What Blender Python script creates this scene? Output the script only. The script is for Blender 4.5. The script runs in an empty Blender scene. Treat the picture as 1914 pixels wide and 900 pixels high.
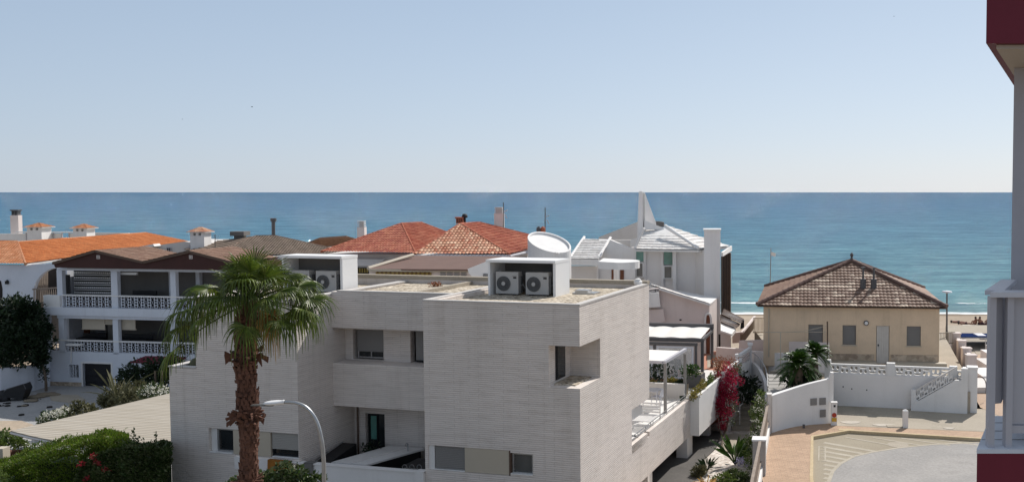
import bpy, bmesh, math, random
from mathutils import Vector, Matrix, noise as mnoise
R = math.radians
sc = bpy.context.scene
COL = sc.collection

# ------------------------------------------------------------------ camera model (survey of the place)
FX, CX, CY, H = 1800.0, 1320.0, 450.0, 10.5      # focal length in photo pixels, principal point, eye height above the street
PT = math.atan(91 / FX)
def ray(u, v):
    a = (u - CX) / FX; b = -(v - CY) / FX
    return Vector((a, math.cos(PT) + b * math.sin(PT), -math.sin(PT) + b * math.cos(PT)))
def P(u, v, y):
    d = ray(u, v); t = y / d.y
    return Vector((d.x * t, y, H + d.z * t))
def PZ(u, v, z):
    d = ray(u, v); t = (z - H) / d.z
    return Vector((d.x * t, d.y * t, z))

def RPL(u, v, a, b, d):
    """point of the roof plane through a, b, d seen at this survey pixel"""
    n = (Vector(b) - Vector(a)).cross(Vector(d) - Vector(a)); r = ray(u, v); e = Vector((0, 0, H))
    return e + r * ((Vector(a) - e).dot(n) / r.dot(n))

class Frame:
    """a building's own axes: x along its front, y into it, z up"""
    def __init__(s, ox, oy, yaw, oz=0.0):
        s.yaw = R(yaw); s.o = Vector((ox, oy, oz))
        s.M = Matrix.Translation(s.o) @ Matrix.Rotation(-s.yaw, 4, 'Z')
        s.I = s.M.inverted()
    def w(s, x, y, z): return s.M @ Vector((x, y, z))
    def loc(s, p): return s.I @ Vector(p)
    def hy(s, u, v, ly):
        a = s.I @ Vector((0, 0, H)); b = s.I @ (Vector((0, 0, H)) + ray(u, v)); d = b - a
        return a + d * ((ly - a.y) / d.y)
    def hx(s, u, v, lx):
        a = s.I @ Vector((0, 0, H)); b = s.I @ (Vector((0, 0, H)) + ray(u, v)); d = b - a
        return a + d * ((lx - a.x) / d.x)
    def hz(s, u, v, z): return s.I @ PZ(u, v, z)
WORLD = Frame(0, 0, 0)

# ------------------------------------------------------------------ materials
MATS = {}
def nd(nt, t, **kw):
    n = nt.nodes.new(t)
    for k, v in kw.items(): setattr(n, k, v)
    return n
def base_mat(name, rough=.7, spec=.3):
    m = bpy.data.materials.new(name); m.use_nodes = True
    nt = m.node_tree; bs = nt.nodes['Principled BSDF']
    bs.inputs['Roughness'].default_value = rough
    bs.inputs['Specular IOR Level'].default_value = spec
    MATS[name] = m
    return m, nt, bs
def ramp(nt, fac, stops):
    r = nd(nt, 'ShaderNodeValToRGB'); e = r.color_ramp.elements
    while len(e) < len(stops): e.new(.5)
    for i, (p, c) in enumerate(stops):
        e[i].position = p; e[i].color = (c[0], c[1], c[2], 1)
    nt.links.new(fac, r.inputs[0]); return r.outputs[0]
def sc3(c, k): return (c[0] * k, c[1] * k, c[2] * k)
def coords(nt, scale=(1, 1, 1), src='Object'):
    tc = nd(nt, 'ShaderNodeTexCoord'); mp = nd(nt, 'ShaderNodeMapping')
    mp.inputs['Scale'].default_value = scale
    nt.links.new(tc.outputs[src], mp.inputs[0]); return mp.outputs[0]
def noise(nt, vec, scale, detail=4, rough=.55):
    n = nd(nt, 'ShaderNodeTexNoise'); n.inputs['Scale'].default_value = scale
    n.inputs['Detail'].default_value = detail; n.inputs['Roughness'].default_value = rough
    nt.links.new(vec, n.inputs['Vector']); return n.outputs['Fac']
def bump(nt, bs, h, dist, strength=1.0):
    b = nd(nt, 'ShaderNodeBump'); b.inputs['Distance'].default_value = dist; b.inputs['Strength'].default_value = strength
    nt.links.new(h, b.inputs['Height']); nt.links.new(b.outputs[0], bs.inputs['Normal']); return b
def mixc(nt, fac, a, b, mode='MIX'):
    m = nd(nt, 'ShaderNodeMix', data_type='RGBA', blend_type=mode)
    for s, v in ((m.inputs[0], fac), (m.inputs[6], a), (m.inputs[7], b)):
        if isinstance(v, (int, float)): s.default_value = v
        elif isinstance(v, tuple): s.default_value = (v[0], v[1], v[2], 1)
        else: nt.links.new(v, s)
    return m.outputs[2]
def plain(name, col, rough=.6, var=.12, scale=1.2, bmp=0.0, bscale=30, streak=0.0, spec=.3, metal=0.0):
    """painted / plastered surface: uneven tone, fine grain, rain streaks"""
    m, nt, bs = base_mat(name, rough, spec)
    v = coords(nt)
    f = noise(nt, v, scale, 5)
    c = ramp(nt, f, [(.3, sc3(col, 1 - var)), (.7, sc3(col, 1 + var * .6))])
    f2 = noise(nt, v, scale * 14, 3)
    c = mixc(nt, .25, c, ramp(nt, f2, [(.35, sc3(col, 1 - var)), (.65, sc3(col, 1 + var * .4))]))
    if streak:
        sv = coords(nt, (2.1, 2.1, .12))
        s = noise(nt, sv, 1.0, 6, .7)
        k = ramp(nt, s, [(.22, (1 - streak, 1 - streak * 1.05, 1 - streak * 1.15)), (.46, (1, 1, 1))])
        c = mixc(nt, 1.0, c, k, 'MULTIPLY')
    nt.links.new(c, bs.inputs['Base Color'])
    bs.inputs['Metallic'].default_value = metal
    if bmp: bump(nt, bs, noise(nt, v, bscale, 4), bmp)
    return m
def brickmat(name, c1, c2, mortar, w, h, ms, bmp=.01, flat=False, rough=.75):
    m, nt, bs = base_mat(name, rough, .2)
    tc = nd(nt, 'ShaderNodeTexCoord'); sp = nd(nt, 'ShaderNodeSeparateXYZ'); cb = nd(nt, 'ShaderNodeCombineXYZ')
    nt.links.new(tc.outputs['Object'], sp.inputs[0])
    if flat:
        nt.links.new(sp.outputs[0], cb.inputs[0]); nt.links.new(sp.outputs[1], cb.inputs[1])
    else:
        ad = nd(nt, 'ShaderNodeMath', operation='ADD'); nt.links.new(sp.outputs[0], ad.inputs[0]); nt.links.new(sp.outputs[1], ad.inputs[1])
        nt.links.new(ad.outputs[0], cb.inputs[0]); nt.links.new(sp.outputs[2], cb.inputs[1])
    b = nd(nt, 'ShaderNodeTexBrick'); b.offset = .37; b.offset_frequency = 3
    b.inputs['Color1'].default_value = (*c1, 1); b.inputs['Color2'].default_value = (*c2, 1); b.inputs['Mortar'].default_value = (*mortar, 1)
    b.inputs['Scale'].default_value = 1; b.inputs['Mortar Size'].default_value = ms; b.inputs['Mortar Smooth'].default_value = .3
    b.inputs['Brick Width'].default_value = w; b.inputs['Row Height'].default_value = h
    nt.links.new(cb.outputs[0], b.inputs['Vector'])
    # broken shadow lines of uneven courses painted into the colour, bump to match
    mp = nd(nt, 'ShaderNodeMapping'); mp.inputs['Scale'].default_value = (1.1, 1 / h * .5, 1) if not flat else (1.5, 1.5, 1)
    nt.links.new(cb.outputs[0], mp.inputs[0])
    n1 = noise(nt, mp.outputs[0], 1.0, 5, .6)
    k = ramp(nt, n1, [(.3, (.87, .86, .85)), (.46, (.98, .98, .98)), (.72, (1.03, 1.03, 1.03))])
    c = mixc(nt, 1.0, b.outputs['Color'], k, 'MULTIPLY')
    big = noise(nt, tc.outputs['Object'], .35, 4)
    c = mixc(nt, 1.0, c, ramp(nt, big, [(.3, (.92, .92, .91)), (.7, (1.04, 1.03, 1.02))]), 'MULTIPLY')
    if not flat:      # rain marks, broad and faint
        sv = coords(nt, (1.3, 1.3, .10)); c = mixc(nt, 1.0, c, ramp(nt, noise(nt, sv, 1.0, 6, .7), [(.28, (.88, .865, .85)), (.47, (1, 1, 1))]), 'MULTIPLY')
    nt.links.new(c, bs.inputs['Base Color'])
    ma = nd(nt, 'ShaderNodeMath', operation='MULTIPLY_ADD'); ma.inputs[1].default_value = -1.0
    nt.links.new(b.outputs['Fac'], ma.inputs[0]); nt.links.new(n1, ma.inputs[2])
    bump(nt, bs, ma.outputs[0], bmp)
    return m
def tilemat(name, cols, tw=.22, tl=.38, rough=.7, patch=None, line=.0):
    """roof tiles: the UVs hold metres along eave and slope, each tile gets its own tone"""
    m, nt, bs = base_mat(name, rough, .2)
    tc = nd(nt, 'ShaderNodeTexCoord'); mp = nd(nt, 'ShaderNodeMapping')
    mp.inputs['Scale'].default_value = (1 / tw, 1 / tl, 1)
    nt.links.new(tc.outputs['UV'], mp.inputs[0])
    fl = nd(nt, 'ShaderNodeVectorMath', operation='FLOOR'); nt.links.new(mp.outputs[0], fl.inputs[0])
    wn = nd(nt, 'ShaderNodeTexWhiteNoise', noise_dimensions='2D'); nt.links.new(fl.outputs[0], wn.inputs['Vector'])
    c = ramp(nt, wn.outputs['Value'], [(i / max(1, len(cols) - 1), q) for i, q in enumerate(cols)])
    if patch:
        mp2 = nd(nt, 'ShaderNodeVectorMath', operation='MULTIPLY'); mp2.inputs[1].default_value = (.23, .93, 1)
        nt.links.new(fl.outputs[0], mp2.inputs[0])
        n = noise(nt, mp2.outputs[0], 1.0, 1)
        f = ramp(nt, n, [(.57, (0, 0, 0)), (.59, (1, 1, 1))])
        c = mixc(nt, f, c, patch)
    g = noise(nt, tc.outputs['Object'], 9, 5, .7)
    c = mixc(nt, 1.0, c, ramp(nt, g, [(.25, (.62, .6, .58)), (.6, (1.08, 1.08, 1.08))]), 'MULTIPLY')
    g2 = noise(nt, tc.outputs['Object'], .6, 4)
    c = mixc(nt, 1.0, c, ramp(nt, g2, [(.3, (.85, .84, .83)), (.7, (1.05, 1.05, 1.05))]), 'MULTIPLY')
    nt.links.new(c, bs.inputs['Base Color']); return m
def leafmat(name, cols, rough=.45, trans=.25, spec=.4):
    m, nt, bs = base_mat(name, rough, spec)
    g = nd(nt, 'ShaderNodeNewGeometry')
    c = ramp(nt, g.outputs['Random Per Island'], [(i / max(1, len(cols) - 1), q) for i, q in enumerate(cols)])
    n = noise(nt, coords(nt), 1.3, 3)
    c = mixc(nt, 1.0, c, ramp(nt, n, [(.3, (.65, .68, .6)), (.7, (1.2, 1.15, 1.1))]), 'MULTIPLY')
    nt.links.new(c, bs.inputs['Base Color'])
    tr = nd(nt, 'ShaderNodeBsdfTranslucent'); nt.links.new(c, tr.inputs[0])
    mx = nd(nt, 'ShaderNodeMixShader'); mx.inputs[0].default_value = trans
    out = nt.nodes['Material Output']
    nt.links.new(bs.outputs[0], mx.inputs[1]); nt.links.new(tr.outputs[0], mx.inputs[2]); nt.links.new(mx.outputs[0], out.inputs[0])
    return m
def groundmat(name, cols, scale=.5, fine=18, bmp=.01, rough=.9, crack=0):
    m, nt, bs = base_mat(name, rough, .15)
    v = coords(nt)
    a = noise(nt, v, scale, 6, .6); b = noise(nt, v, fine, 5, .7)
    c = ramp(nt, a, [(.25 + .5 * i / max(1, len(cols) - 1), q) for i, q in enumerate(cols)])
    c = mixc(nt, 1.0, c, ramp(nt, b, [(.3, (.8, .8, .79)), (.7, (1.1, 1.1, 1.1))]), 'MULTIPLY')
    if crack:
        vo = nd(nt, 'ShaderNodeTexVoronoi', feature='DISTANCE_TO_EDGE'); vo.inputs['Scale'].default_value = crack
        mp = mixc(nt, .12, v, nd(nt, 'ShaderNodeTexNoise').outputs['Color'])
        nt.links.new(mp, vo.inputs['Vector'])
        c = mixc(nt, 1.0, c, ramp(nt, vo.outputs['Distance'], [(.004, (.6, .58, .55)), (.02, (1, 1, 1))]), 'MULTIPLY')
    nt.links.new(c, bs.inputs['Base Color']); bump(nt, bs, b, bmp); return m
def gravelmat(name, cols, s=14, bmp=.03):
    m, nt, bs = base_mat(name, .9, .1)
    v = coords(nt)
    vo = nd(nt, 'ShaderNodeTexVoronoi'); vo.inputs['Scale'].default_value = s; nt.links.new(v, vo.inputs['Vector'])
    sp = nd(nt, 'ShaderNodeSeparateColor'); nt.links.new(vo.outputs['Color'], sp.inputs[0])
    c = ramp(nt, sp.outputs[0], [(i / (len(cols) - 1), q) for i, q in enumerate(cols)])
    n = noise(nt, v, 1.1, 5, .7)
    c = mixc(nt, 1.0, c, ramp(nt, n, [(.3, (.72, .70, .68)), (.65, (1.1, 1.1, 1.1))]), 'MULTIPLY')
    nt.links.new(c, bs.inputs['Base Color']); bump(nt, bs, vo.outputs['Distance'], -bmp); return m
def glassmat(name, col, rough=.06, spec=.6):
    m, nt, bs = base_mat(name, rough, spec)
    n = noise(nt, coords(nt), .9, 2)
    nt.links.new(ramp(nt, n, [(.35, sc3(col, .75)), (.65, sc3(col, 1.3))]), bs.inputs['Base Color']); return m
def clear_glass(name, tint=(.9, .95, .95)):
    m, nt, bs = base_mat(name, .03, .5)
    bs.inputs['Base Color'].default_value = (*tint, 1); bs.inputs['Alpha'].default_value = .22; return m

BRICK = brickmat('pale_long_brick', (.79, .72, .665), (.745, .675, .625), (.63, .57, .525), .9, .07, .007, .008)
WHITE = plain('white_render', (.79, .76, .735), .8, .06, .8, .003, 40, .07)
WHITE2 = plain('white_paint', (.77, .755, .735), .7, .07, .9, .002, 40, .12)
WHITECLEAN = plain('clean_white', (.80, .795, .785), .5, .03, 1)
COPING = plain('pale_coping', (.56, .53, .50), .8, .12, 2, .004, 25)
PILLAR = plain('shaded_white_render', (.40, .385, .37), .85, .12, 1.2, .004, 24, .12)  # darker grey puts the fence pillar's shade into its colour
DOORM = plain('faded_door_paint', (.60, .56, .51), .6, .08, 3, 0, 30, .1)
CEM = plain('pale_cement', (.50, .45, .38), .9, .15, 3)
CREAM = plain('cream_panel', (.50, .44, .35), .6, .04, 1)
BLUEWHITE = plain('limewash_white', (.66, .69, .75), .8, .08, .7, .004, 30, .12)
PINKISH = plain('pinkish_render', (.69, .61, .575), .8, .08, .8, .004, 30, .12)
OCHRE = plain('ochre_render', (.69, .535, .38), .85, .15, .8, .006, 22, .20)
GREYWALL = plain('grey_white_render', (.64, .61, .58), .85, .08, .7, .004, 24, .08)
GREYPAINT = plain('grey_paint', (.47, .46, .49), .6, .05, 2, .001, 40, .06)
GREYPAINTL = plain('light_grey_paint', (.60, .60, .64), .55, .06, 2, .001, 40, .08)
DARKRED = plain('dark_red_paint', (.16, .018, .034), .6, .12, 2)
SOFFIT = plain('soffit_cream', (.50, .44, .38), .8, .05, 1)
MAROON = plain('maroon_boards', (.060, .022, .018), .6, .15, 2)
SHUT = plain('grey_shutter', (.235, .225, .215), .5, .04, 1)
SHUTL = plain('pale_shutter', (.36, .345, .32), .5, .04, 1)
ANTH = plain('anthracite_metal', (.085, .082, .085), .45, .08, 2, spec=.5)
ALU = plain('aluminium', (.45, .45, .45), .35, .05, 3, metal=.7)
STEEL = plain('galvanised_steel', (.42, .43, .44), .35, .15, 6, metal=.8)
BROWNMET = plain('brown_metal', (.11, .07, .05), .5, .1, 2)
BLACK = plain('black_plastic', (.018, .018, .02), .5, .2, 4)
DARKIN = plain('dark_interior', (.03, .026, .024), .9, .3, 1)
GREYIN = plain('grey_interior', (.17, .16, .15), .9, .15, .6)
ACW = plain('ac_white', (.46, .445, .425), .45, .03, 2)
ACG = plain('ac_grille_grey', (.12, .12, .12), .5, .05, 4)
WOOD = plain('varnished_wood', (.17, .06, .03), .5, .25, 5)
WOODG = plain('weathered_wood', (.30, .245, .20), .85, .25, 4, .004, 30)
ROOFBROWN = plain('brown_sheet_roof', (.17, .105, .085), .8, .14, 1.2, .004, 12)
CONC = groundmat('concrete', [(.33, .29, .23), (.42, .37, .30), (.38, .33, .27)], .45, 14, .006, crack=0)
PATHMAT = groundmat('pink_path', [(.43, .31, .23), (.50, .38, .29)], .6, 10, .004)
SUNPATCHM = groundmat('sand', [(.36, .29, .22), (.44, .36, .275), (.40, .33, .25)], .09, 3.0, .03)  # tone of the sunlit yard patch, sunlight put into the colour
EARTH = groundmat('earth', [(.16, .13, .10), (.24, .20, .15), (.20, .17, .12)], .3, 6, .03)
YARDM = groundmat('yard_concrete', [(.30, .30, .30), (.40, .39, .38), (.33, .33, .33)], .5, 8, .01, crack=0)
ASPH = groundmat('pale_asphalt', [(.27, .255, .24), (.37, .35, .33), (.32, .305, .29), (.40, .38, .36)], .35, 9, .004)
HATCHG = groundmat('beige_asphalt', [(.31, .265, .20), (.37, .325, .25)], .4, 25, .004)
LINEW = groundmat('worn_white_line', [(.40, .355, .28), (.50, .45, .37)], 1.5, 20, .001)
KERBY = groundmat('yellowed_kerb', [(.50, .39, .24), (.58, .47, .31)], 1.2, 16, .003)
DRIVE = groundmat('dark_driveway', [(.10, .095, .09), (.15, .14, .13)], .5, 12, .004)
PAVE = brickmat('pink_pavers', (.50, .345, .235), (.42, .285, .195), (.33, .245, .18), .22, .11, .007, .004, flat=True)
DECKM = plain('pale_deck_tiles', (.74, .72, .69), .6, .05, 1)
REDFLOOR = plain('terracotta_floor', (.45, .20, .13), .7, .1, 1)
GRAVEL = gravelmat('roof_gravel', [(.36, .30, .22), (.55, .48, .38), (.66, .59, .49), (.22, .18, .13), (.58, .52, .42)], 9)
GRAVELW = gravelmat('white_garden_gravel', [(.60, .54, .48), (.74, .69, .63), (.45, .38, .33)], 7)
STONE = gravelmat('rubble_stone', [(.46, .37, .28), (.58, .48, .37), (.33, .26, .20), (.50, .42, .32)], 4.5, .02)
BARK = plain('palm_bark', (.15, .072, .048), .9, .45, 5, .01, 30)
BARKG = plain('grey_bark', (.13, .10, .075), .9, .3, 4, .01, 20)
ORANGE = tilemat('orange_tiles', [(.50, .17, .055), (.42, .13, .04), (.58, .22, .08), (.50, .16, .05)])
ORANGEL = tilemat('pale_orange_tiles', [(.55, .24, .12), (.48, .19, .08), (.66, .34, .19)])
REDT = tilemat('red_tiles', [(.44, .125, .07), (.34, .08, .05), (.52, .19, .11), (.40, .11, .06)])
REDT2 = tilemat('pale_red_tiles', [(.58, .30, .19), (.44, .15, .08), (.70, .45, .30), (.52, .22, .12)])
BROWNT = tilemat('brown_old_tiles', [(.20, .125, .093), (.235, .155, .115), (.18, .112, .084), (.25, .17, .13)], .21, .36, patch=(.47, .37, .29))
BROWNT2 = tilemat('faded_tiles', [(.27, .17, .12), (.34, .22, .16), (.24, .14, .10), (.30, .20, .15)])
GREYT = tilemat('grey_brown_tiles', [(.19, .145, .11), (.25, .19, .145), (.17, .13, .10)])
WHITET = tilemat('white_painted_tiles', [(.76, .75, .73), (.68, .66, .64), (.80, .79, .77)], .5, .45)
LEAF_HEDGE = leafmat('hedge_leaf', [(.10, .175, .016), (.16, .25, .025), (.06, .115, .012), (.18, .19, .04)], .5, .4)
LEAF_SHRUB = leafmat('shrub_leaf', [(.035, .070, .018), (.065, .11, .028), (.16, .18, .09), (.028, .05, .014)], .35)
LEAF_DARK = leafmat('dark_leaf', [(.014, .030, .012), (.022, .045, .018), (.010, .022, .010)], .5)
LEAF_OLIVE = leafmat('olive_leaf', [(.10, .10, .05), (.15, .145, .08), (.075, .08, .035)], .6)
LEAF_LIGHT = leafmat('light_leaf', [(.10, .16, .03), (.17, .22, .06), (.06, .11, .02)], .35)
LEAF_SAGO = leafmat('sago_leaf', [(.030, .075, .010), (.055, .12, .015), (.020, .050, .008)], .4)
LEAF_PALM = leafmat('palm_leaf', [(.085, .14, .018), (.14, .19, .026), (.055, .09, .014), (.22, .24, .07)], .42, .3, .3)
LEAF_DRY = leafmat('dry_leaf', [(.58, .36, .13), (.45, .27, .09), (.66, .45, .18)], .7, .4)
LEAF_MAG = leafmat('magenta_bract', [(.42, .012, .065), (.28, .008, .04), (.50, .03, .09)], .6, .35)
LEAF_RED = leafmat('red_bract', [(.45, .02, .05), (.32, .02, .03)], .6, .35)
LEAF_RUST = leafmat('rust_leaf', [(.28, .09, .05), (.36, .14, .07), (.20, .10, .04)], .6, .3)
LEAF_YEL = leafmat('yellow_green_leaf', [(.20, .19, .04), (.30, .22, .05), (.11, .14, .03)], .6, .3)
FLOWERW = leafmat('white_petal', [(.75, .74, .70), (.65, .65, .58)], .6, .3)
GLASSD = glassmat('dark_glass', (.022, .026, .028))
GLASSG = glassmat('grey_glass', (.10, .10, .095), .2)
GLASSGREEN = glassmat('green_glass', (.10, .25, .21), .15, .5)
CLEAR = clear_glass('clear_glass')
FABRIC = plain('white_fabric', (.76, .73, .68), .9, .04, 2)
BLUEP = plain('blue_tarpaulin', (.006, .020, .085), .95, .1, 2, spec=.02)
SKIN = plain('tanned_skin', (.28, .13, .085), .6, .05, 3)
CLOTHD = plain('dark_cloth', (.05, .02, .025), .9, .2, 5)
TOWEL = plain('pale_towel', (.65, .60, .52), .9, .1, 5)
SIGNRED = plain('sign_red', (.40, .05, .03), .5, .05, 2)
SIGNYEL = plain('sign_yellow', (.62, .38, .05), .5, .05, 2)
YELSTR = plain('ochre_fabric', (.36, .26, .075), .9, .1, 2)
BROWNSTR = plain('brown_fabric', (.17, .10, .035), .9, .1, 2)
ORANGEB = plain('orange_cloth', (.30, .12, .02), .8, .3, 4)
CANVAS = None
def canopymat():
    m, nt, bs = base_mat('beige_slat_canopy', .85, .15)
    v = coords(nt, (1, 1, 1))
    w = nd(nt, 'ShaderNodeTexWave', wave_type='BANDS', bands_direction='Y'); w.inputs['Scale'].default_value = 1.3
    w.inputs['Distortion'].default_value = .35; w.inputs['Detail'].default_value = 2
    nt.links.new(v, w.inputs['Vector'])
    c = ramp(nt, w.outputs['Fac'], [(.0, (.36, .325, .275)), (1, (.41, .375, .32))])
    n = noise(nt, coords(nt, (.15, 3, 1)), 2, 4)
    c = mixc(nt, 1.0, c, ramp(nt, n, [(.3, (.86, .83, .78)), (.65, (1.06, 1.06, 1.06))]), 'MULTIPLY')
    nt.links.new(c, bs.inputs['Base Color']); bump(nt, bs, w.outputs['Fac'], .02); return m
CANVAS = canopymat()

# ------------------------------------------------------------------ mesh builder
class MB:
    def __init__(s, frame=WORLD): s.v = []; s.f = []; s.uv = {}; s.fr = frame; s.smooth = False
    def add(s, vs, fs):
        n = len(s.v); s.v += [Vector(p) for p in vs]; s.f += [tuple(i + n for i in f) for f in fs]; return s
    def box(s, x0, x1, y0, y1, z0, z1):
        if x0 > x1: x0, x1 = x1, x0
        if y0 > y1: y0, y1 = y1, y0
        if z0 > z1: z0, z1 = z1, z0
        return s.add([(x0, y0, z0), (x1, y0, z0), (x1, y1, z0), (x0, y1, z0), (x0, y0, z1), (x1, y0, z1), (x1, y1, z1), (x0, y1, z1)],
                     [(0, 3, 2, 1), (4, 5, 6, 7), (0, 1, 5, 4), (1, 2, 6, 5), (2, 3, 7, 6), (3, 0, 4, 7)])
    def prism(s, pts, z0, z1):
        """polygon in plan (x, y), extruded up; z1 may be a function"""
        ar = sum(pts[i][0] * pts[(i + 1) % len(pts)][1] - pts[(i + 1) % len(pts)][0] * pts[i][1] for i in range(len(pts)))
        if ar < 0: pts = pts[::-1]
        n = len(pts); zf = z1 if callable(z1) else (lambda x, y: z1); zg = z0 if callable(z0) else (lambda x, y: z0)
        vs = [(x, y, zg(x, y)) for x, y in pts] + [(x, y, zf(x, y)) for x, y in pts]
        return s.add(vs, [tuple(range(n))[::-1], tuple(range(n, 2 * n))] + [(i, (i + 1) % n, n + (i + 1) % n, n + i) for i in range(n)])
    def vprism(s, pts, y0, y1):
        """polygon in elevation (x, z), given depth y0..y1"""
        ar = sum(pts[i][0] * pts[(i + 1) % len(pts)][1] - pts[(i + 1) % len(pts)][0] * pts[i][1] for i in range(len(pts)))
        if ar < 0: pts = pts[::-1]
        n = len(pts)
        vs = [(x, y0, z) for x, z in pts] + [(x, y1, z) for x, z in pts]
        return s.add(vs, [tuple(range(n)), tuple(range(n, 2 * n))[::-1]] + [((i + 1) % n, i, n + i, n + (i + 1) % n) for i in range(n)])
    def xprism(s, pts, x0, x1):
        n = len(pts)
        vs = [(x0, y, z) for y, z in pts] + [(x1, y, z) for y, z in pts]
        return s.add(vs, [tuple(range(n)), tuple(range(n, 2 * n))[::-1]] + [((i + 1) % n, i, n + i, n + (i + 1) % n) for i in range(n)])
    def thick(s, pts, t, d=None):
        """planar 3-D polygon given thickness t along -normal (or d)"""
        pts = [Vector(p) for p in pts]
        nrm = (pts[1] - pts[0]).cross(pts[2] - pts[0]).normalized() if d is None else Vector(d)
        n = len(pts); lo = [p - nrm * t for p in pts]
        return s.add(pts + lo, [tuple(range(n)), tuple(range(n, 2 * n))[::-1]] + [((i + 1) % n, i, n + i, n + (i + 1) % n) for i in range(n)])
    def tube(s, pts, r, n=8, r1=None):
        pts = [Vector(p) for p in pts]; m = len(pts); base = len(s.v); up = None
        for i, p in enumerate(pts):
            d = (pts[min(i + 1, m - 1)] - pts[max(i - 1, 0)]).normalized()
            if up is None:
                up = d.cross(Vector((0, 0, 1)) if abs(d.z) < .9 else Vector((1, 0, 0))).normalized()
            else:
                up = (up - d * up.dot(d)).normalized()
            sd = d.cross(up); rr = r if r1 is None else r + (r1 - r) * i / (m - 1)
            for k in range(n):
                a = 2 * math.pi * k / n
                s.v.append(p + (up * math.cos(a) + sd * math.sin(a)) * rr)
        for i in range(m - 1):
            for k in range(n):
                a = base + i * n + k; b = base + i * n + (k + 1) % n
                s.f.append((a, b, b + n, a + n))
        s.f.append(tuple(base + k for k in range(n))[::-1]); s.f.append(tuple(base + (m - 1) * n + k for k in range(n)))
        return s
    def lathe(s, c, prof, n=20, ax='z'):
        """profile of (radius, height) turned about the axis through c"""
        c = Vector(c); base = len(s.v); m = len(prof)
        for r_, h_ in prof:
            for k in range(n):
                a = 2 * math.pi * k / n; x, y = r_ * math.cos(a), r_ * math.sin(a)
                s.v.append(c + (Vector((x, y, h_)) if ax == 'z' else Vector((x, h_, y)) if ax == 'y' else Vector((h_, x, y))))
        for i in range(m - 1):
            for k in range(n):
                a = base + i * n + k; b = base + i * n + (k + 1) % n
                s.f.append((a, b, b + n, a + n))
        s.f.append(tuple(base + k for k in range(n))[::-1]); s.f.append(tuple(base + (m - 1) * n + k for k in range(n)))
        return s
    def wall(s, u0, u1, z0, z1, w0, w1, holes, axis='x', top=None):
        """upright plate with rectangular openings. axis 'x': runs along x, thickness y w0..w1; axis 'y': runs along y"""
        us = sorted({u0, u1} | {h for o in holes for h in (o[0], o[1]) if u0 < h < u1})
        zs = sorted({z0, z1} | {h for o in holes for h in (o[2], o[3]) if z0 < h < z1})
        def solid(i, j):
            if i < 0 or j < 0 or i >= len(us) - 1 or j >= len(zs) - 1: return False
            cu = (us[i] + us[i + 1]) / 2; cz = (zs[j] + zs[j + 1]) / 2
            return not any(o[0] < cu < o[1] and o[2] < cz < o[3] for o in holes)
        def q(a): 
            vs = [(p[0], p[1], p[2]) if axis == 'x' else (p[1], p[0], p[2]) for p in a]
            s.add(vs, [(0, 1, 2, 3)] if axis == 'x' else [(3, 2, 1, 0)])
        for i in range(len(us) - 1):
            for j in range(len(zs) - 1):
                if not solid(i, j): continue
                a, b, c, d = us[i], us[i + 1], zs[j], zs[j + 1]
                q([(a, w0, c), (b, w0, c), (b, w0, d), (a, w0, d)]); q([(b, w1, c), (a, w1, c), (a, w1, d), (b, w1, d)])
                if not solid(i - 1, j): q([(a, w1, c), (a, w0, c), (a, w0, d), (a, w1, d)])
                if not solid(i + 1, j): q([(b, w0, c), (b, w1, c), (b, w1, d), (b, w0, d)])
                if not solid(i, j - 1): q([(a, w1, c), (b, w1, c), (b, w0, c), (a, w0, c)])
                if not solid(i, j + 1): q([(a, w0, d), (b, w0, d), (b, w1, d), (a, w1, d)])
        return s
    def tiles(s, quad, tw=.22, tl=.38, amp=.045, step=.03, nc=4):
        """real pantile relief over a planar quad (eave left, eave right, top right, top left)"""
        a, b, c, d = [Vector(p) for p in quad]
        U = (b - a).normalized(); N = (b - a).cross((d if (d - a).length > .01 else c) - a).normalized()
        if N.z < 0: N = -N
        V = N.cross(U)
        if V.z < 0: V = -V
        poly = [((p - a).dot(U), (p - a).dot(V)) for p in (a, b, c, d)]
        if (c - d).length < .01: poly = poly[:3]
        smin = min(p[0] for p in poly); smax = max(p[0] for p in poly); tmax = max(p[1] for p in poly); tmin = min(p[1] for p in poly)
        def rng(t):
            xs = []
            for i in range(len(poly)):
                p, q = poly[i], poly[(i + 1) % len(poly)]
                if (p[1] - t) * (q[1] - t) <= 0 and abs(p[1] - q[1]) > 1e-6:
                    k = (t - p[1]) / (q[1] - p[1]); xs.append(p[0] + (q[0] - p[0]) * k)
                elif abs(p[1] - t) < 1e-6: xs.append(p[0])
            return (min(xs), max(xs)) if xs else None
        ncol = int((smax - smin) / tw * nc) + 2; rows = []; k = 0; t = tmin
        while t < tmax - .02:
            t1 = min(t + tl, tmax)
            for tt, h in ((t + .001, step), (t1 - .001, 0)):
                rg = rng(tt)
                if rg is None: continue
                line = []
                for i in range(ncol):
                    x = smin + i * tw / nc; xc = min(max(x, rg[0]), rg[1])
                    hh = h + amp * abs(math.sin(math.pi * xc / tw))
                    jx = .006 * math.sin(i * 12.9 + k * 7.1)
                    line.append((a + U * xc + V * tt + N * (hh + jx), (xc, tt), x))
                rows.append((line, rg))
            t = t1; k += 1
        for (l0, r0), (l1, r1) in zip(rows, rows[1:]):
            n = len(s.v)
            s.v += [p[0] for p in l0] + [p[0] for p in l1]; m = len(l0)
            for i in range(m - 1):
                if l0[i][1][0] == l0[i + 1][1][0] and l1[i][1][0] == l1[i + 1][1][0]: continue
                s.f.append((n + i, n + i + 1, n + m + i + 1, n + m + i))
                s.uv[len(s.f) - 1] = [l0[i][1], l0[i + 1][1], l1[i + 1][1], l1[i][1]]
        return s
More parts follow.
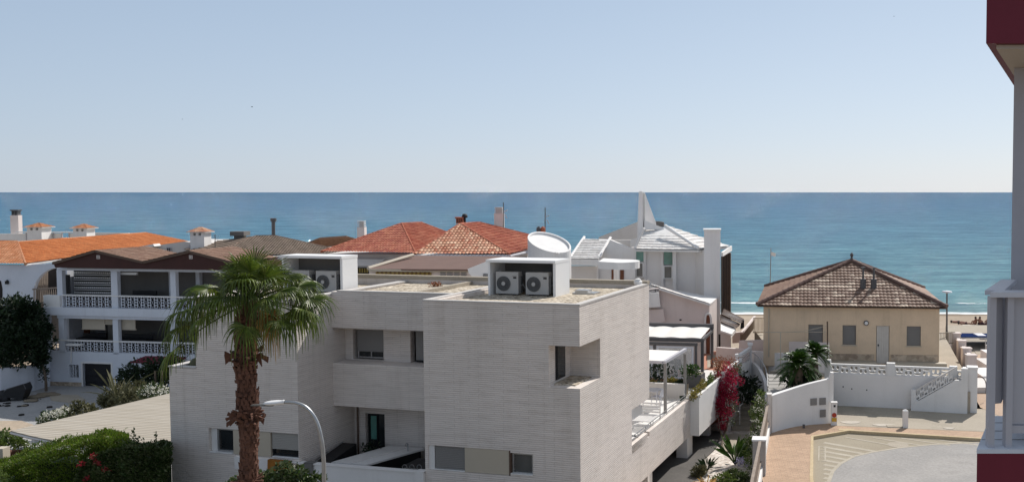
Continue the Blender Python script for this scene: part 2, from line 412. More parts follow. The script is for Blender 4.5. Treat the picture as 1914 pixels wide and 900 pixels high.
    def leafq(s, p, d, l, w, up=None):
        """one leaf: a folded diamond"""
        d = d.normalized(); sd = d.cross(up or Vector((random.gauss(0, 1), random.gauss(0, 1), random.gauss(0, 1)))).normalized()
        nn = d.cross(sd)
        s.add([p, p + d * l * .5 + sd * w * .5 + nn * w * .15, p + d * l, p + d * l * .5 - sd * w * .5 + nn * w * .15], [(0, 1, 2), (0, 2, 3)])
    def ridge(s, a, b, r=.09, n=6):
        a, b = Vector(a), Vector(b); L = (b - a).length; k = max(1, int(L / .4)); d = (b - a) / k
        for i in range(k):
            s.tube([a + d * i, a + d * (i + 1.06)], r * 1.08, n, r * .92)
    def build(s, name, mat, parent=None, smooth=False):
        me = bpy.data.meshes.new(name)
        W = s.fr.M
        if parent is not None:
            T = PM[parent.name].inverted() @ W; loc = None
        else:
            pts = [W @ p for p in s.v]
            mn = [min(p[i] for p in pts) for i in range(3)]; mx = [max(p[i] for p in pts) for i in range(3)]
            loc = Vector(((mn[0] + mx[0]) / 2, (mn[1] + mx[1]) / 2, mn[2]))
            RM = Matrix.Translation(loc) @ Matrix.Rotation(-s.fr.yaw, 4, 'Z')
            T = RM.inverted() @ W
        me.from_pydata([tuple(T @ p) for p in s.v], [], s.f)
        if s.uv:
            ul = me.uv_layers.new(name='UVMap').data
            for p in me.polygons:
                q = s.uv.get(p.index)
                if q:
                    for li, c in zip(p.loop_indices, q): ul[li].uv = c
        if smooth: me.polygons.foreach_set('use_smooth', [True] * len(me.polygons))
        me.materials.append(mat); me.update()
        o = bpy.data.objects.new(name, me); COL.objects.link(o)
        if parent is not None:
            o.parent = parent; PM[o.name] = PM[parent.name]
        else:
            o.location = loc; o.rotation_euler = (0, 0, -s.fr.yaw); PM[o.name] = RM
        return o
PM = {}
def root(name, label, cat, loc=(0, 0, 0), yaw=0.0, group=None):
    o = bpy.data.objects.new(name, None); COL.objects.link(o); o.empty_display_size = .3
    o.location = loc; o.rotation_euler = (0, 0, -yaw)
    PM[o.name] = Matrix.Translation(Vector(loc)) @ Matrix.Rotation(-yaw, 4, 'Z')
    o['label'] = label; o['category'] = cat
    if group: o['group'] = group
    return o
def froot(fr, name, label, cat, group=None): return root(name, label, cat, fr.o, fr.yaw, group)
def tag(o, label, cat, group=None):
    o['label'] = label; o['category'] = cat
    if group: o['group'] = group
    return o
def struct(o, kind='structure'):
    o['kind'] = kind; return o
def dup(r, loc, yaw=None, label=None, group=None, scale=None):
    c = r.copy(); COL.objects.link(c); c.location = loc
    if yaw is not None: c.rotation_euler = (0, 0, -yaw)
    if scale: c.scale = (scale, scale, scale)
    if label: c['label'] = label
    if group: c['group'] = group
    for ch in [o for o in list(COL.objects) if o.parent == r]:
        k = ch.copy(); COL.objects.link(k); k.parent = c
        for g in [o for o in list(COL.objects) if o.parent == ch]:
            q = g.copy(); COL.objects.link(q); q.parent = k
    return c
rnd = random.Random(7)
random.seed(11)
def rv():
    return Vector((random.gauss(0, 1), random.gauss(0, 1), random.gauss(0, 1))).normalized()
def foliage(mb, c, rad, n, ls, shell=.55, up=.3, wr=.5):
    """leaves through an uneven volume made of a dozen clumps"""
    c = Vector(c); rad = Vector(rad)
    cl = [(Vector((d.x * rad.x, d.y * rad.y, d.z * rad.z)) * random.uniform(.35, .75), random.uniform(.32, .55)) for d in (rv() for _ in range(12))]
    for _ in range(n):
        o, r_ = random.choice(cl); d = rv(); k = r_ * (shell + (1 - shell) * random.random())
        p = c + o + Vector((d.x * rad.x, d.y * rad.y, d.z * rad.z)) * k
        q = (d + rv() * .8 + Vector((0, 0, up))).normalized()
        mb.leafq(p, q, ls * random.uniform(.6, 1.3), ls * wr * random.uniform(.7, 1.2))
# ------------------------------------------------------------------ setting: ground, beach, sea, street
def lerp(x, pts):
    if x <= pts[0][0]: return pts[0][1]
    for (a, b), (c, d) in zip(pts, pts[1:]):
        if x <= c: return b + (d - b) * (x - a) / (c - a)
    return pts[-1][1]
def terr(x, y):
    z = lerp(y, [(62, -2.2), (80, -2.9), (106, -4.0), (116, -4.45), (121, -4.93), (128, -5.5), (150, -7), (400, -14), (9e4, -14)])
    z -= .5 * min(1, max(0, (-x - 15) / 2)) * min(1, max(0, (80 - y) / 15))
    if 70 < y < 135: z += .10 * mnoise.noise(Vector((x * .12, y * .25, 3))) + .03 * mnoise.noise(Vector((x * .7, y * .9, 1)))
    return z
xs = [-60000, -9000, -1500, -400, -160] + [-120 + i * 2 for i in range(121)] + [160, 400, 1500, 9000, 60000]
ys = [-300, -40, 0, 20, 40, 50, 56, 60] + [62 + i * .9 for i in range(90)] + [150, 200, 400, 2000, 15000, 80000]
mb = MB()
for y in ys:
    for x in xs: mb.v.append(Vector((x, y, terr(x, y))))
nx = len(xs)
for j in range(len(ys) - 1):
    for i in range(nx - 1): mb.f.append((j * nx + i, j * nx + i + 1, (j + 1) * nx + i + 1, (j + 1) * nx + i))
def groundsheet():
    m, nt, bs = base_mat('ground_sheet', .95, .1)
    g = nd(nt, 'ShaderNodeNewGeometry'); sp = nd(nt, 'ShaderNodeSeparateXYZ'); nt.links.new(g.outputs['Position'], sp.inputs[0])
    a = noise(nt, g.outputs['Position'], .12, 6, .6); b = noise(nt, g.outputs['Position'], 2.5, 6, .7)
    sand = ramp(nt, a, [(.3, (.33, .265, .20)), (.5, (.40, .325, .25)), (.7, (.45, .37, .285))])
    sand = mixc(nt, 1.0, sand, ramp(nt, b, [(.3, (.78, .78, .78)), (.7, (1.1, 1.1, 1.1))]), 'MULTIPLY')
    wet = nd(nt, 'ShaderNodeMapRange'); wet.inputs[1].default_value = 115.5; wet.inputs[2].default_value = 118.5
    nt.links.new(sp.outputs[1], wet.inputs[0]); sand = mixc(nt, wet.outputs[0], sand, (.20, .155, .115))
    earth = ramp(nt, b, [(.3, (.13, .105, .08)), (.7, (.22, .18, .135))])
    f = nd(nt, 'ShaderNodeMapRange'); f.inputs[1].default_value = 64; f.inputs[2].default_value = 68
    nt.links.new(sp.outputs[1], f.inputs[0])
    nt.links.new(mixc(nt, f.outputs[0], earth, sand), bs.inputs['Base Color']); bump(nt, bs, b, .06); return m
o = mb.build('ground', groundsheet(), smooth=True); struct(o)

def seamat():
    m, nt, bs = base_mat('sea_water', .10, .26)
    bs.inputs['IOR'].default_value = 1.333
    g = nd(nt, 'ShaderNodeNewGeometry'); sp = nd(nt, 'ShaderNodeSeparateXYZ'); nt.links.new(g.outputs['Position'], sp.inputs[0])
    # depth of the water under the surface, from pale sandy shallows to deep blue
    lg = nd(nt, 'ShaderNodeMath', operation='LOGARITHM'); lg.inputs[1].default_value = 10; nt.links.new(sp.outputs[1], lg.inputs[0])
    mr = nd(nt, 'ShaderNodeMapRange'); mr.inputs[1].default_value = 2.05; mr.inputs[2].default_value = 4.0; nt.links.new(lg.outputs[0], mr.inputs[0])
    nn = noise(nt, coords(nt, (.002, .006, 1), 'Object'), 1.0, 5, .6)
    ad = nd(nt, 'ShaderNodeMath', operation='MULTIPLY_ADD'); ad.inputs[1].default_value = .05; ad.inputs[2].default_value = -.025; nt.links.new(nn, ad.inputs[0])
    a2 = nd(nt, 'ShaderNodeMath', operation='ADD'); nt.links.new(mr.outputs[0], a2.inputs[0]); nt.links.new(ad.outputs[0], a2.inputs[1])
    c = ramp(nt, a2.outputs[0], [(.0, (.19, .28, .27)), (.05, (.095, .215, .250)), (.25, (.058, .165, .240)), (.5, (.044, .135, .228)), (1, (.044, .120, .208))])
    def wv(sx, sy, d):
        mp = nd(nt, 'ShaderNodeMapping'); mp.inputs['Scale'].default_value = (sx, sy, 1); mp.inputs['Rotation'].default_value = (0, 0, R(6))
        nt.links.new(g.outputs['Position'], mp.inputs[0]); return noise(nt, mp.outputs[0], 1.0, d, .62)
    w1 = wv(.55, 1.5, 3); w2 = wv(.10, .30, 4); w3 = wv(.012, .045, 4)
    s = nd(nt, 'ShaderNodeMath', operation='MULTIPLY_ADD'); s.inputs[1].default_value = 2.6; nt.links.new(w2, s.inputs[0]); nt.links.new(w1, s.inputs[2])
    s2 = nd(nt, 'ShaderNodeMath', operation='MULTIPLY_ADD'); s2.inputs[1].default_value = 2.5; nt.links.new(w3, s2.inputs[0]); nt.links.new(s.outputs[0], s2.inputs[2])
    bmp_ = bump(nt, bs, s2.outputs[0], 1.7)
    # ripple light and dark painted into the colour: darker, bluer and paler streaks
    c = mixc(nt, 1.0, c, ramp(nt, w2, [(.34, (.55, .66, .76)), (.48, (.92, .95, .97)), (.66, (1.30, 1.22, 1.16))]), 'MULTIPLY')
    mpf = nd(nt, 'ShaderNodeMapping'); mpf.inputs['Scale'].default_value = (.020, .075, 1); nt.links.new(g.outputs['Position'], mpf.inputs[0])
    wf = noise(nt, mpf.outputs[0], 1.0, 9, .80)
    c = mixc(nt, 1.0, c, ramp(nt, wf, [(.36, (.60, .70, .78)), (.5, (1, 1, 1)), (.64, (1.45, 1.34, 1.26))]), 'MULTIPLY')
    c = mixc(nt, 1.0, c, ramp(nt, w1, [(.34, (.70, .78, .84)), (.62, (1.18, 1.14, 1.10))]), 'MULTIPLY')
    # surf: foam at the water's edge and on the small breaker behind it
    fn = wv(.35, .8, 5)
    ed = nd(nt, 'ShaderNodeMath', operation='MULTIPLY_ADD'); ed.inputs[1].default_value = 5.0; nt.links.new(fn, ed.inputs[0]); nt.links.new(sp.outputs[1], ed.inputs[2])
    fo = ramp(nt, nd(nt, 'ShaderNodeMapRange').outputs[0], [(0, (0, 0, 0)), (1, (1, 1, 1))])
    mr2 = nt.nodes[-2] if False else [n for n in nt.nodes if n.bl_idname == 'ShaderNodeMapRange'][-1]
    mr2.inputs[1].default_value = 127.2; mr2.inputs[2].default_value = 125.6; nt.links.new(ed.outputs[0], mr2.inputs[0])
    mr3 = nd(nt, 'ShaderNodeMath', operation='COMPARE'); mr3.inputs[1].default_value = 137.0; mr3.inputs[2].default_value = .9; nt.links.new(ed.outputs[0], mr3.inputs[0])
    fn2 = wv(.06, .3, 4); g2 = nd(nt, 'ShaderNodeMath', operation='GREATER_THAN'); g2.inputs[1].default_value = .54; nt.links.new(fn2, g2.inputs[0])
    ml = nd(nt, 'ShaderNodeMath', operation='MULTIPLY'); nt.links.new(mr3.outputs[0], ml.inputs[0]); nt.links.new(g2.outputs[0], ml.inputs[1])
    mx = nd(nt, 'ShaderNodeMath', operation='MAXIMUM'); nt.links.new(fo, mx.inputs[0]); nt.links.new(ml.outputs[0], mx.inputs[1])
    c = mixc(nt, mx.outputs[0], c, (.72, .74, .74))
    rr = nd(nt, 'ShaderNodeMapRange'); rr.inputs[3].default_value = .12; rr.inputs[4].default_value = .9; nt.links.new(mx.outputs[0], rr.inputs[0])
    df = nd(nt, 'ShaderNodeBsdfDiffuse'); nt.links.new(c, df.inputs[0])
    gl = nd(nt, 'ShaderNodeBsdfGlossy'); gl.inputs['Roughness'].default_value = .07; b2 = nd(nt, 'ShaderNodeBump'); b2.inputs['Distance'].default_value = 2.6; nt.links.new(s.outputs[0], b2.inputs['Height']); nt.links.new(b2.outputs[0], gl.inputs['Normal'])
    mxs = nd(nt, 'ShaderNodeMixShader'); nt.links.new(df.outputs[0], mxs.inputs[1]); nt.links.new(gl.outputs[0], mxs.inputs[2])
    rr.inputs[3].default_value = .20; rr.inputs[4].default_value = .0; nt.links.new(rr.outputs[0], mxs.inputs[0])
    nt.links.new(mxs.outputs[0], nt.nodes['Material Output'].inputs[0]); nt.nodes.remove(bs)
    return m
mb = MB()
sx = [-60000, -6000, -900, -300, -120, 0, 120, 300, 900, 6000, 60000]; sy = [117, 119, 122, 126, 132, 140, 200, 500, 3000, 12000, 80000]
for y in sy:
    for x in sx: mb.v.append(Vector((x, y, -5.0)))
for j in range(len(sy) - 1):
    for i in range(len(sx) - 1): mb.f.append((j * 11 + i, j * 11 + i + 1, (j + 1) * 11 + i + 1, (j + 1) * 11 + i))
struct(mb.build('sea', seamat()))

# street platform, pavement with kerb, carriageway with hatched border
EDGE = [(2.0, 29), (2.06, 34.9), (2.78, 41.7), (4.2, 43.2), (5.95, 43.6), (6.4, 47.7), (13.9, 46.2), (14.6, 46.0), (18, 66), (40, 66), (40, -15), (-32, -15), (-32, 28), (-6, 28), (-2, 29)]
mb = MB(); mb.prism(EDGE, -2.6, -.135); struct(mb.build('street_base', EARTH))
KERB = [(3.55, 28), (3.93, 34.9), (4.62, 41.0), (6.32, 42.05), (11.35, 40.75), (30, 36)]
mb = MB(); mb.prism(KERB + [(30, 28)], -.134, -.126); struct(mb.build('road', HATCHG))
mb = MB()
arc = [PZ(u, v, -.12) for u, v in ((1546, 925), (1549, 899), (1556, 880), (1570, 866), (1596, 852), (1630, 844), (1680, 836), (1740, 830), (1826, 826), (1905, 824))]
mb.prism([(p.x, p.y) for p in arc] + [(30, arc[-1].y - 3), (30, 28), (arc[0].x, 28)], -.126, -.120); struct(mb.build('carriageway', ASPH))
mb = MB()
for a, b in zip(arc, arc[1:]):
    d = (b - a).normalized(); s_ = Vector((-d.y, d.x, 0)) * .07
    mb.prism([tuple((a - s_)[:2]), tuple((b - s_)[:2]), tuple((b + s_)[:2]), tuple((a + s_)[:2])], -.119, -.114)
struct(mb.build('edge_line', LINEW))
mb = MB()                                       # slanting hatch bars between kerb and edge line
for k in range(34):
    vL = 826 + k * 8.2
    a = PZ(1540, vL, -.12); 
    # bar runs to the right and slightly away until it meets the curved line
    dirv = (PZ(1640, vL + 17, -.12) - a); best = None
    for i in range(1, 400):
        p = a + dirv * (i * .008)
        ins = False
        for q0, q1 in zip(arc, arc[1:]):
            if q0.x <= p.x <= q1.x and p.y < q0.y + (q1.y - q0.y) * (p.x - q0.x) / max(1e-6, q1.x - q0.x): ins = True
        if p.x < arc[0].x: ins = False
        if p.y < 30 or ins: break
        best = p
    if best is None: continue
    n = Vector((-(best - a).y, (best - a).x, 0)).normalized() * .12
    mb.prism([tuple((a - n)[:2]), tuple((best - n)[:2]), tuple((best + n)[:2]), tuple((a + n)[:2])], -.125, -.1215)
for k in range(20):
    u0 = 1580 + k * 26; a = PZ(u0, 816 + k * .4, -.12); b = PZ(u0 + 92, 832 - k * .2, -.12)
    if b.y > a.y: continue
    n = Vector((-(b - a).y, (b - a).x, 0)).normalized() * .06
    if k % 2 == 0: mb.prism([tuple((a - n)[:2]), tuple((b - n)[:2]), tuple((b + n)[:2]), tuple((a + n)[:2])], -.1215, -.1185)
struct(mb.build('hatched_marking', LINEW))
mb = MB(); a = PZ(1525, 833, -.12); b = PZ(1524, 860, -.12)
for dx in (0, .26): mb.prism([(a.x + .1 + dx, a.y), (a.x + .16 + dx, a.y), (b.x + .16 + dx, b.y), (b.x + .1 + dx, b.y)], -.1215, -.1175)
for k in range(5): y = a.y + (b.y - a.y) * k / 4; mb.prism([(a.x + .16 - .05 * k, y), (a.x + .36 - .05 * k, y), (a.x + .36 - .05 * k, y - .07), (a.x + .16 - .05 * k, y - .07)], -.1215, -.1185)
struct(mb.build('painted_kerb_mark', LINEW))
q = PZ(1678, 830, -.12); mb = MB(); mb.lathe((q.x, q.y, -.1215), [(.45, 0), (.45, .004)], 24); tag(mb.build('manhole_cover', ANTH if False else CONC), 'round pale manhole cover in the hatched strip of the road', 'manhole cover')
# pavement
mb = MB(); mb.prism([(2.0, 28), (2.06, 34.9), (2.78, 41.7), (4.2, 43.2), (5.95, 43.6), (5.9, 42.95), (13.2, 41.7), (15.2, 41.3), (30, 38.3), (30, 36.2)] + [(x, y + .16 if y > 35 else y) for x, y in KERB[::-1][1:]][:4] + [(3.80, 34.9), (3.42, 28)], -.134, .0)
struct(mb.build('pavement', PAVE))
mb = MB()
off = [(3.42, 28), (3.80, 34.9), (4.52, 41.12), (6.30, 42.21), (11.40, 40.91), (30, 36.16)]
for i in range(len(KERB) - 1):
    mb.prism([KERB[i], KERB[i + 1], off[i + 1], off[i]], -.133, .012)
struct(mb.build('kerb', KERBY))
mb = MB(); mb.prism([(5.95, 43.6), (6.4, 47.7), (13.9, 46.2), (14.5, 45.9), (15.0, 46.2), (18.2, 66), (30, 66), (30, 38.3), (15.2, 41.3), (13.2, 41.7), (5.9, 42.95)], -.134, .006)
struct(mb.build('concrete_apron', CONC))
mb = MB(); mb.prism([(13.4, 46.6), (15.9, 62.0), (19.5, 62), (18.5, 42), (13.9, 44.2)], .007, .013); struct(mb.build('path', PATHMAT))
mb = MB()                                       # patched gully covers and repairs on the apron
for u, v, w, d in ((1590, 789, .9, .35), (1652, 794, 1.0, .30), (1774, 800, .5, .2)):
    p = PZ(u, v, 0); mb.prism([(p.x + w * math.cos(t) * .5 * (1 + .2 * math.sin(3 * t)), p.y + d * math.sin(t) * .8) for t in [i * math.pi / 6 for i in range(12)]], .007, .022)
struct(mb.build('cement_patch', CEM))
p = PZ(1672, 796, 0); o = MB().box(p.x - .35, p.x + .35, p.y - .2, p.y + .2, .006, .035).build('drain_cover', CONC); tag(o, 'flat rectangular drain cover in the concrete just left of the white bollard', 'drain cover')
p = PZ(1582, 802, 0); o = MB().box(p.x - .35, p.x + .35, p.y - .15, p.y + .15, -.01, .010).build('drain_cover', KERBY); tag(o, 'small brick coloured drain cover in the pink pavement near the red sticker post', 'drain cover')
# lower garden
mb = MB(); mb.prism([(-2.2, 30), (-2.2, 58), (2.2, 58), (3.0, 50), (2.7, 41.7), (1.98, 34.9), (1.9, 30)], -2.3, -1.80); struct(mb.build('garden_gravel', GRAVELW))
mb = MB(); mb.prism([tuple(PZ(u, v, -1.79)[:2]) for u, v in ((1357, 812), (1404, 812), (1412, 838), (1411, 862), (1386, 852), (1352, 842))], -1.799, -1.74); struct(mb.build('garden_path', CONC))

mb = MB(); mb.prism([tuple(PZ(u, v, -1.79)[:2]) for u, v in ((1180, 905), (1296, 905), (1312, 862), (1338, 838), (1350, 808), (1300, 800), (1180, 860))], -1.799, -1.75); struct(mb.build('driveway', DRIVE))
# ------------------------------------------------------------------ the pale brick house
B = Frame(-4.09, 30.9, 14)
house = froot(B, 'modern_house', 'flat roofed house clad in long pale bricks with recessed windows', 'house')
TOP = 6.85
W = MB(B)
W.wall(-5.61, 0, -2.4, TOP, 0, .3, [(-1.08, 0, 4.15, 5.52), (-5.50, -2.47, 1.13, 1.97), (-2.47, -1.66, 1.18, 1.90)])
W.wall(.0 + .0, 1.9, -2.4, 4.15, -.3, 0, [], 'y') if False else None
def sidewall(mbb, x0, x1, y0, y1, z0, z1, holes): mbb.wall(y0, y1, z0, z1, x0, x1, holes, axis='y')
sidewall(W, -.3, -.001, .3, 7.25, -2.4, TOP, [(0, 1.9, 4.15, 5.52), (5.28, 7.3, .93, 2.29), (6.0, 7.3, -2.5, -.80)])
# loggia inside: floor, ceiling, left cheek, back
W.box(-1.38, -1.08, .3, 2.2, 4.15, 5.52); W.box(-1.08, -.3, 1.9, 2.2, 4.15, 5.52)
W.box(-1.38, -.301, .301, 2.2, 3.95, 4.149); W.box(-1.38, -.301, .301, 2.2, 5.521, 5.7)
# left cheek of the right volume, towards the kitchen yard
sidewall(W, -5.61, -5.31, .3, 7.25, -2.4, TOP, [])
# middle volume
W.wall(-10.54, -5.61, 5.51, TOP, 2.0, 2.3, []); W.wall(-10.54, -5.61, 2.61, 4.19, 2.0, 2.3, [])
W.box(-10.54, -5.61, 2.301, 3.1, 5.511, 5.7); W.box(-10.54, -5.61, 2.301, 3.1, 3.99, 4.188); W.box(-10.54, -5.61, 2.301, 3.7, 2.612, 2.8)
W.wall(-10.54, -5.61, 4.19, 5.51, 2.8, 3.1, [(-10.22, -8.92, 4.22, 5.36), (-7.80, -6.7, 4.19, 5.38)])
W.wall(-10.54, -5.61, -.2, 2.61, 3.3, 3.6, [(-10.08, -9.25, .0, 2.06), (-7.28, -6.6, 0.0, 1.98)])
# left volume
W.wall(-14.75, -10.54, -2.4, 6.72, 0, .3, [(-14.29, -10.56, 1.13, 2.02)])
W.wall(-15.93, -14.75, -2.4, 4.15, 0, .3, [])
sidewall(W, -10.84, -10.54, .3, 7.25, -2.4, 6.72, [])
sidewall(W, -15.93, -15.63, .3, 7.25, -2.4, 4.15, [])
sidewall(W, -14.75, -14.45, .3, 7.25, 4.0, 6.72, [])
W.wall(-15.93, 0, -2.4, TOP, 7.25, 7.5, [(-2.5, .1, .75, 2.29)])
W.box(-5.31, -.31, .31, 7.24, 2.31, 2.5)
# deck level parapet towards the garden and the walls under the deck
W.box(-.22, 0, 7.50, 13.85, -.80, .93)
W.box(-.22, -.001, 5.30, 7.24, .60, .925)
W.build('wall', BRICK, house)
g = MB(B)
g.box(-5.35, -.2, .25, 7.26, 6.62, 6.70); g.box(-10.6, -5.6, 2.25, 7.26, 6.60, 6.69); g.box(-14.5, -10.8, .28, 7.26, 6.50, 6.58)
o = g.build('roof', GRAVEL, house)
cp = MB(B)
def cope(x0, x1, y0, y1, z=TOP): cp.box(x0, x1, y0, y1, z + .001, z + .05)
cope(-5.63, .02, -.02, .20); cope(-.20, .02, .201, 7.27); cope(-5.63, -5.42, .201, 7.27); cope(-10.3, -5.64, 1.98, 2.2); cope(-10.86, -10.52, .20, 7.2, 6.73); cope(-14.78, -10.5, -.02, .199, 6.73)
cope(-14.78, -14.5, .2, 7.2, 6.73); cope(-15.95, -14.76, -.02, .2, 4.16); cope(-15.95, -15.6, .201, 7.3, 4.16)
cp.build('coping', COPING, house)
cp = MB(B); cp.box(-15.9, .02, 7.22, 7.52, 6.86, 7.0); cp.box(-7.75, -7.55, 2.5, 7.2, 6.70, 6.82)
cp.build('rear_parapet', CONC, house)
rt = MB(B); rt.box(-15.6, -14.76, .3, 7.2, 3.9, 4.05); rt.build('planting_bed', EARTH, house)
dk = MB(B); dk.box(-5.3, -.23, .301, 22, .60, .75); dk.box(-.229, -.02, 13.86, 22, .60, .75); dk.build('deck', DECKM, house)
yf = MB(B); yf.box(-10.53, -5.62, .16, 3.29, -.30, -.15); yf.build('yard_floor', CONC, house)
yw = MB(B); yw.box(-10.53, -5.95, -.05, .12, -2.3, 1.00); yw.box(-5.95, -5.62, -.12, .20, -2.3, 1.06); yw.box(-10.8, -5.62, -.09, .15, 1.001, 1.04) ; yw.build('yard_wall', WHITE, house)

def window(fr, parent, x0, x1, z0, z1, y, shut=0.0, fm=ALU, gm=GLASSD, sm=SHUT, bars=1, name='window', t=.05):
    f = MB(fr); f.box(x0, x1, y - .03, y + .03, z0, z0 + t); f.box(x0, x1, y - .03, y + .03, z1 - t, z1)
    f.box(x0, x0 + t, y - .029, y + .03, z0 + t, z1 - t); f.box(x1 - t, x1, y - .029, y + .03, z0 + t, z1 - t)
    for k in range(1, bars + 1):
        xm = x0 + (x1 - x0) * k / (bars + 1); f.box(xm - t * .4, xm + t * .4, y - .02, y + .03, z0 + t, z1 - t)
    w = f.build(name, fm, parent)
    p = MB(fr); p.box(x0 + t, x1 - t, y + .035, y + .05, z0 + t, z1 - t); p.build('pane', gm, w)
    if shut > 0:
        s = MB(fr); zb = z1 - (z1 - z0) * shut; z = z1 - .01; 
        while z > zb + .02:
            s.box(x0 + .01, x1 - .01, y - .065, y - .045, max(z - .055, zb), z - .006); z -= .06
        s.box(x0 + .01, x1 - .01, y - .055, y - .035, zb, z1 - .01)
        s.box(x0 + .01, x1 - .01, y - .075, y - .033, zb - .03, zb - .001) if zb > z0 + .03 else None
        s.build('shutter', sm, w)
    return w
# lower windows right volume
window(B, house, -5.27, -4.16, 1.16, 1.96, .14, .93, SHUT if False else ALU, sm=SHUT)
window(B, house, -2.45, -1.70, 1.19, 1.88, .14, .0, ALU, gm=GLASSG, bars=0)
m_ = MB(B); m_.box(-5.50, -5.29, .06, .28, 1.13, 1.97); m_.build('window_pier', WHITE2, house); m_ = MB(B); m_.box(-5.285, -4.14, .02, .13, 1.135, 1.16); m_.build('sill', WHITE2, house); m_ = MB(B); m_.box(-2.46, -1.67, -.02, .12, 1.185, 1.215); m_.build('sill', WHITE2, house)
m_ = MB(B); m_.box(-4.14, -2.52, .015, .12, 1.14, 1.96); m_.build('panel', CREAM, house)
m_ = MB(B); m_.box(-2.515, -2.475, -.01, .25, 1.13, 1.97); m_.build('downpipe', BROWNMET, house)
# loggia window
lw = MB(B); lw.box(-1.079, -1.03, .55, 1.3, 4.28, 5.50); l_ = lw.build('window', BLACK, house)
lw = MB(B); lw.box(-1.029, -1.015, .60, 1.25, 4.35, 5.45); lw.build('pane', GLASSD, l_)
lw = MB(B); lw.box(-1.07, -.31, .4, 1.88, 4.151, 4.19); lw.build('loggia_floor', GRAVEL, house)
# middle windows
window(B, house, -10.08, -8.95, 4.27, 5.36, 2.93, .74)
window(B, house, -7.62, -6.72, 4.20, 5.36, 2.93, .9, BLACK)
# yard door: open leaf, sideboard seen inside
d_ = window(B, house, -10.02, -9.27, -.14, 2.05, 3.42, 0, BLACK, gm=GLASSD, bars=1, name='door')
q = MB(B); q.box(-9.90, -9.66, 3.385, 3.40, 1.05, 1.95); q.build('inner_pane', GLASSGREEN, d_)
window(B, house, -7.27, -6.62, -.14, 1.97, 3.42, 0, BLACK, bars=0, name='door')
m_ = MB(B); m_.tube([(-10.36, 3.22, .0), (-10.36, 3.22, 2.35)], .035, 8); m_.build('downpipe', BROWNMET, house)
# left volume windows
window(B, house, -14.02, -13.30, 1.17, 2.0, .16, 0, ALU, bars=0)
m_ = MB(B); m_.box(-14.285, -14.04, .125, .28, 1.17, 2.015); m_.build('window_pier', WHITE2, house); m_ = MB(B); m_.box(-14.28, -13.28, -.02, .12, 1.132, 1.165); m_.build('sill', WHITE2, house); m_ = MB(B); m_.box(-11.66, -10.58, .02, .12, 1.135, 1.165); m_.build('sill', WHITE2, house)
m_ = MB(B); m_.box(-13.27, -11.72, .02, .12, 1.14, 2.01); m_.build('panel', CREAM, house)
window(B, house, -11.70, -10.60, 1.17, 2.0, .14, .66, BLACK, sm=SHUTL, bars=0)
m_ = MB(B); m_.box(-13.2, -11.6, -.03, .0, .62, 1.06); m_.build('plinth_panel', WHITE, house)
o = MB(B).vprism([(-11.62, .72), (-10.85, .62), (-10.78, 1.12), (-11.60, 1.13)], -.30, -.16).build('folded_awning', ORANGEB); tag(o, 'orange brown folded cloth hanging below the left window of the pale brick house', 'cloth')
# under the deck: doors and pillars
m_ = MB(B); m_.box(-1.6, -1.3, 5.9, 22, -2.3, .59); m_.build('lower_wall', GREYWALL, house)
m_ = MB(B); m_.box(-1.29, -1.22, 6.6, 7.9, -1.8, .35); m_.build('door', WOOD, house)
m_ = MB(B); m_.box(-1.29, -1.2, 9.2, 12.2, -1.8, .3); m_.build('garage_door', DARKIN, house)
for y0, y1 in ((8.1, 8.6), (13.4, 14.3), (17.6, 18.0)):
    m_ = MB(B); m_.box(-.9 if y0 < 9 else -.55, -.23 if y0 < 14 and y0 < 9 else -.02, y0, y1, -2.3, -.801 if y0 < 14 else -.81); m_.build('pillar', WHITE, house)
m_ = MB(B); m_.lathe((-1.05, 8.3, -1.0), [(.09, 0), (.1, .1), (.04, .16)], 10); m_.build('wall_lamp', WHITE2, house)
# handrail along the deck parapet
m_ = MB(B)
for z in (1.02, 1.14): m_.tube([(-.16, 5.4, z), (-.16, 13.7, z)], .018, 6)
for k in range(9): m_.tube([(-.16, 5.5 + k * 1.0, .93), (-.16, 5.5 + k * 1.0, 1.14)], .016, 6)
m_.build('railing', STEEL, house)
# raised planter wall at the end of the parapet
m_ = MB(B); m_.box(-.15, .42, 13.86, 14.0, -.80, 1.10); m_.box(.28, .42, 14.0, 20.2, -.80, 1.10); m_.box(-.15, -.02, 14.0, 20.2, -.6, 1.10); m_.box(-.02, .28, 14.0, 20.2, -.6, .92)
m_.build('planter_wall', WHITE2, house)
# low wall across the deck
m_ = MB(B); m_.box(-5.3, -.5, 14.6, 14.8, .751, 1.42); m_.build('deck_wall', GREYWALL, house)
m_ = MB(B); m_.box(-5.3, -.5, 14.81, 15.4, .751, 1.30); m_.build('planting_bed', EARTH, house)

# ---- air conditioning on the roof
def acbox(x0, x1, y0, y1, z0, z1, label):
    t = froot(Frame(*B.w(x0, y0, 0)[:2], 14, z0), 'equipment_shelter', label, 'shelter', 'white shelters on the gravel roof')
    m = MB(B); m.box(x0 - .06, x1 + .01, y0 - .06, y1, z1 - .10, z1); m.build('lid', WHITECLEAN, t)
    m = MB(B); m.box(x1 - .10, x1, y0, y1 - .01, z0, z1 - .101); m.build('side_panel', WHITECLEAN, t)
    m = MB(B); m.box(x0, x0 + .08, y0, y1 - .01, z0, z1 - .101); m.build('side_panel', WHITECLEAN, t)
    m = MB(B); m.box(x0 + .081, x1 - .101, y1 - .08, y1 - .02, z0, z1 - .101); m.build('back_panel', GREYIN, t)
    return t
acbox(-4.98, -2.30, 3.52, 4.85, 6.70, 8.02, 'white open fronted box on the right hand gravel roof, sheltering two air conditioner units')
acbox(-13.80, -11.10, 3.51, 4.5, 6.58, 8.04, 'white open fronted box on the left hand gravel roof, half behind the palm fronds')
